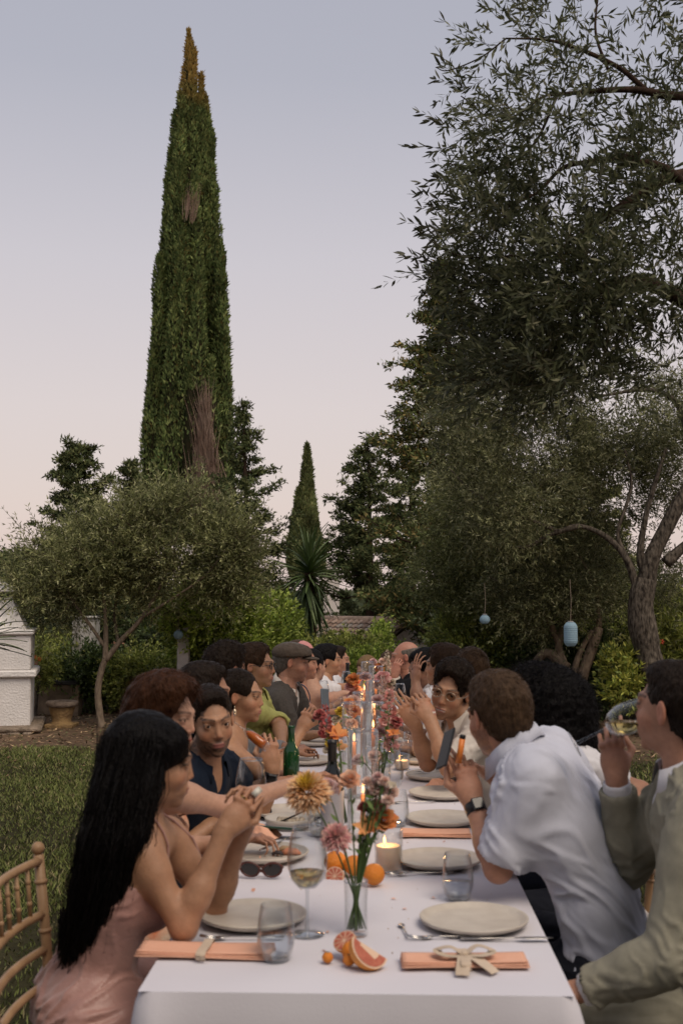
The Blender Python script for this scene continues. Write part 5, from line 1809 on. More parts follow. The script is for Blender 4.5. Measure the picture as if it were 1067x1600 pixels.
def tablecloth():
    """top sheet plus hanging sides with soft folds"""
    drop = .62
    r = np.random.default_rng(2)
    # perimeter path with rounded corners, unrolled downwards
    per = []
    rc = .03
    def seg(a, b, n):
        return [np.array(a) + (np.array(b) - np.array(a)) * i / n for i in range(n)]
    def arc(cx, cy, a0, a1, n=6):
        return [np.array([cx + rc * math.cos(a), cy + rc * math.sin(a)]) for a in np.linspace(a0, a1, n, endpoint=False)]
    xa, xb, ya, yb = -HW, HW, Y0, Y1
    per += seg((xa + rc, ya), (xb - rc, ya), 60) + arc(xb - rc, ya + rc, -PI / 2, 0)
    per += seg((xb, ya + rc), (xb, yb - rc), 260) + arc(xb - rc, yb - rc, 0, PI / 2)
    per += seg((xb - rc, yb), (xa + rc, yb), 40) + arc(xa + rc, yb - rc, PI / 2, PI)
    per += seg((xa, yb - rc), (xa, ya + rc), 260) + arc(xa + rc, ya + rc, PI, 1.5 * PI)
    per = np.array(per); n = len(per)
    d = np.roll(per, -1, 0) - np.roll(per, 1, 0); d /= np.linalg.norm(d, axis=1)[:, None]
    nv = np.stack([d[:, 1], -d[:, 0]], 1)
    s = np.concatenate([[0], np.cumsum(np.linalg.norm(np.diff(per, axis=0), axis=1))])
    P1 = np.stack([s, s * 0, s * 0], 1)
    wv = vnoise(P1, 12, 3, 3.1); wv2 = vnoise(P1, 14, 2, 7.5)
    # distance to the nearest near corner makes the corner folds
    cor = np.minimum(np.linalg.norm(per - np.array([xb, ya]), axis=1), np.linalg.norm(per - np.array([xa, ya]), axis=1))
    cf = np.exp(-(cor / .10) ** 2)
    rows = []
    m = 22
    for j in range(m + 1):
        u = j / m
        bend = min(1, j / 3)
        off = .010 * math.sin(bend * PI / 2) + (.012 + .010 * wv + .045 * cf * np.cos(s * 42)) * u ** 1.1 + .016 * np.clip(wv2, -.5, 1) * u + .05 * cf * u ** .6
        z = TZ - .012 * (1 - math.cos(bend * PI / 2)) - drop * u
        q = per + nv * np.array(off).reshape(-1, 1)
        rows.append(np.concatenate([q, np.full((n, 1), z)], 1))
    V = np.vstack(rows); F = []
    for j in range(m):
        a = np.arange(n); b = np.roll(a, -1)
        F.append(np.stack([j * n + a, (j + 1) * n + a, (j + 1) * n + b, j * n + b], 1))
    F = np.vstack(F)
    # top
    nx, ny = 36, 230
    X, Y = np.meshgrid(np.linspace(xa, xb, nx), np.linspace(ya, yb, ny), indexing='ij')
    edge = np.minimum(np.minimum(X - xa, xb - X), np.minimum(Y - ya, yb - Y))
    Pt = np.stack([X, Y, X * 0], -1).reshape(-1, 3)
    Z = TZ + (.0012 * vnoise(Pt, 16, 2, 9) + .0012 * (1 - np.abs(vnoise(Pt * np.array([.5, 2, 1]), 17, 2, 3)) * 2)).reshape(X.shape) * np.clip(edge / .04, 0, 1)
    for yc in (2.95, 3.85, 4.75, 5.65, 6.5): Z = Z + .0022 * np.exp(-((Y - yc) / .022) ** 2) * np.clip(edge / .05, 0, 1)
    Z = Z + .0016 * np.exp(-((X - .16) / .018) ** 2) * np.clip(edge / .05, 0, 1)
    Vt = np.stack([X, Y, Z], -1).reshape(-1, 3)
    i, j = np.meshgrid(np.arange(nx - 1), np.arange(ny - 1), indexing='ij')
    a = (i * ny + j).ravel() + len(V)
    Ft = np.stack([a, a + ny, a + ny + 1, a + 1], 1)
    V = np.vstack([V, Vt]); F = np.vstack([F, Ft])
    o = obj('tablecloth', mesh('tablecloth', V, F, True, None, [CLOTH]))
    tagp(o, 'long white linen tablecloth hanging over the whole banquet table', 'tablecloth')
tablecloth()

TT = TZ + .003
def onT(px, py, z=TT):
    p = WZ(px, py, z); return p

# ---- plates
PLATEM = mat('speckled_stoneware', (.56, .51, .44), rough=.5, color2=(.47, .42, .36), vscale=22, bump=.15, bscale=90, spec=.4, detail=9)
def plate_mesh():
    prof = [(0, .004), (.045, .004), (.085, 0), (.100, .001), (.1315, .014), (.1345, .0195), (.1345, .0225), (.1318, .0238), (.1275, .0205), (.119, .0135), (.108, .0110), (.05, .0098), (0, .0096)]
    mb = MB(); mb.lathe(prof, 56); V = np.vstack(mb.V)
    V[:, 2] += .0008 * vnoise(V, 3, 2, 20)
    return mesh('plate', V, mb.F, True, None, [PLATEM])
PLM = plate_mesh()
def plate(px, py, label, tilt=0, sc=1.0, group='stoneware plates down the table', empty=True):
    p = onT(px, py, TT + .012)
    o = obj('plate', PLM, None, loc=(p[0], p[1], TT), rot=(0, 0, random.random() * 6))
    o.scale = (sc, sc, sc)
    return tagp(o, label, 'plate', group)

# ---- glass
GL = glassmat('clear_glass', (.965, .97, .97), refl=.14)
GLC = glassmat('cylinder_glass', (.975, .98, .98), refl=.19)
GLW = glassmat('bowl_glass', (.95, .96, .965), refl=.26)
GLB = glassmat('clear_glass_thick', (.90, .92, .93), refl=.34)
WINE_W = mat('white_wine', (.80, .62, .25), rough=.05, trans=.85, ior=1.33)
WATER = glassmat('still_water', (.86, .89, .93), refl=.22)
WINE_R = mat('red_wine', (.05, .006, .01), rough=.05, trans=.3, ior=1.33)
def glass_thing(kind, label, loc, rot=(0, 0, 0), fill=None, fl=.45, sc=1.0, group=None, name=None):
    t = thing(name or {'wine': 'wine_glass', 'tumbler': 'water_glass', 'flute': 'champagne_flute', 'straight': 'water_glass'}[kind], label, 'glass', tuple(loc), 0, group)
    t.rotation_euler = rot; t.scale = (sc, sc, sc)
    if kind == 'wine':
        bowl = [(.004, .092), (.020, .096), (.034, .112), (.041, .135), (.0415, .155), (.037, .185), (.031, .213), (.0302, .2145), (.0294, .213), (.0355, .185), (.040, .155), (.0395, .135), (.033, .1135), (.019, .0985), (0, .0955)]
        mb = MB(); mb.lathe(bowl, 28); mb.build('bowl', GLW, t, True)
        mb = MB(); mb.lathe([(.0308, .2130), (.0314, .2150), (.0304, .2165), (.0294, .2150)], 28, close=True); mb.build('rim', GLB, t, True)
        mb = MB(); mb.lathe([(.0045, .095), (.0034, .08), (.0034, .02), (.006, .006)], 10); mb.build('stem', GLB, t, True)
        mb = MB(); mb.lathe([(.0, .006), (.006, .006), (.02, .0026), (.0345, .0016), (.0355, .0), (.0, .0)], 28); mb.build('foot', GLB, t, True)
        prof = lambda z: np.interp(z, [.0965, .099, .1135, .135, .155, .185], [.0, .019, .0325, .039, .0395, .035]); zb, zt = .0965, .0965 + .085 * fl
    elif kind == 'flute':
        bowl = [(.004, .08), (.012, .088), (.019, .11), (.0235, .15), (.0235, .18), (.021, .215), (.0202, .215), (.0225, .18), (.0225, .15), (.018, .112), (0, .088)]
        mb = MB(); mb.lathe(bowl, 20); mb.build('bowl', GL, t, True)
        mb = MB(); mb.lathe([(.004, .082), (.003, .06), (.003, .01), (.005, .004)], 8); mb.build('stem', GLB, t, True)
        mb = MB(); mb.lathe([(0, .004), (.03, .0016), (.031, 0), (0, 0)], 20); mb.build('foot', GLB, t, True)
        prof = lambda z: np.interp(z, [.088, .112, .15, .18, .215], [0, .0178, .0222, .0222, .02]); zb, zt = .088, .088 + .12 * fl
    else:
        if kind == 'tumbler':
            bowl = [(0, 0), (.026, .0), (.033, .007), (.042, .035), (.0435, .055), (.040, .088), (.0345, .122), (.0338, .1228), (.0330, .122), (.0385, .088), (.0418, .055), (.040, .035), (.030, .0115), (0, .010)]
        else:
            bowl = [(0, 0), (.030, .0), (.034, .004), (.0345, .095), (.0338, .0958), (.033, .095), (.0325, .008), (0, .008)]
        mb = MB(); mb.lathe(bowl, 28); mb.build('bowl', GLW, t, True)
        mb = MB(); mb.lathe([(0, .0012), (.026, .0012), (.030, .0095), (0, .0085)], 24); mb.build('base', GLB, t, True)
        if kind == 'tumbler': prof = lambda z: np.interp(z, [.0115, .035, .055, .088, .122], [.0295, .0398, .0416, .0383, .0328])
        else: prof = lambda z: .0325
        zb, zt = .0105, .0105 + .085 * fl
    if fill is not None:
        zs = np.linspace(zb, zt, 8)
        pr = [(0, zb)] + [(max(0, float(prof(z))) - .0004, z) for z in zs] + [(0, zt)]
        mb = MB(); mb.lathe(pr, 28); mb.build('drink', fill, t, True)
    return t

# ---- napkins, cutlery
NAP = mat('peach_napkin', (.82, .47, .33), rough=.95, color2=(.76, .41, .28), vscale=8, bump=.5, bscale=300, spec=.1)
RIB = mat('beige_ribbon', (.58, .47, .36), rough=.8, color2=(.48, .38, .28), vscale=20, bump=.3, bscale=120)
def sheet(fn, nu, nv, thick=0):
    U, V_ = np.meshgrid(np.linspace(0, 1, nu), np.linspace(0, 1, nv), indexing='ij')
    P = fn(U, V_).reshape(-1, 3)
    i, j = np.meshgrid(np.arange(nu - 1), np.arange(nv - 1), indexing='ij')
    a = (i * nv + j).ravel()
    return P, np.stack([a, a + nv, a + nv + 1, a + 1], 1)
def napkin(px, py, label, w=.25, d=.10, rz=0.0, ribbon=True, seed=1, bow=True, D=None):
    p = onT(px, py)
    t = thing('napkin', label, 'napkin', (p[0], p[1], TT), rz)
    mb = MB()
    for i in range(3):
        f_ = lambda U, V_: np.stack([(U - .5) * w * (1 - .01 * i), (V_ - .5) * d * (1 + .02 * math.sin(i * 3)) + .003 * i, .004 + .0042 * i + .0022 * np.sin(U * 5 + i) * (1 - np.abs(V_ - .5)) + .0015 * np.cos(V_ * 7 + seed)], -1)
        P, F = sheet(f_, 22, 8)
        n = len(P)
        top = P.copy(); top[:, 2] += .0034
        V = np.vstack([P, top])
        FF = [tuple(q[::-1]) for q in F.tolist()] + [tuple(k + n for k in q) for q in F.tolist()]
        nu, nv = 22, 8
        for a_ in range(nu - 1):
            FF += [(a_ * nv, (a_ + 1) * nv, (a_ + 1) * nv + n, a_ * nv + n), (a_ * nv + nv - 1 + n, (a_ + 1) * nv + nv - 1 + n, (a_ + 1) * nv + nv - 1, a_ * nv + nv - 1)]
        for b_ in range(nv - 1):
            FF += [(b_ + n, b_ + 1 + n, b_ + 1, b_), ((nu - 1) * nv + b_, (nu - 1) * nv + b_ + 1, (nu - 1) * nv + b_ + 1 + n, (nu - 1) * nv + b_ + n)]
        mb.add(V, FF)
    mb.build('cloth', NAP, t, True)
    if ribbon:
        mb = MB()
        def rib(pts, wd_):
            P = bez(pts, 8); T_ = np.gradient(P, axis=0); T_ = unit(T_)
            s_ = unit(np.cross(T_, np.array([[0, 0, 1.0]]))) * wd_ / 2
            n = len(P); V = np.vstack([P - s_, P + s_, P - s_ + np.array([0, 0, .0008]), P + s_ + np.array([0, 0, .0008])])
            F = [(i, i + 1, n + i + 1, n + i) for i in range(n - 1)] + [(2 * n + i, 3 * n + i, 3 * n + i + 1, 2 * n + i + 1) for i in range(n - 1)]
            mb.add(V, F)
        z = .0215
        rib([(-.002, -.055, .002), (-.002, -.052, .02), (0, 0, z), (0, .052, .02), (0, .055, .002)], .022)
        if bow:
            rib([(0, 0, z), (-.03, .006, z + .016), (-.060, .004, z + .010), (-.040, -.014, z + .003), (0, -.004, z)], .020)
            rib([(0, 0, z), (.03, .008, z + .018), (.062, .002, z + .008), (.040, -.016, z + .004), (0, -.004, z)], .020)
            rib([(0, 0, z + .002), (-.004, -.03, z), (-.01, -.058, .012), (-.014, -.080, .003)], .030)
            rib([(0, 0, z + .002), (.022, -.02, z), (.045, -.05, .012), (.060, -.064, .003)], .030)
            mb.box((0, 0, z + .004), (.016, .016, .010), bev=.004)
        mb.build('ribbon', RIB, t, True)
    return t
def crumple(px, py, label, sx=.09, sy=.06, sz=.035, seed=3):
    p = onT(px, py)
    t = thing('napkin', label, 'napkin', (p[0], p[1], TT), 0)
    def f_(U, V_):
        a = U * 2 * PI; q = np.clip(V_, 0.02, 1)
        P = np.stack([np.cos(a) * q * sx, np.sin(a) * q * sy, 0 * q], -1)
        n = vnoise(P.reshape(-1, 3), seed, 3, 42).reshape(q.shape); n2 = vnoise(P.reshape(-1, 3), seed + 1, 3, 30).reshape(q.shape)
        P[..., 2] = .004 + sz * np.clip((1 - q ** 2), 0, 1) * (.6 + .8 * n)
        P[..., 0] *= 1 + .25 * n2; P[..., 1] *= 1 + .2 * n
        return P
    P, F = sheet(f_, 49, 14)
    obj('cloth', mesh('cloth', P, F, True, None, [NAP]), t)
STEEL = mat('brushed_steel', (.55, .53, .50), rough=.25, metallic=1.0)
def cutlery(kind, px, py, rz, label, z=None, tilt=0.0, sc=1.0):
    p = onT(px, py)
    t = thing(kind, label, 'cutlery', (p[0], p[1], (TT + .003) if z is None else z), rz)
    if tilt: t.rotation_euler = (tilt, 0, rz)
    t.scale = (sc,) * 3
    mb = MB()
    mb.tube([(0, -.10, .003), (0, -.05, .003), (0, .02, .004), (0, .035, .004)], [.0052, .0042, .0028, .003], 8, flat=.45); mb.build('handle', STEEL, t, True)
    mb = MB()
    if kind == 'fork':
        mb.tube([(0, .033, .004), (0, .045, .003), (0, .06, .001)], [.003, .010, .0115], 10, flat=.25)
        for q in (-1.5, -.5, .5, 1.5): mb.tube([(q * .006, .058, .001), (q * .0058, .08, .003), (q * .0055, .10, .007)], [.0018, .0016, .001], 5)
        mb.build('tines', STEEL, t, True)
    elif kind == 'spoon':
        mb.tube([(0, .033, .004), (0, .05, .003), (0, .07, .0015), (0, .088, .003)], [.003, .012, .0155, .004], 12, flat=.25); mb.build('bowl', STEEL, t, True)
    else:
        mb.tube([(0, .033, .004), (0, .05, .004), (0, .10, .004), (0, .122, .004)], [.004, .0095, .0085, .001], 8, flat=.15); mb.build('blade', STEEL, t, True)
    return t

plate(740, 1438, 'stoneware plate nearest the camera on the right side')
plate(684, 1344, 'stoneware plate under the elbow of the man in the pale blue shirt')
plate(692, 1280, 'stoneware plate beside the watch wearing arm, second past the water tumbler')
plate(690, 1240, 'stoneware plate just before the crumpled peach napkin on the right')
plate(680, 1212, 'stoneware plate with a fork resting on it at right')
plate(662, 1187, 'stoneware plate with a fork on its rim below the raised hands')
plate(655, 1158, 'partly hidden stoneware plate beneath the forearms of the bespectacled man')
plate(642, 1138, 'small looking stoneware plate far down the right side')
plate(635, 1117, 'farthest visible stoneware plate on the right side')
plate(396, 1432, 'stoneware plate nearest the camera on the left side')
plate(415, 1334, 'stoneware plate holding food remains behind the sunglasses')
plate(455, 1270, 'clean stoneware plate beneath the reaching arm')
plate(465, 1222, 'stoneware plate by the green bottle')
plate(478, 1188, 'stoneware plate just behind the green bottle on the left')
plate(490, 1160, 'stoneware plate below the raised phone on the left')
plate(497, 1143, 'stoneware plate right beneath the hand with the phone')
plate(508, 1120, 'far stoneware plate in front of the man with the flat cap')
napkin(322, 1492, 'folded peach napkin with loose ribbon at the near left corner', w=.31, d=.085, rz=R(-2), bow=False)
napkin(725, 1508, 'folded peach napkin tied with a beige ribbon bow at the near right', w=.28, d=.072, rz=R(3))
napkin(680, 1306, 'thin folded peach napkin between two plates on the right', w=.24, d=.09, ribbon=False)
crumple(695, 1228, 'crumpled peach napkin between plates on the right', .075, .06, .04, 3)
crumple(405, 1308, 'crumpled peach napkin left behind the plate with food', .075, .075, .05, 5)
crumple(500, 1090, 'rumpled peach napkin in front of the flat capped man', .16, .25, .03, 7)
napkin(505, 1152, 'flat peach napkin between far plates on the left', w=.22, d=.10, ribbon=False)
napkin(600, 1086, 'peach napkin lying before the bald man', w=.2, d=.2, ribbon=False)
cutlery('fork', 700, 1467, R(96), 'steel fork lying in front of the nearest right plate')
cutlery('knife', 785, 1470, R(-88), 'steel knife lying in front of the nearest right plate')
cutlery('spoon', 631, 1455, R(8), 'small dark spoon seen end on left of the nearest right plate', sc=.6)
cutlery('fork', 655, 1367, R(98), 'steel fork in front of the plate under the elbow')
cutlery('fork', 378, 1468, R(92), 'steel fork in front of the nearest left plate')
cutlery('fork', 673, 1197, R(152), 'steel fork propped on the rim of a right hand plate', z=TT + .022)
cutlery('fork', 676, 1211, R(120), 'steel fork lying across the plate before the crumpled napkin', z=TT + .018)
cutlery('knife', 431, 1330, R(160), 'thin dark knife laid over the plate with food remains', z=TT + .022)
cutlery('fork', 640, 1255, R(100), 'steel fork left of the clean plate on the right')
def food(label, px, py, items, z=TT + .012):
    p = onT(px, py, z)
    t = thing('food', label, 'food', (p[0], p[1], z), 0)
    for i, (dx, dy, r_, nm, c) in enumerate(items):
        mb = MB(); mb.tube([(dx - r_, dy, .004), (dx - r_ * .4, dy + .004, .01), (dx + r_ * .5, dy, .009), (dx + r_, dy - .003, .003)], [r_ * .3, r_ * .6, r_ * .55, r_ * .2], 8, flat=.6)
        mb.build(nm, mat('food_' + nm, c, rough=.5, bump=.5, bscale=150), t, True)
food('scraps of food left on the plate behind the sunglasses', 430, 1335, [(.01, -.02, .018, 'olive', (.03, .02, .02)), (.05, .0, .03, 'peel', (.55, .22, .12)), (.03, .04, .025, 'bread', (.45, .3, .16))])
glass_thing('tumbler', 'stemless water tumbler at near left over the napkin', onT(431, 1500), fill=WATER, fl=.52)
glass_thing('tumbler', 'stemless water tumbler behind the nearest right plate', onT(715, 1405), fill=WATER, fl=.42)
glass_thing('wine', 'wine glass with white wine standing near the sunglasses', onT(480, 1460), fill=WINE_W, fl=.34, sc=1.18)
glass_thing('wine', 'large empty wine glass right of the flowers', onT(610, 1282), sc=1.15)
glass_thing('wine', 'large wine glass right of the candle cylinders', onT(603, 1240), sc=1.15)
glass_thing('tumbler', 'water tumbler beside the wine glass at mid right', onT(620, 1290))
glass_thing('straight', 'straight water glass half way down on the right', onT(633, 1187), fill=WATER, fl=.5)
glass_thing('straight', 'straight water glass with green garnish at mid right', onT(640, 1172), fill=WATER, fl=.4)
glass_thing('tumbler', 'tumbler between the bouquet and the far plates', onT(619, 1150))
glass_thing('tumbler', 'overturned looking tumbler beside the clean left plate', onT(500, 1305))
glass_thing('tumbler', 'small tumbler behind the peach napkin at left', onT(505, 1290), sc=.9)
glass_thing('wine', 'wine glass standing far down the left side', onT(505, 1112))
glass_thing('wine', 'wine glass beside the dark far bottle', onT(541, 1092))
glass_thing('tumbler', 'tumbler standing beyond the raised phone', onT(527, 1108))
glass_thing('wine', 'wine glass far down the right side', onT(625, 1118), fill=WINE_W, fl=.3)

# bottles
def bottle(label, loc, body, neckm, rad=.037, h=.30, rot=None, label_m=None, foil=None, sc=1.0, name='wine_bottle'):
    t = thing(name, label, 'bottle', tuple(loc))
    if rot: t.rotation_euler = rot
    t.scale = (sc,) * 3
    mb = MB(); mb.lathe([(0, .004), (rad * .8, 0), (rad, .006), (rad, h * .58), (rad * .93, h * .64), (rad * .5, h * .73), (.0145, h * .80), (.0138, h * .95), (.0155, h * .955), (.0155, h * .985), (.0135, h), (0, h)], 24)
    mb.build('body', body, t, True)
    if foil:
        mb = MB(); mb.lathe([(.0152, h * .79), (.0150, h * .95), (.0165, h * .955), (.0165, h * 1.002), (0, h * 1.003)], 20); mb.build('foil', foil, t, True)
    if label_m:
        mb = MB(); n = 20; V = []; F = []
        for i in range(n + 1):
            a = PI + PI * i / n + .0
            for z in (h * .14, h * .50): V.append(((rad + .0006) * math.cos(a), (rad + .0006) * math.sin(a), z))
        for i in range(n): F.append((2 * i, 2 * i + 2, 2 * i + 3, 2 * i + 1))
        mb.add(V, F); mb.build('paper_label', label_m, t, True)
    return t
BLKG = mat('black_bottle_glass', (.008, .009, .008), rough=.08, spec=.7)
GRNG = mat('green_bottle_glass', (.012, .07, .022), rough=.06, trans=.35, spec=.7)
BLKF = mat('black_foil', (.012, .012, .012), rough=.35)
PAPL = mat('grey_paper_label', (.33, .32, .34), rough=.8, var=.08, vscale=30)
bottle('dark wine bottle with pale label gripped by the reaching hand', onT(519, 1312), BLKG, None, h=.33, rad=.0385, label_m=PAPL, foil=BLKF)
bottle('green glass bottle standing between the forearms on the left', onT(455, 1238), GRNG, None, h=.275, rad=.034)
bottle('small dark bottle far down the table beside the wine glass', onT(543, 1088), BLKG, None, h=.27, foil=BLKF)

# sunglasses
def sunglasses():
    p = onT(408, 1373)
    t = thing('sunglasses', 'tortoiseshell sunglasses lying folded on the cloth at left', 'sunglasses', (p[0], p[1], TT), R(-4))
    fr = mat('tortoiseshell', (.10, .025, .018), rough=.25, color2=(.03, .012, .01), vscale=60)
    mb = MB()
    for q in (-1, 1):
        P = [(q * .033 + .028 * math.cos(a) * (1.05 if math.sin(a) > 0 else .95), -.002 * math.sin(a), .026 + .020 * math.sin(a) + .003 * q * math.cos(a)) for a in np.linspace(0, 2 * PI, 25)]
        mb.tube(P, .0034, 8, cap=False)
        mb.tube([(q * .060, 0, .034), (q * .062, .02, .03), (-q * .02, .034, .010 + .004 * q)], [.003, .003, .0025], 6)
    mb.tube([(-.006, 0, .032), (0, -.001, .035), (.006, 0, .032)], .003, 6)
    f_ = mb.build('frame', fr, t, True)
    for q in (-1, 1):
        V = [(q * .033, 0, .026)] + [(q * .033 + .0265 * math.cos(a), 0, .026 + .0185 * math.sin(a)) for a in np.linspace(0, 2 * PI, 21)[:-1]]
        obj('lens', mesh('lens', V, [(0, 1 + i, 1 + (i + 1) % 20) for i in range(20)], True, mats=[mat('dark_lens', (.012, .009, .008), rough=.08, spec=.7)]), t)
sunglasses()

def phone(label, M4, sc=1.0, case=(.012, .012, .014), screen=(.02, .022, .026), name='phone'):
    t = thing(name, label, 'phone', (0, 0, 0))
    t.scale = (sc,) * 3; t.location = M4.to_translation(); t.rotation_euler = M4.to_euler()
    mb = MB(); mb.box((0, 0, 0), (.072, .147, .008), bev=.003); mb.build('case', mat('case_%d' % (hash(case) % 999), case, rough=.4), t)
    mb = MB(); mb.box((0, 0, .0046), (.066, .140, .0006)); mb.build('screen', mat('screen_%.2f' % screen[0], screen, rough=.25, spec=.15), t)
    mb = MB(); mb.box((.018, .052, -.005), (.026, .030, .003), bev=.001); mb.build('camera_bump', mat('case_%d' % (hash(case) % 999), case, rough=.4), t)
    return t
p = onT(437, 1309); phone('dark green phone lying by the far rim of the plate with food', Matrix.Translation((p[0], p[1], TT + .031)) @ Matrix.Rotation(R(72), 4, 'Z') @ Matrix.Rotation(R(14), 4, 'Y'), case=(.015, .05, .03), screen=(.45, .47, .5))
# napkin ring style white dish with cork items behind left plate
def small_dish():
    p = onT(452, 1292)
    t = thing('serving_board', 'pale low dish with a dark spoon beyond the phone on the left', 'dish', (p[0], p[1], TT))
    mb = MB(); mb.lathe([(0, 0), (.07, 0), (.085, .02), (.088, .034), (.084, .034), (.068, .010), (0, .009)], 32); mb.build('dish', mat('cream_ceramic', (.45, .42, .38), rough=.4), t, True)
    mb = MB(); mb.tube([(-.03, -.01, .02), (.02, 0, .04), (.09, .02, .07)], .003, 6); mb.build('spoon', mat('dark_steel', (.05, .05, .05), rough=.3, metallic=.8), t, True)
    mb = MB()
    for i in range(7): mb.tube([(-.04 + .013 * i, -.02 + .01 * (i % 3), .012), (-.035 + .013 * i, .02 - .01 * (i % 2), .022)], [.01, .012], 8)
    mb.build('sauce', mat('pale_spread', (.40, .34, .26), rough=.5, bump=1, bscale=90), t, True)
small_dish()

# fruit
ORG = mat('orange_peel', (.72, .25, .025), rough=.45, color2=(.62, .18, .015), vscale=12, bump=.5, bscale=260, spec=.45)
def orange(label, px, py, r, z0=0):
    p = onT(px, py, TT + r)
    t = thing('orange', label, 'fruit', (p[0], p[1], TT + z0), 0, 'oranges and kumquats on the cloth')
    mb = MB(); sphere_mb(mb, (0, 0, r), r, 24, .95); mb.build('peel', ORG, t, True)
    mb = MB(); mb.tube([(0, 0, 2 * r * .955), (0, 0, 2 * r * .985)], [.004, .002], 6); mb.build('stem_button', mat('stem_green', (.06, .09, .03), rough=.8), t)
def grapefruit(label, px, py, D, r, nvec, up=(0, 0, 1)):
    """a cut half; nvec points out of the cut face"""
    p = W(px, py, D)
    t = thing('grapefruit', label, 'fruit', tuple(p), 0, 'cut pink grapefruit on the cloth')
    z = nrm(nvec); x = nrm(np.cross(up, z)); y = np.cross(z, x); M = np.stack([x, y, z], 1)
    mb = MB(); mb.lathe([(.0001, -r)] + [(r * math.sin(a), -r * math.cos(a)) for a in np.linspace(.15, PI / 2, 9)] + [(r * .93, .0005)], 30, (0, 0, 0), M); mb.build('peel', mat('grapefruit_peel', (.70, .28, .06), rough=.5, bump=.4, bscale=200), t, True)
    mb = MB(); mb.lathe([(r * .985, .0008), (r * .5, .0012), (.0001, .0012)], 30, (0, 0, 0), M); pith = mb.build('pith', mat('pith', (.68, .44, .28), rough=.7), t, True)
    for i in range(10):
        a0, a1 = 2 * PI * i / 10 + .06, 2 * PI * (i + 1) / 10 - .06
        rr = r * .90; V = [(.10 * r * math.cos((a0 + a1) / 2), .10 * r * math.sin((a0 + a1) / 2), .0018)]
        for q in np.linspace(0, 1, 6): V.append((rr * math.cos(a0 + (a1 - a0) * q), rr * math.sin(a0 + (a1 - a0) * q), .0022))
        V.append(((rr * .6) * math.cos((a0 + a1) / 2), (rr * .6) * math.sin((a0 + a1) / 2), .0034))
        V = np.array(V) @ M.T
        obj('segment', mesh('segment', V, [(0, 1, 7), (1, 2, 7), (2, 3, 7), (3, 4, 7), (4, 5, 7), (5, 6, 7), (6, 0, 7)], True, None, [mat('grapefruit_flesh', (.50, .15, .085), rough=.4, color2=(.38, .09, .05), vscale=90, bump=.5, bscale=200)]), t)
def wedge(label, px, py, D, r, rz, rx, ry=0):
    p = W(px, py, D)
    t = thing('grapefruit_wedge', label, 'fruit', tuple(p))
    t.rotation_euler = (rx, ry, rz); t.location.z = TT + r * .90
    V = []; F = []; n = 12
    for i in range(n + 1):
        a = PI * i / n
        for b_ in np.linspace(-.62, .62, 5): V.append((r * math.cos(a), r * math.sin(a) * math.sin(b_), -r * math.sin(a) * math.cos(b_)))
    for i in range(n):
        for j in range(4): F.append((i * 5 + j, i * 5 + j + 1, i * 5 + j + 6, i * 5 + j + 5))
    obj('peel', mesh('peel', V, F, True, None, [mat('grapefruit_peel', (.70, .28, .06))]), t)
    for s_ in (0, 4):
        V2 = [V[i * 5 + s_] for i in range(n + 1)]; V3 = [np.array(v) * .90 + np.array([0, (.0015 if s_ == 4 else -.0015), 0]) for v in V2]
        obj('pith', mesh('pith', V2 + [(0, 0, 0)], [tuple(range(n + 1)) + (n + 1,)], False, None, [mat('pith', (.66, .46, .32), rough=.7)]), t)
        obj('flesh', mesh('flesh', V3 + [(0, 0, -.003)], [tuple(range(n + 1)) + (n + 1,)], False, None, [mat('grapefruit_flesh', (.50, .15, .085), rough=.4, color2=(.38, .09, .05), vscale=90, bump=.5, bscale=200)]), t)
wedge('thick pink grapefruit wedge standing against the bud vase', 578, 1478, 2.60, .047, R(12), R(-12), R(34))
grapefruit('smaller grapefruit half tilted behind the kumquats on the left', 538, 1470, 2.66, .027, (-.4, -.6, .9))
orange('small round orange in the middle of the nearest fruit group', 549, 1486, .0225)
orange('kumquat at the left end of the nearest fruit group', 512, 1496, .0125)
orange('kumquat lying in front of the nearest fruit group', 545, 1500, .0135)
orange('whole orange right of the flower stems by the jar candle', 584, 1366, .031)
orange('whole orange behind the pink bloom left of the stems', 524, 1347, .034)
grapefruit('cut orange half beside the left whole orange', 523, 1369, 3.40, .027, (-.2, -1, .35))
orange('orange half hidden behind the flower stems', 553, 1352, .03)

def crumbs():
    r = np.random.default_rng(44); n = 260
    y = r.uniform(2.6, 7.5, n); x = r.choice([-1, 1], n) * r.uniform(.06, .40, n)
    P = np.stack([x, y, np.full(n, TT + .0015)], 1)
    d = unit(r.normal(size=(n, 3)) * np.array([1, 1, .3])); s_ = unit(np.cross(d, r.normal(size=(n, 3))))
    q = r.uniform(.002, .007, n)
    big = r.random(n) < .12; q = np.where(big, .016, q)
    C = np.where(big[:, None], np.array([.75, .42, .30]), np.array([.38, .24, .13]))
    quads('crumbs', P, d, s_, q, q * .7, C, mat('crumb', (.4, .25, .13), rough=.9, attr=True))
crumbs()

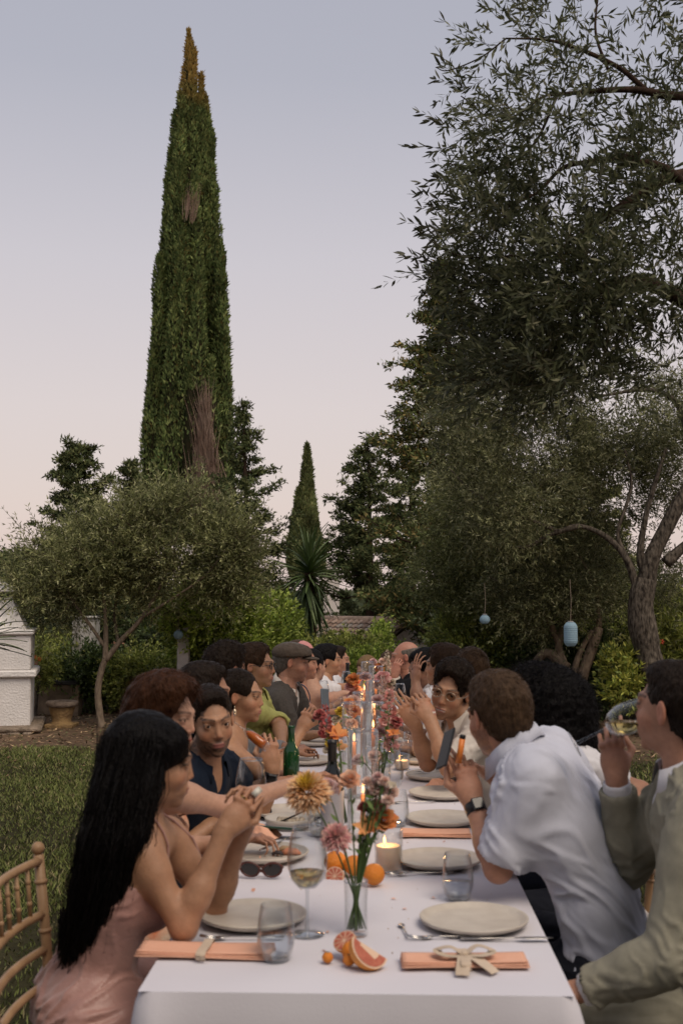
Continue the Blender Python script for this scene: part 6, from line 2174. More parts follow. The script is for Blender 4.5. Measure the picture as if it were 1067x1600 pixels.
# candles
WAX = mat('candle_wax', (.75, .60, .44), rough=.5, transl=.2)
WAXO = mat('orange_taper_wax', (.62, .25, .10), rough=.45, transl=.2)
FLAME = mat('flame', (1, .5, .15), rough=1, emit=(1.0, .52, .20), estr=4.0)
def flame(mb, c, s=1.0):
    mb.lathe([(.0004, 0), (.0036 * s, .006 * s), (.0046 * s, .012 * s), (.0032 * s, .021 * s), (.0012 * s, .030 * s), (.0001, .036 * s)], 10, c)
def candle_light(p, parent, e=.5):
    l = bpy.data.lights.new('flame_light', 'POINT'); l.energy = e; l.color = (1, .55, .22); l.shadow_soft_size = .012
    o = bpy.data.objects.new('flame_light', l); COL.objects.link(o); o.parent = parent; o.location = p
def taper(label, x, y, rad, h, ch, lit=True, wax=None, light=.45, bent=0):
    t = thing('candle_cylinder', label, 'candle', (x, y, TT), 0, 'tall glass cylinders with taper candles')
    mb = MB(); mb.lathe([(0, .0), (rad, 0), (rad, h), (rad - .0012, h + .001), (rad - .0024, h), (rad - .0024, .010), (0, .010)], 32); mb.build('glass_cylinder', GLC, t, True)
    mb = MB(); mb.lathe([(rad * .98, h - .003), (rad + .0006, h), (rad * .98, h + .0024), (rad - .0022, h)], 32, close=True); mb.build('rim', GLB, t, True)
    mb = MB(); mb.tube([(0, 0, .010), (bent * .3, 0, ch * .5), (bent, 0, ch)], [.0105, .0095, .0075], 14); c_ = mb.build('taper', wax or WAXO, t, True)
    mb = MB(); mb.tube([(bent, 0, ch), (bent + .001, 0, ch + .008)], .0009, 5); mb.build('wick', DARKM, c_)
    if lit:
        mb = MB(); flame(mb, (bent, 0, ch + .003)); mb.build('flame', FLAME, c_, True)
        candle_light((bent, 0, ch + .03), t, light)
def cyl(px_rim, py_rim, D, rad, ch_py, lab, wax=None, h=None, dx=0, light=.45):
    rim = W(px_rim, py_rim, D); h_ = rim[2] - TT
    f_ = W(px_rim + dx, ch_py, D); taper(lab, rim[0], D, rad, h_, min(h_ - .04, f_[2] - TT - .02), wax=wax, light=light)
cyl(567, 1142, 3.95, .053, 1232, 'nearest tall glass cylinder with a short lit orange taper')
cyl(590, 1170, 4.55, .05, 1150, 'glass cylinder set slightly right of the nearest candle')
cyl(553, 1098, 4.75, .05, 1152, 'glass cylinder with lit taper behind the nearest one on its left')
cyl(583, 1098, 5.15, .05, 1131, 'tall glass cylinder with lit taper in the middle of the row')
cyl(566, 1082, 5.75, .05, 1110, 'glass cylinder with lit taper just past the middle of the row')
cyl(585, 1064, 6.4, .05, 1100, 'glass cylinder with a lit taper right of the orange bouquet')
cyl(569, 1052, 7.0, .05, 1074, 'glass cylinder with lit taper before the far pink blooms')
cyl(587, 1041, 7.7, .05, 1070, 'tall glass cylinder near the far end of the row')
cyl(574, 1034, 8.6, .05, 1060, 'farthest glass cylinder in front of the dried arch')
def jar_candle(label, px, py, rad, h, wh):
    p = onT(px, py)
    t = thing('jar_candle', label, 'candle', (p[0], p[1], TT))
    mb = MB(); mb.lathe([(0, 0), (rad, 0), (rad + .001, h), (rad - .002, h), (rad - .003, .006), (0, .006)], 32); mb.build('glass_jar', GL, t, True)
    mb = MB(); mb.lathe([(0, .007), (rad - .004, .007), (rad - .004, wh), (rad - .009, wh + .002), (.004, wh - .004), (0, wh - .004)], 28); w_ = mb.build('wax', WAX, t, True)
    mb = MB(); mb.tube([(-.012, 0, wh - .005), (-.012, 0, wh + .006)], .001, 5); mb.build('wick', DARKM, w_)
    mb = MB(); flame(mb, (-.012, 0, wh + .002), .8); mb.build('flame', FLAME, w_, True)
    candle_light((-.012, 0, wh + .028), t, .5)
jar_candle('white wax candle burning in a glass jar beside the orange', 607, 1360, .042, .118, .072)
jar_candle('small jar candle with pale wax glowing further down the right', 628, 1202, .036, .07, .04)
# ---------------------------------------------------------------- flowers
STEMG = mat('flower_stem', (.055, .095, .025), rough=.6)
PET = mat('petals', (.8, .4, .3), rough=.7, attr=True, transl=.25, spec=.2)
PC = {'peach': [(.80, .42, .26), (.82, .54, .38)], 'orange': [(.74, .27, .09), (.80, .38, .15)], 'pink': [(.74, .36, .36), (.80, .52, .46)], 'rose': [(.68, .30, .26), (.76, .44, .38)],
      'blush': [(.80, .62, .52), (.76, .52, .44)], 'wine': [(.40, .09, .09), (.54, .20, .17)], 'yellow': [(.72, .52, .08), (.62, .42, .05)], 'cream': [(.70, .62, .50), (.64, .55, .42)], 'mauve': [(.66, .42, .40), (.72, .52, .48)], 'amber': [(.82, .48, .25), (.86, .62, .40)]}
def bloom(kind, t, c, rad, colr, d=(0, -.4, 1), seed=1, hide=False):
    """kind: pom (chrysanthemum, dahlia), rose, snap (spike of florets), lily (open petals)"""
    r = np.random.default_rng(seed)
    c = np.array(c, float); z = nrm(d); x = nrm(np.cross((.3, 1, .1), z)); y = np.cross(z, x); M = np.stack([x, y, z], 1)
    cols = np.array(PC[colr])
    if kind in ('pom', 'rose'):
        n = 560 if kind == 'pom' else 70
        i = np.arange(n); f_ = (i + .5) / n
        th = i * 2.39996; el = np.arccos(1 - f_ * (1.45 if kind == 'pom' else 1.1))
        dv = np.stack([np.sin(el) * np.cos(th), np.sin(el) * np.sin(th), np.cos(el)], 1)
        B = dv * rad * .15
        L = rad * (1.0 if kind == 'pom' else .92) * r.uniform(.75, 1.05, n) * (.72 + .28 * f_)
        s = np.stack([-np.sin(th), np.cos(th), 0 * th], 1)
        wdt = rad * (.11 if kind == 'pom' else .7)
        Cc = cols[r.integers(0, 2, n)] * r.uniform(.8, 1.15, (n, 1))
        if kind == 'pom' and colr in ('amber', 'peach'):
            w = np.clip(1 - f_ * 4.5, 0, 1)[:, None]; Cc = Cc * (1 - w) + np.array([.72, .50, .05]) * w
        d_ = unit(dv + r.normal(size=(n, 3)) * .10)
        o = quads('bloom', (B @ M.T) + c, d_ @ M.T, s @ M.T, L, wdt, Cc, PET, t, kind=None, mid=.72, curl=.25 if kind == 'rose' else .1)
    elif kind == 'lily':
        n = 9; th = np.arange(n) * 2.399
        dv = unit(np.stack([np.cos(th), np.sin(th), r.uniform(.35, .9, n)], 1)); s = np.stack([-np.sin(th), np.cos(th), 0 * th], 1)
        o = quads('bloom', np.zeros((n, 3)) + c, dv @ M.T, s @ M.T, rad * r.uniform(.8, 1.1, n), rad * .55, cols[r.integers(0, 2, n)] * r.uniform(.8, 1.15, (n, 1)), PET, t, kind=None, mid=.6, curl=.3)
    else:
        n = 84; f_ = r.random(n)
        L = rad * 2.6
        a = r.uniform(0, 2 * PI, n)
        rr = rad * .55 * (1 - f_ * .75)
        B = np.stack([rr * .4 * np.cos(a), rr * .4 * np.sin(a), (f_ - .3) * L], 1)
        dv = unit(np.stack([np.cos(a), np.sin(a), r.uniform(-.2, .8, n)], 1)); s = unit(np.cross(dv, runit(n, r)))
        o = quads('bloom', (B @ M.T) + c, dv @ M.T, s @ M.T, rad * .62 * (1 - f_ * .6), rad * .5 * (1 - f_ * .6), cols[r.integers(0, 2, n)] * r.uniform(.7, 1.2, (n, 1)), PET, t, kind=None, mid=.6, curl=.3)
    return o
def bouquet(label, px, py, D, vr, vh, flowers, seed=1, leaves=0, fill=True):
    """flowers: (px, py, kind, radius in metres, colour, depth offset)"""
    base = W(px, py, D)
    t = thing('flower_vase', label, 'flowers', (base[0], D, TT), 0, 'bouquets down the middle of the table')
    b = np.array(t.location)
    mb = MB(); mb.lathe([(0, 0), (vr * .9, 0), (vr, .004), (vr * .94, vh * .5), (vr, vh), (vr - .0015, vh + .001), (vr - .003, vh), (vr * .90, vh * .5), (vr - .004, .012), (0, .012)], 24); mb.build('vase', GL, t, True)
    mb = MB(); mb.lathe([(vr * .98, vh - .002), (vr + .0006, vh), (vr * .98, vh + .002), (vr - .002, vh)], 24, close=True); mb.build('vase_rim', GLB, t, True)
    r = np.random.default_rng(seed)
    for i, (fx, fy, kind, rad, colr, dy) in enumerate(flowers):
        c = W(fx, fy, D + dy) - b
        a = r.uniform(0, 6.28)
        foot = np.array([-c[0] * .12 + vr * .4 * math.cos(a), vr * .4 * math.sin(a), .014]); neck_ = np.array([np.clip(c[0] * .15, -vr * .6, vr * .6), np.clip(c[1] * .15, -vr * .6, vr * .6), vh])
        up = np.array([0, 0, 1.0])
        end = c - up * rad * .15
        mb = MB(); P = bez([foot, neck_, neck_ * .45 + end * .55 + np.array([0, 0, .02]), end], 7); mb.tube(P, np.linspace(.0028, .0018, len(P)), 6); mb.build('stem', STEMG, t, True)
        d = nrm(np.array([c[0] * 1.2, -.55, .8])) if kind != 'snap' else nrm(np.array([c[0] * 1.0, 0, 1]))
        bloom(kind, t, c, rad, colr, d, seed * 31 + i)
        if leaves and kind:
            n = leaves; k = r.integers(len(P) // 2, len(P) - 1, n); B = P[k]
            dv = unit(runit(n, r) + np.array([0, 0, .5])); s = unit(np.cross(dv, runit(n, r)))
            quads('leaves', B, dv, s, r.uniform(.02, .045, n), .010, jitter_cols(n, [(.05, .09, .025), (.08, .12, .04)], .3, r), LEAFG, t)
    return t
bouquet('nearest bud vase with amber chrysanthemum, pink and orange blooms', 556, 1452, 2.84, .029, .128,
        [(481, 1237, 'pom', .058, 'amber', 0), (525, 1308, 'pom', .038, 'pink', -.05), (547, 1219, 'rose', .030, 'peach', .05), (512, 1232, 'rose', .032, 'mauve', .08), (574, 1298, 'lily', .040, 'orange', .02),
         (600, 1282, 'rose', .038, 'orange', .04), (590, 1262, 'rose', .028, 'rose', .05), (590, 1232, 'rose', .026, 'blush', .04), (612, 1238, 'rose', .020, 'blush', .02), (568, 1262, 'rose', .018, 'wine', .06),
         (612, 1228, 'lily', .016, 'cream', 0), (600, 1222, 'rose', .018, 'blush', .02), (590, 1214, 'rose', .016, 'mauve', .03), (606, 1250, 'rose', .018, 'blush', 0), (580, 1240, 'rose', .018, 'rose', .05), (574, 1222, 'rose', .016, 'blush', .04)], 3, leaves=5)
bouquet('tall vase of dark red and orange flowers left of the candles', 535, 1240, 4.15, .03, .14,
        [(510, 1138, 'snap', .045, 'wine', 0), (528, 1150, 'lily', .05, 'orange', 0), (518, 1160, 'rose', .026, 'yellow', 0), (500, 1118, 'rose', .028, 'wine', .05), (532, 1170, 'lily', .035, 'amber', .03), (513, 1172, 'rose', .022, 'cream', 0)], 5, leaves=8)
bouquet('vase with a tall pink spike leaning right of the candles', 592, 1235, 4.25, .03, .14,
        [(607, 1120, 'snap', .055, 'rose', 0), (612, 1158, 'snap', .045, 'pink', 0), (594, 1145, 'rose', .028, 'mauve', .04), (620, 1128, 'rose', .024, 'wine', 0), (614, 1148, 'lily', .030, 'orange', -.02), (585, 1182, 'rose', .030, 'blush', 0), (560, 1188, 'rose', .028, 'mauve', .1)], 6, leaves=8)
bouquet('bouquet with peach rose in the middle of the candle row', 548, 1170, 5.4, .03, .14,
        [(549, 1132, 'rose', .035, 'peach', 0), (552, 1112, 'rose', .042, 'orange', .05), (532, 1112, 'rose', .030, 'yellow', 0), (525, 1125, 'rose', .025, 'cream', 0), (545, 1100, 'rose', .035, 'orange', .05), (552, 1096, 'rose', .04, 'blush', .1)], 7, leaves=8)
bouquet('pale pink and cream bouquet with green sprigs right of centre', 603, 1150, 5.6, .03, .14,
        [(600, 1100, 'rose', .032, 'cream', 0), (612, 1108, 'snap', .03, 'cream', 0), (590, 1094, 'rose', .036, 'mauve', 0), (618, 1120, 'rose', .024, 'blush', 0), (606, 1086, 'rose', .038, 'blush', .05), (598, 1078, 'snap', .04, 'blush', .05)], 8, leaves=26)
bouquet('orange and pink bouquet beside the dark far bottle', 554, 1120, 7.0, .03, .14,
        [(552, 1062, 'rose', .05, 'orange', 0), (548, 1074, 'rose', .045, 'rose', 0), (556, 1078, 'rose', .04, 'peach', 0), (551, 1090, 'rose', .045, 'pink', 0), (571, 1058, 'rose', .04, 'mauve', 0)], 9, leaves=8)
bouquet('big pink rose bouquet at the far right of the candle row', 600, 1115, 7.3, .03, .14,
        [(598, 1060, 'rose', .06, 'pink', 0), (592, 1072, 'rose', .045, 'blush', 0), (606, 1076, 'rose', .045, 'blush', 0), (612, 1066, 'rose', .03, 'cream', 0), (600, 1088, 'rose', .04, 'mauve', 0), (614, 1085, 'rose', .03, 'peach', .1)], 10, leaves=16)
bouquet('farthest bouquet with rusty and white blooms', 590, 1100, 9.0, .03, .14,
        [(592, 1044, 'rose', .05, 'orange', 0), (598, 1034, 'rose', .04, 'blush', 0), (583, 1034, 'rose', .035, 'mauve', 0), (604, 1030, 'snap', .04, 'cream', 0), (606, 1046, 'snap', .04, 'cream', 0), (575, 1062, 'rose', .04, 'rose', 0)], 11, leaves=12)
# ---------------------------------------------------------------- chairs
CHW = mat('honey_bamboo', (.38, .24, .13), rough=.45, color2=(.27, .16, .085), vscale=14, bump=.3, bscale=60, stretch=(1, 1, .4), spec=.4)
def make_chair(label, loc, rz):
    """open back faces local -Y; the sitter looks along +Y"""
    t = thing('bamboo_chair', label, 'chair', loc, rz, 'bamboo style banquet chairs along the table')
    def stick(name, pts, r, rings=(), par=t):
        mb = MB(); mb.tube(pts, r, 10)
        pts = np.array(pts, float)
        for q in rings:
            L = np.linspace(0, 1, len(pts)); c = np.array([np.interp(q, L, pts[:, j]) for j in range(3)]); c2 = np.array([np.interp(min(1, q + .01), L, pts[:, j]) for j in range(3)]); d = nrm(c2 - c)
            mb.tube([c - d * .006, c - d * .002, c + d * .002, c + d * .006], [r * 1.0, r * 1.28, r * 1.28, r * 1.0], 10)
        return mb.build(name, CHW, par, True)
    for q in (-1, 1):
        p = stick('back_post', [(q * .19, -.20, 0), (q * .195, -.20, .45), (q * .200, -.225, .70), (q * .203, -.25, .92)], .0135, (.2, .5, .72, .9))
        mb = MB(); sphere_mb(mb, (q * .203, -.252, .935), .017, 12); mb.build('finial', CHW, p, True)
        stick('leg', [(q * .205, .20, 0), (q * .20, .20, .44)], .0135, (.3, .65))
    arc = lambda z, y, w=.198, b=.028: [(w * s_, y - b * (1 - s_ * s_), z + .0) for s_ in np.linspace(-1, 1, 11)]
    for z, y in ((.905, -.247), (.775, -.235), (.69, -.226), (.61, -.215)):
        stick('back_rail', arc(z, y), .0105)
    for s_ in np.linspace(-.72, .72, 6):
        stick('spindle', [(.198 * s_, -.235 - .028 * (1 - s_ * s_), .775), (.198 * s_, -.247 - .028 * (1 - s_ * s_), .905)], .0055, (.3, .7))
    mb = MB(); mb.box((0, 0, .445), (.42, .42, .022), bev=.01); mb.build('seat', CHW, t)
    mb = MB(); mb.box((0, 0, .468), (.40, .40, .028), bev=.013); mb.build('cushion', mat('ivory_cushion', (.55, .50, .44), rough=.9), t)
    for z in (.16, .24):
        for q in (-1, 1): stick('stretcher', [(q * .2, -.2, z), (q * .2, .2, z)], .008)
        stick('stretcher', [(-.2, .2, z + .03), (.2, .2, z + .03)], .008)
    return t
proto = make_chair('bamboo style chair of the long haired woman, its open back at the near left edge', (-.545, 2.535, 0), R(-90))
proto.location = (-.555, 2.72, 0)
KC = [o for o in bpy.data.objects if o.parent is proto]
SEATS = []
def chair(x, y, rz, label):
    c = proto.copy(); COL.objects.link(c); c.location = (x, y, 0); c.rotation_euler = (0, 0, rz); c['label'] = label
    for ch in KC:
        d = ch.copy(); COL.objects.link(d); d.parent = c
        for g in ch.children:
            e_ = g.copy(); COL.objects.link(e_); e_.parent = d

# ---------------------------------------------------------------- garments and props
SK1, SK2, SK3, SK4 = (.40, .215, .125), (.48, .275, .185), (.32, .165, .10), (.44, .225, .145)
NAVY = cloth('navy_shirt', (.009, .015, .028)); PALE = cloth('pale_blue_shirt', (.53, .545, .625), var=.06); WHT = cloth('white_cotton', (.62, .61, .63), var=.06); CRM = cloth('cream_shirt', (.58, .53, .47), var=.08)
SAGE = cloth('sage_linen', (.27, .255, .195), var=.14, vs=45, bump=.25); GREYB = cloth('grey_tweed', (.085, .075, .065), var=.3, vs=90); BLK = cloth('black_cloth', (.010, .010, .012)); DKT = cloth('dark_trousers', (.018, .020, .028))
YEL = cloth('lime_yellow_cloth', (.42, .42, .14)); PNK = mat('dusty_pink_satin', (.36, .20, .17), rough=.42, var=.12, vscale=8, bump=.2, bscale=90, sheen=.2, spec=.5)
SATO = cloth('orange_print', (.50, .15, .05), color2=(.55, .40, .28), vs=22) if False else mat('orange_print', (.52, .13, .035), rough=.7, color2=(.55, .42, .30), vscale=22, bump=.3, bscale=120)
BLUD = mat('blue_satin', (.03, .07, .16), rough=.45, var=.4, vscale=18, bump=.3, bscale=80); YSTR = mat('pale_yellow_cloth', (.58, .52, .20), rough=.7, color2=(.62, .60, .50), vscale=40, stretch=(1, 1, 5))
BRNC = cloth('brown_cloth', (.12, .07, .05)); GRYC = cloth('grey_cloth', (.2, .2, .21))

def watch(nme, t=.80, band=(.012, .012, .014), r=.031):
    def fn(sp, B, arms, root, H, M, s):
        A = arms[nme]; d = nrm(A['W'] - A['E']); c = A['W'] - d * .02
        mb = MB(); mb.tube([c - d * .016, c - d * .014, c + d * .014, c + d * .016], [r * .9, r, r, r * .9], 20, cap=False)
        w = mb.build('watch', mat('watch_band', band, rough=.4), root, True, world=True)
        n = nrm(A['n'] - d * (np.asarray(A['n']) @ d)); u = np.cross(d, n)
        mb = MB(); mb.box(c + n * (r + .003), (.036, .036, .011), bev=.004, M=np.stack([u, d, n], 1)); mb.build('watch_face', mat('watch_glass', (.01, .01, .012), rough=.1), w, world=True)
    return fn
def earring(q=1):
    def fn(sp, B, arms, root, H, M, s):
        c = H + M @ np.array([q * .082, -.004, -.034]) * s
        mb = MB(); mb.tube([c, c - np.array([0, 0, .012])], .002, 6); sphere_mb(mb, c - np.array([0, 0, .028]), .009, 10, 1.9)
        mb.build('earring', mat('gold_pearl', (.6, .5, .36), rough=.25, metallic=.5), root, True, world=True)
    return fn
def ring(nme, f_=.095, k=1):
    def fn(sp, B, arms, root, H, M, s):
        A = arms[nme]; d = nrm(A['d']); n = nrm(np.asarray(A['n'], float) - d * (np.asarray(A['n'], float) @ d)); w = np.cross(d, n) * (1 if nme == 'R' else -1)
        c = A['W'] + d * f_ * .92 - w * .009
        mb = MB(); mb.tube([c - d * .002, c + d * .002], .0092, 14, cap=False); mb.build('ring', mat('gold', (.7, .45, .15), rough=.25, metallic=1), root, True, world=True)
    return fn
def cap_extra(sp, B, arms, root, H, M, s):
    F = Fld(); T = lambda x, y, z: H + M @ np.array([x, y, z]) * s
    F.ell(T(0, -.015, .058), np.array([.092, .112, .066]) * s, M, .02); F.ell(T(0, .045, .062), np.array([.085, .075, .045]) * s, M, .03)
    F.plane(T(0, 0, .040), -M[:, 2] + M[:, 1] * .10)
    cm = mat('cap_cloth', (.10, .075, .055), rough=.95, var=.3, vscale=60, bump=.5, bscale=200)
    o = blob_mesh(F, .006, 'flat_cap', [cm], root, None, folds(8, .004, 20))
    F = Fld(); F.ell(T(0, .105, .036), np.array([.066, .062, .012]) * s, M, .0)
    blob_mesh(F, .005, 'peak', [cm], o)
def pinkhat(sp, B, arms, root, H, M, s):
    F = Fld(); T = lambda x, y, z: H + M @ np.array([x, y, z]) * s
    F.ell(T(0, -.01, .058), np.array([.090, .108, .075]) * s, M, .02); F.plane(T(0, 0, .045), -M[:, 2])
    blob_mesh(F, .008, 'pink_cap', [cloth('pink_felt', (.55, .25, .24))], root)

def lapels(material, collar_m=None):
    def fn(sp, B, arms, root, H, M, s):
        collar_part(B, H, M, s, root, material, .075, .03, name='jacket_collar', gap=45)
    return fn
def jacket(material, shirt_m, lapel_open=.26, seed=4, amp=.007, flare=.02):
    """an inner shirt and an open fronted jacket over it"""
    def make(sp, B, arms, root, H, M, s, h, hipj, knees, fh):
        a = shirt(shirt_m, off=.007, sleeve=2.0, amp=.004, open_front=.05, collar=True, seed=seed)(sp, B, arms, root, H, M, s, h, hipj, knees, fh)
        F = Fld(); male = B['male']; Nk, u, f, r = B['Nk'], B['u'], B['f'], B['r']
        torso(F, B, .021, k=.06)
        F.cone(hipj[0] + u * .02, hipj[1] + u * .02, .135, .135, .06)
        for nme in ('R', 'L'):
            A = arms[nme]; A2 = dict(A); A2['W'] = A['E'] + (A['W'] - A['E']) * .80
            arm(F, A2, .022, 1.0, male)
            F.cone(A2['W'], A2['W'] + (A2['W'] - A['E']) * .01, .048, .048, .01)
        F.cone(Nk - u * .02, Nk + u * .3, .074, .09, .008, 's')
        F.cone(Nk + f * .06, Nk + f * .17 - u * lapel_open, .055, .012, .01, 's')
        F.cone(Nk + f * .17 - u * lapel_open, Nk + f * .2 - u * .6, .010, .035, .01, 's')
        for nme in ('R', 'L'):
            A = arms[nme]; dd = nrm(A['W'] - A['E']); c = A['E'] + (A['W'] - A['E']) * .82
            F.cone(c + dd * .045, c + dd * .12, .052, .052, .003, 's')
        o = blob_mesh(F, h * 1.15, 'jacket', [material], root, None, folds(seed, amp, 12))
        collar_part(B, H, M, s, o, material, .082, .032, name='lapel_collar', gap=50)
        return o
    return make
GRIP = dict(curl=(.62, .68, .74, .8), thumb=.75)
OPEN = dict(curl=(.12, .15, .2, .28), thumb=.2, spread=.1)
def seat_for(x, y, rz, who): chair(x, y, rz, 'bamboo style chair beneath ' + who)

# ================================================================ left side, near to far
def longhair(F, H, M, s, L):
    pts = [W(213, 1165, 2.86), W(196, 1235, 2.80), W(176, 1310, 2.76), W(156, 1390, 2.78), W(140, 1462, 2.82)]
    rr = [.074, .068, .070, .062, .046]
    ax = nrm(np.array([.35, -.75, .1]))
    for a, b, ra, rb in zip(pts[:-1], pts[1:], rr[:-1], rr[1:]): F.cone(a, b, ra, rb, .03, sq=(ax, 1.35))
    F.ell(H + M @ np.array([.040, .030, .060]) * s, np.array([.042, .05, .05]) * s, M, .03)
    F.ell(H + M @ np.array([.070, -.035, -.02]) * s, np.array([.022, .030, .06]) * s, M, .02)
def long_strands(sp, B, arms, root, H, M, s):
    r = np.random.default_rng(12)
    hm = hair_mat('black')
    n = 4200
    top = H + M @ np.array([0, -.02, .07]) * s
    ctr = [W(214, 1150, 2.84), W(196, 1235, 2.78), W(178, 1310, 2.75), W(158, 1395, 2.77), W(140, 1475, 2.80), W(130, 1500, 2.82)]
    wd_ = [.075, .077, .076, .070, .060, .054]
    a = r.uniform(0, 2 * PI, n)
    lines = []
    for j, (c, w) in enumerate(zip(ctr, wd_)):
        off = np.stack([np.cos(a) * w * 1.02, np.sin(a) * w * .80, 0 * a], 1) + r.normal(0, .003, (n, 3)) * (1 + 3 * (r.random((n, 1)) < .12))
        lines.append(c + off)
    lines = np.stack(lines, 1)
    lines[:, -1] += np.array([0, 0, 1.0]) * r.uniform(-.03, .12, n)[:, None]
    # resample smoothly
    m = 16; tt = np.linspace(0, len(ctr) - 1.001, m); i0 = tt.astype(int); fr = (tt - i0)[None, :, None]
    LL = lines[:, i0] * (1 - fr) + lines[:, i0 + 1] * fr
    s_ = unit(np.cross(LL[:, 8] - LL[:, 0], np.array([[.3, -1, .2]])) + .6 * r.normal(size=(n, 3)))
    V = np.stack([LL - s_[:, None] * .0009, LL + s_[:, None] * .0009], 2).reshape(-1, 3)
    base = np.arange(n) * m * 2
    F = np.concatenate([np.stack([base + 2 * i, base + 2 * i + 1, base + 2 * i + 3, base + 2 * i + 2], 1) for i in range(m - 1)])
    obj('strands', mesh('strands', V, F, True, None, [hm]), root, world=True, kind='stuff')
person(dict(label='woman with very long straight black hair in a dusty pink satin slip dress', male=False, head=(240, 1194, 2.86), az=74, pitch=-6, roll=0, taz=66, hip=(-.66, 2.87), neck=(222, 1286, 2.88), s=.94, h=.0052, hh=.0032,
    skin=SK1, hair='long', haircol='black', hairfn=longhair, strands=2500, legs='dress', top=dress(PNK, topt=.76, amp=.0085, fold_f=14, long=(.85, .1, .42)),
    R=dict(sh=(213, 1312, 2.78), el=(287, 1450, 2.76), wr=(352, 1297, 2.80), d=(.55, .15, .75), n=(.2, -1, .3), curl=(.55, .65, .75, .8), thumb=.5),
    L=dict(sh=(262, 1300, 3.02), el=(333, 1425, 3.00), wr=(377, 1302, 2.92), d=(.15, -.1, .9), n=(.6, .9, .2), curl=(.45, .5, .6, .7), thumb=.6), extra=[long_strands, ring('R')]))
def wavylock(F, H, M, s, L):
    F.cone(H + M @ np.array([.06, .01, -.02]) * s, H + M @ np.array([.068, .035, -.13]) * s, .036, .026, .02)
    F.cone(H + M @ np.array([-.06, .01, -.02]) * s, H + M @ np.array([-.06, .045, -.15]) * s, .036, .028, .02)
    F.cone(H + M @ np.array([0, -.07, -.02]) * s, H + M @ np.array([0, -.08, -.16]) * s, .07, .05, .03)
person(dict(label='woman with wavy auburn hair and orange print dress reaching for the wine bottle', male=False, head=(257, 1120, 3.42), az=106, pitch=-8, roll=3, taz=80, hip=(-.64, 3.45), neck=(236, 1205, 3.45), h=.0058, hh=.0036,
    skin=SK2, hair='wavy', haircol='auburn', hairfn=wavylock, strands=3500, slen=.05, legs='dress', lip=(.45, .09, .07), top=dress(SATO, topt=.78, amp=.004),
    R=dict(sh=(262, 1238, 3.32), el=(352, 1262, 3.42), wr=(468, 1222, 3.62), d=(.85, .35, .25), n=(-.2, .2, 1), curl=(.55, .6, .66, .72), thumb=.9),
    L=dict(wr=(368, 1312, 3.65))))
person(dict(label='bearded man in a dark navy shirt looking towards the camera', male=True, head=(331, 1128, 4.05), az=158, pitch=-8, roll=6, taz=110, hip=(-.70, 4.18), neck=(316, 1192, 4.10), h=.006, hh=.0036,
    skin=SK1, hair='short', haircol='dark', strands=6000, slen=.018, beard=1.0, gaze=(10, 8), legmat=DKT, top=shirt(NAVY, sleeve=1.0, open_front=.10, amp=.006),
    R=dict(wr=(330, 1290, 4.05)), L=dict(el=(405, 1268, 4.35), wr=(425, 1202, 4.30), d=(-.1, 0, 1), n=(.3, -1, 0), **GRIP), extra=[watch('L')]))
person(dict(label='dark haired man mostly hidden behind the bearded man', male=True, head=(322, 1084, 4.85), az=98, pitch=-6, taz=90, hip=(-.74, 4.85), h=.008, skin=SK3, hair='short', ht=.014, haircol='dark', strands=3000, legmat=DKT, top=shirt(BRNC, sleeve=2.0)))
person(dict(label='bare shouldered woman with dark updo and gold earring holding up a phone', male=False, head=(377, 1090, 5.05), az=100, pitch=-2, roll=-2, taz=85, hip=(-.72, 5.15), neck=(366, 1140, 5.05), h=.006, hh=.0042,
    skin=SK1, hair='updo', haircol='dark', strands=2500, legs='dress', top=dress(cloth('rust_print', (.30, .12, .06)), topt=.60, straps=False),
    R=dict(el=(428, 1222, 5.00), wr=(470, 1142, 5.18), d=(.35, .1, .9), n=(-.3, -1, .1), **GRIP), L=dict(wr=(415, 1195, 5.25), d=(.5, -.2, .5), n=(0, -.4, 1)), extra=[earring(1)]))
person(dict(label='man with thick black hair turned away towards the far end', male=True, head=(354, 1046, 5.75), az=45, taz=80, hip=(-.76, 5.8), h=.009, skin=SK3, hair='curly', ht=.014, haircol='dark', strands=2000, legmat=DKT, top=shirt(GRYC, sleeve=2.0)))
person(dict(label='man with black framed glasses in a lime yellow shirt', male=True, head=(400, 1042, 6.35), az=102, taz=95, hip=(-.70, 6.4), h=.008, hh=.0055, skin=SK1, hair='short', haircol='brown', ht=.014, strands=1500, legmat=DKT, top=shirt(YEL, sleeve=1.02, amp=.010), extra=[glasses('black')],
    R=dict(el=(436, 1128, 6.35), wr=(440, 1165, 6.1))))
person(dict(label='man in a brown flat cap and grey tweed blazer', male=True, head=(456, 1036, 7.05), az=88, pitch=-4, taz=95, hip=(-.66, 7.15), h=.008, hh=.0055, skin=SK4, hair='short', haircol='grey', ht=.004, legmat=DKT, top=jacket(GREYB, CRM), extra=[cap_extra], stub=1, beard=.3))
person(dict(label='woman with brown bob and blue one shouldered dress beside the capped man', male=False, head=(473, 1037, 7.65), az=85, taz=75, hip=(-.56, 7.75), h=.008, hh=.006, skin=SK4, hair='bob', haircol='brown', legs='dress', top=dress(BLUD, topt=.86, straps=True),
    R=dict(el=(477, 1104, 7.4), wr=(500, 1118, 7.6))))
person(dict(label='guest wearing a small pink cap far down the left side', male=False, head=(470, 1027, 8.5), az=80, hip=(-.72, 8.5), h=.011, skin=SK2, hair='bob', haircol='light', legs='dress', top=dress(BLK, topt=.8), extra=[pinkhat]))
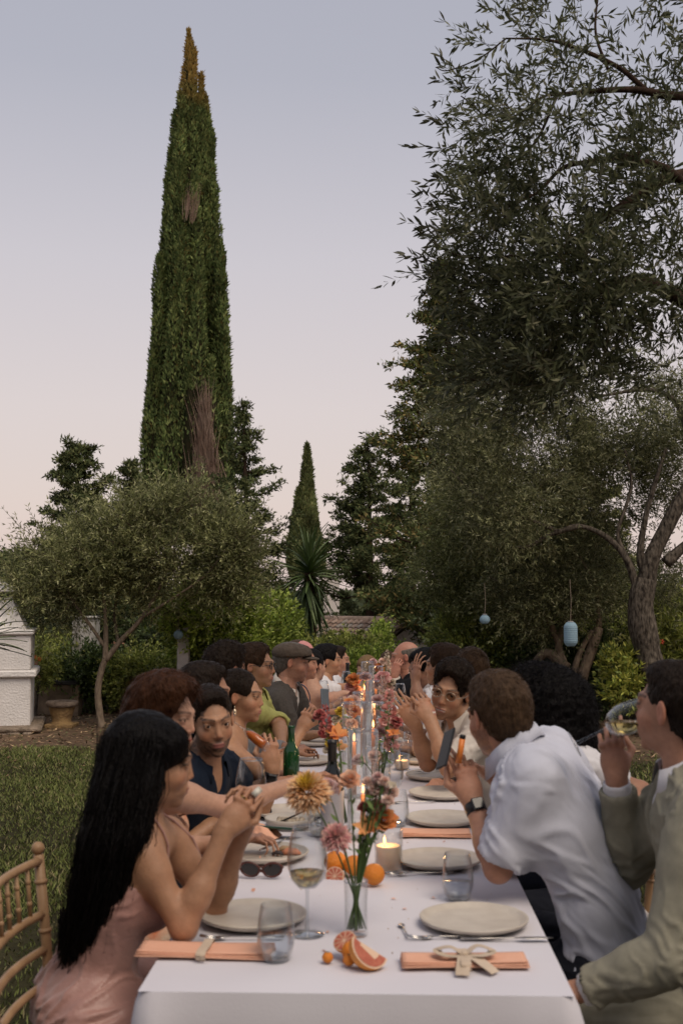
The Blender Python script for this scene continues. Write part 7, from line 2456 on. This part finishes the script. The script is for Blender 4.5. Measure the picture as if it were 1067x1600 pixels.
person(dict(label='woman with dark bun in a pale yellow strapless dress seen from behind', male=False, head=(490, 1041, 8.15), az=42, taz=50, hip=(-.47, 8.15), h=.008, hh=.006, skin=SK2, hair='updo', haircol='black', legs='dress', top=dress(YSTR, topt=.58, straps=False),
    R=dict(el=(512, 1092, 7.95), wr=(536, 1083, 8.1), d=(1, .2, 0), n=(0, 0, 1))))
person(dict(label='young man with dark hair and white open shirt far on the left side', male=True, head=(512, 1033, 8.95), az=85, taz=95, hip=(-.52, 9.0), h=.009, hh=.0065, skin=SK1, hair='short', haircol='black', ht=.014, legmat=DKT, top=shirt(WHT, sleeve=1.05),
    R=dict(el=(522, 1078, 8.9), wr=(540, 1072, 9.0), d=(1, 0, .1), n=(0, 0, 1))))
person(dict(label='guest in profile just beyond the man in the white open shirt', male=True, head=(527, 1033, 9.6), az=88, hip=(-.50, 9.6), h=.011, skin=SK4, hair='short', haircol='dark', legmat=DKT, top=shirt(WHT, sleeve=1.0)))
person(dict(label='blond woman in peach dress leaning in at the far end of the table', male=False, head=(572, 1047, 10.5), az=230, pitch=-25, taz=185, hip=(-.08, 10.85), h=.011, skin=SK2, hair='bob', haircol='blond', legs='dress', top=dress(cloth('peach_dress', (.5, .28, .18)), topt=.8),
    R=dict(el=(556, 1075, 10.3), wr=(548, 1082, 10.0))))

# ================================================================ right side, near to far
person(dict(label='man in a sage green linen suit drinking white wine at the near right', male=True, head=(1054, 1112, 2.98), az=-44, pitch=5, roll=0, taz=-80, hip=(.93, 3.0), neck=(1072, 1206, 2.98), s=1.02, h=.0055, hh=.0034, shw=.175,
    skin=SK4, hair='short', haircol='dark', strands=4500, slen=.014, ht=.006, noeyes=False, legmat=SAGE, top=jacket(SAGE, WHT, amp=.008), gaze=(0, 5),
    R=dict(sh=(1042, 1262, 3.16), el=(978, 1352, 3.22), wr=(962, 1214, 3.12), d=(-.12, 0, 1), n=(-.2, -1, .1), curl=(.35, .62, .7, .75), thumb=.7),
    L=dict(sh=(1095, 1275, 2.80), el=(1040, 1500, 2.72), wr=(905, 1548, 2.80), d=(-1, .1, -.2), n=(0, -.3, 1))))
def r2body(F, L): pass
person(dict(label='man in a pale blue shirt leaning on the table with his back to the camera', male=True, head=(777, 1120, 3.30), az=-28, pitch=-8, roll=-4, taz=-48, hip=(.67, 3.25), neck=(806, 1182, 3.28), s=1.0, h=.0055, hh=.0036, bow=-.07, girth=.92, shw=.168,
    skin=SK4, hair='short', haircol='light', strands=9000, slen=.018, ht=.010, beard=.6, beardcol=(.09, .045, .025), noeyes=True, legmat=DKT, top=shirt(PALE, off=.012, sleeve=.80, amp=.0105, fold_f=14, cuff=.056, seed=6, long=(.75, .1, -.62), loose=.0),
    L=dict(sh=(828, 1216, 3.14), el=(778, 1357, 3.15), wr=(739, 1254, 3.26), d=(-.22, .15, .95), n=(.3, -1, 0), curl=(.22, .38, .55, .62), thumb=.45, spread=.10),
    R=dict(wr=(815, 1345, 3.45)), extra=[watch('L', r=.030)]))
person(dict(label='woman with a large mass of curly black hair and white T shirt', male=False, head=(848, 1126, 3.88), az=-58, taz=-85, hip=(.75, 3.95), s=1.05, h=.007, skin=SK3, hair='curly', ht=.052, haircol='black', strands=9000, slen=.035, noeyes=True, legs='trousers', legmat=DKT, top=shirt(WHT, sleeve=.62, collar=False),
    hairfn=lambda F, H, M, s, L: F.ell(H + M @ np.array([0, -.07, -.055]) * s, np.array([.125, .10, .12]), M, .04),
    L=dict(sh=(900, 1195, 3.74), el=(1000, 1236, 3.80), wr=(960, 1290, 3.62)), R=dict(wr=(768, 1215, 4.1))))
person(dict(label='smiling man with curly dark hair and tinted glasses in a cream shirt', male=True, head=(704, 1080, 5.0), az=202, pitch=-8, roll=-16, taz=-120, hip=(.62, 5.1), neck=(722, 1124, 5.05), s=1.04, h=.006, hh=.0036, smile=.9,
    skin=SK1, hair='curly', ht=.011, haircol='dark', strands=4000, slen=.018, legmat=DKT, top=shirt(CRM, sleeve=.75, open_front=.06), extra=[glasses('metal', dark=True)],
    L=dict(el=(701, 1200, 4.82), wr=(672, 1126, 4.88), d=(-.35, .2, .9), n=(.3, -1, 0), **GRIP), R=dict(el=(668, 1192, 5.15), wr=(648, 1132, 5.05), d=(-.5, 0, .7), n=(-.2, -.8, .4), curl=(.3, .4, .5, .6), thumb=.4)))
person(dict(label='woman with light brown hair in a loose top bun on the right side', male=False, head=(732, 1050, 5.9), az=-35, taz=-80, hip=(.72, 5.9), h=.008, skin=SK2, hair='bun', haircol='light', ht=.016, strands=2500, noeyes=True, legs='dress', top=dress(GRYC, topt=.85)))
person(dict(label='brown haired guest beside the woman with the top bun', male=True, head=(692, 1042, 6.7), az=-70, taz=-85, hip=(.62, 6.7), h=.009, skin=SK1, hair='short', ht=.016, haircol='brown', strands=2000, noeyes=True, legmat=DKT, top=shirt(WHT, sleeve=1.0)))
person(dict(label='dark haired man in a white shirt resting his face on his hand', male=True, head=(661, 1045, 7.5), az=-122, pitch=-18, taz=-95, roll=-8, hip=(.58, 7.55), h=.008, hh=.0055, skin=SK3, hair='short', ht=.012, haircol='black', strands=1500, legmat=DKT, top=shirt(WHT, sleeve=1.0),
    L=dict(el=(652, 1094, 7.25), wr=(649, 1064, 7.3), d=(.1, .1, 1), n=(-.6, -.6, 0), curl=(.15, .2, .3, .4), thumb=.3)))
person(dict(label='balding older man in black with his hand at his chin near the far end', male=True, head=(632, 1028, 8.8), az=-92, taz=-95, hip=(.50, 8.9), h=.009, hh=.006, skin=(.40, .19, .13), hair='bald', haircol='grey', legmat=DKT, top=jacket(BLK, CRM, lapel_open=.2),
    L=dict(el=(622, 1084, 8.7), wr=(617, 1056, 8.65), d=(.2, 0, 1), n=(-.5, -.8, 0), **GRIP)))
person(dict(label='far guest in a dark jacket between the bald man and the blooms', male=False, head=(606, 1040, 10.3), az=190, taz=180, hip=(.28, 10.8), h=.012, skin=SK2, hair='bob', haircol='light', legs='dress', top=dress(BLK, topt=.85)))
# someone standing by the loungers far off
person(dict(label='small distant person with a dark topknot and orange top by the lounger', male=False, head=(205, 1032, 17.6), az=200, hip=(W(206, 1060, 17.6)[0], 17.7), hz=.45, h=.016, skin=SK1, hair='bun', haircol='dark', legs='dress', group='', top=dress(cloth('orange_top', (.55, .2, .05)), topt=.85)))

for x, y, rz, who in [(-.53, 3.55, -90, 'the auburn haired woman'), (-.57, 4.2, -90, 'the bearded man'), (-.66, 4.72, -90, 'the man hidden behind the bearded man'),
        (-.66, 5.22, -90, 'the woman raising a phone'), (-.78, 5.8, -90, 'the black haired man turned away'), (-.74, 6.4, -90, 'the man in the lime yellow shirt'), (-.70, 7.15, -90, 'the man in the flat cap'),
        (-.60, 7.75, -90, 'the woman in the blue dress'), (.97, 3.0, 90, 'the man in the sage green suit'), (.73, 3.28, 90, 'the man in the pale blue shirt'), (.78, 3.95, 90, 'the woman with curly black hair'),
        (.66, 5.1, 90, 'the smiling man with glasses'), (.76, 5.9, 90, 'the woman with the top bun'), (.62, 7.55, 90, 'the man with his face on his hand')]:
    seat_for(x, y, R(rz), who)

# ---------------------------------------------------------------- things held
p = W(508, 1102, 5.16)
zz = nrm((.86, -.35, .1)); yy = nrm(np.array([.25, 0, .97]) - zz * (np.array([.25, 0, .97]) @ zz)); xx = np.cross(yy, zz)
phone('phone held up in the hand of the bare shouldered woman', Matrix(((xx[0], yy[0], zz[0], p[0]), (xx[1], yy[1], zz[1], p[1]), (xx[2], yy[2], zz[2], p[2]), (0, 0, 0, 1))), case=(.12, .15, .18), screen=(.10, .13, .16))
p = W(696, 1170, 3.26)
zz = nrm((-.9, -.3, .45)); yy = nrm(np.array([.62, 0, -.78]) - zz * (np.array([.62, 0, -.78]) @ zz)); xx = np.cross(yy, zz)
PH = Matrix(((xx[0], yy[0], zz[0], p[0]), (xx[1], yy[1], zz[1], p[1]), (xx[2], yy[2], zz[2], p[2]), (0, 0, 0, 1)))
phone('black phone in the raised hand of the man in the pale blue shirt', PH, sc=.8, screen=(.012, .012, .014))
def tube_thing(name, label, cat, a, b, r, m1, m2=None, f_=.85):
    t = thing(name, label, cat, tuple(a)); a = np.array(a); d = np.array(b) - a
    mb = MB(); mb.tube([(0, 0, 0), tuple(d * f_)], r, 12); mb.build('body', m1, t, True)
    mb = MB(); mb.tube([tuple(d * f_), tuple(d * .97), tuple(d)], [r * 1.02, r * 1.02, r * .8], 12); mb.build('tip', m2 or m1, t, True)
tube_thing('vape_pen', 'orange tube with a black tip held with the phone', 'pen', W(716, 1192, 3.25), W(723, 1148, 3.25), .0085, mat('orange_plastic', (.75, .22, .04), rough=.4), mat('black_plastic', (.01, .01, .01), rough=.4), .86)
# wine glass at the mouth of the man in the suit, tipped towards him
def axis_rot(z, x=(1, 0, 0)):
    z = nrm(z); x = nrm(np.array(x) - z * (np.array(x) @ z)); y = np.cross(z, x)
    return Matrix(((x[0], y[0], z[0]), (x[1], y[1], z[1]), (x[2], y[2], z[2]))).to_euler()
foot, lip = W(897, 1163, 3.10), W(1000, 1112, 3.07)
g_ = glass_thing('wine', 'wine glass tipped to the mouth of the man in the green suit', foot, axis_rot(lip - foot), fill=None, sc=1.02)
ax = nrm(lip - foot); c = foot + ax * .155
mb = MB(); V = []; F = []     # wine lying level in the tipped bowl
for i in range(19):
    a = 2 * PI * i / 18
    e1 = nrm(np.cross(ax, (0, 0, 1.0))); e2 = np.cross(e1, ax)
Fw = Fld(); Mx = np.stack([e1, ax, np.cross(e1, ax)], 1)
Fw.ell(c, (.0375, .050, .0375), Mx, 0); Fw.plane(c - np.array([0, 0, .008]), (0, 0, 1.0))
o = blob_mesh(Fw, .003, 'drink', [WINE_W], g_)
foot, lip = W(360, 1123, 4.20), W(414, 1165, 4.16)
glass_thing('flute', 'champagne flute with orange drink tilted in front of the bare shouldered woman', foot, axis_rot(lip - foot), fill=mat('aperitif', (.75, .20, .04), rough=.1, trans=.4), fl=.9, sc=.82)
glass_thing('wine', 'empty wine glass in front of the bearded man', W(392, 1272, 3.9) * [1, 1, 0] + np.array([0, 0, TT]), sc=1.25)
# small ring box / lighter in the clasped hands
tube_thing('cork', 'small pale cork held in the clasped hands of the long haired woman', 'cork', W(396, 1243, 2.82), W(407, 1232, 2.83), .008, mat('pale_metal', (.6, .58, .5), rough=.35))
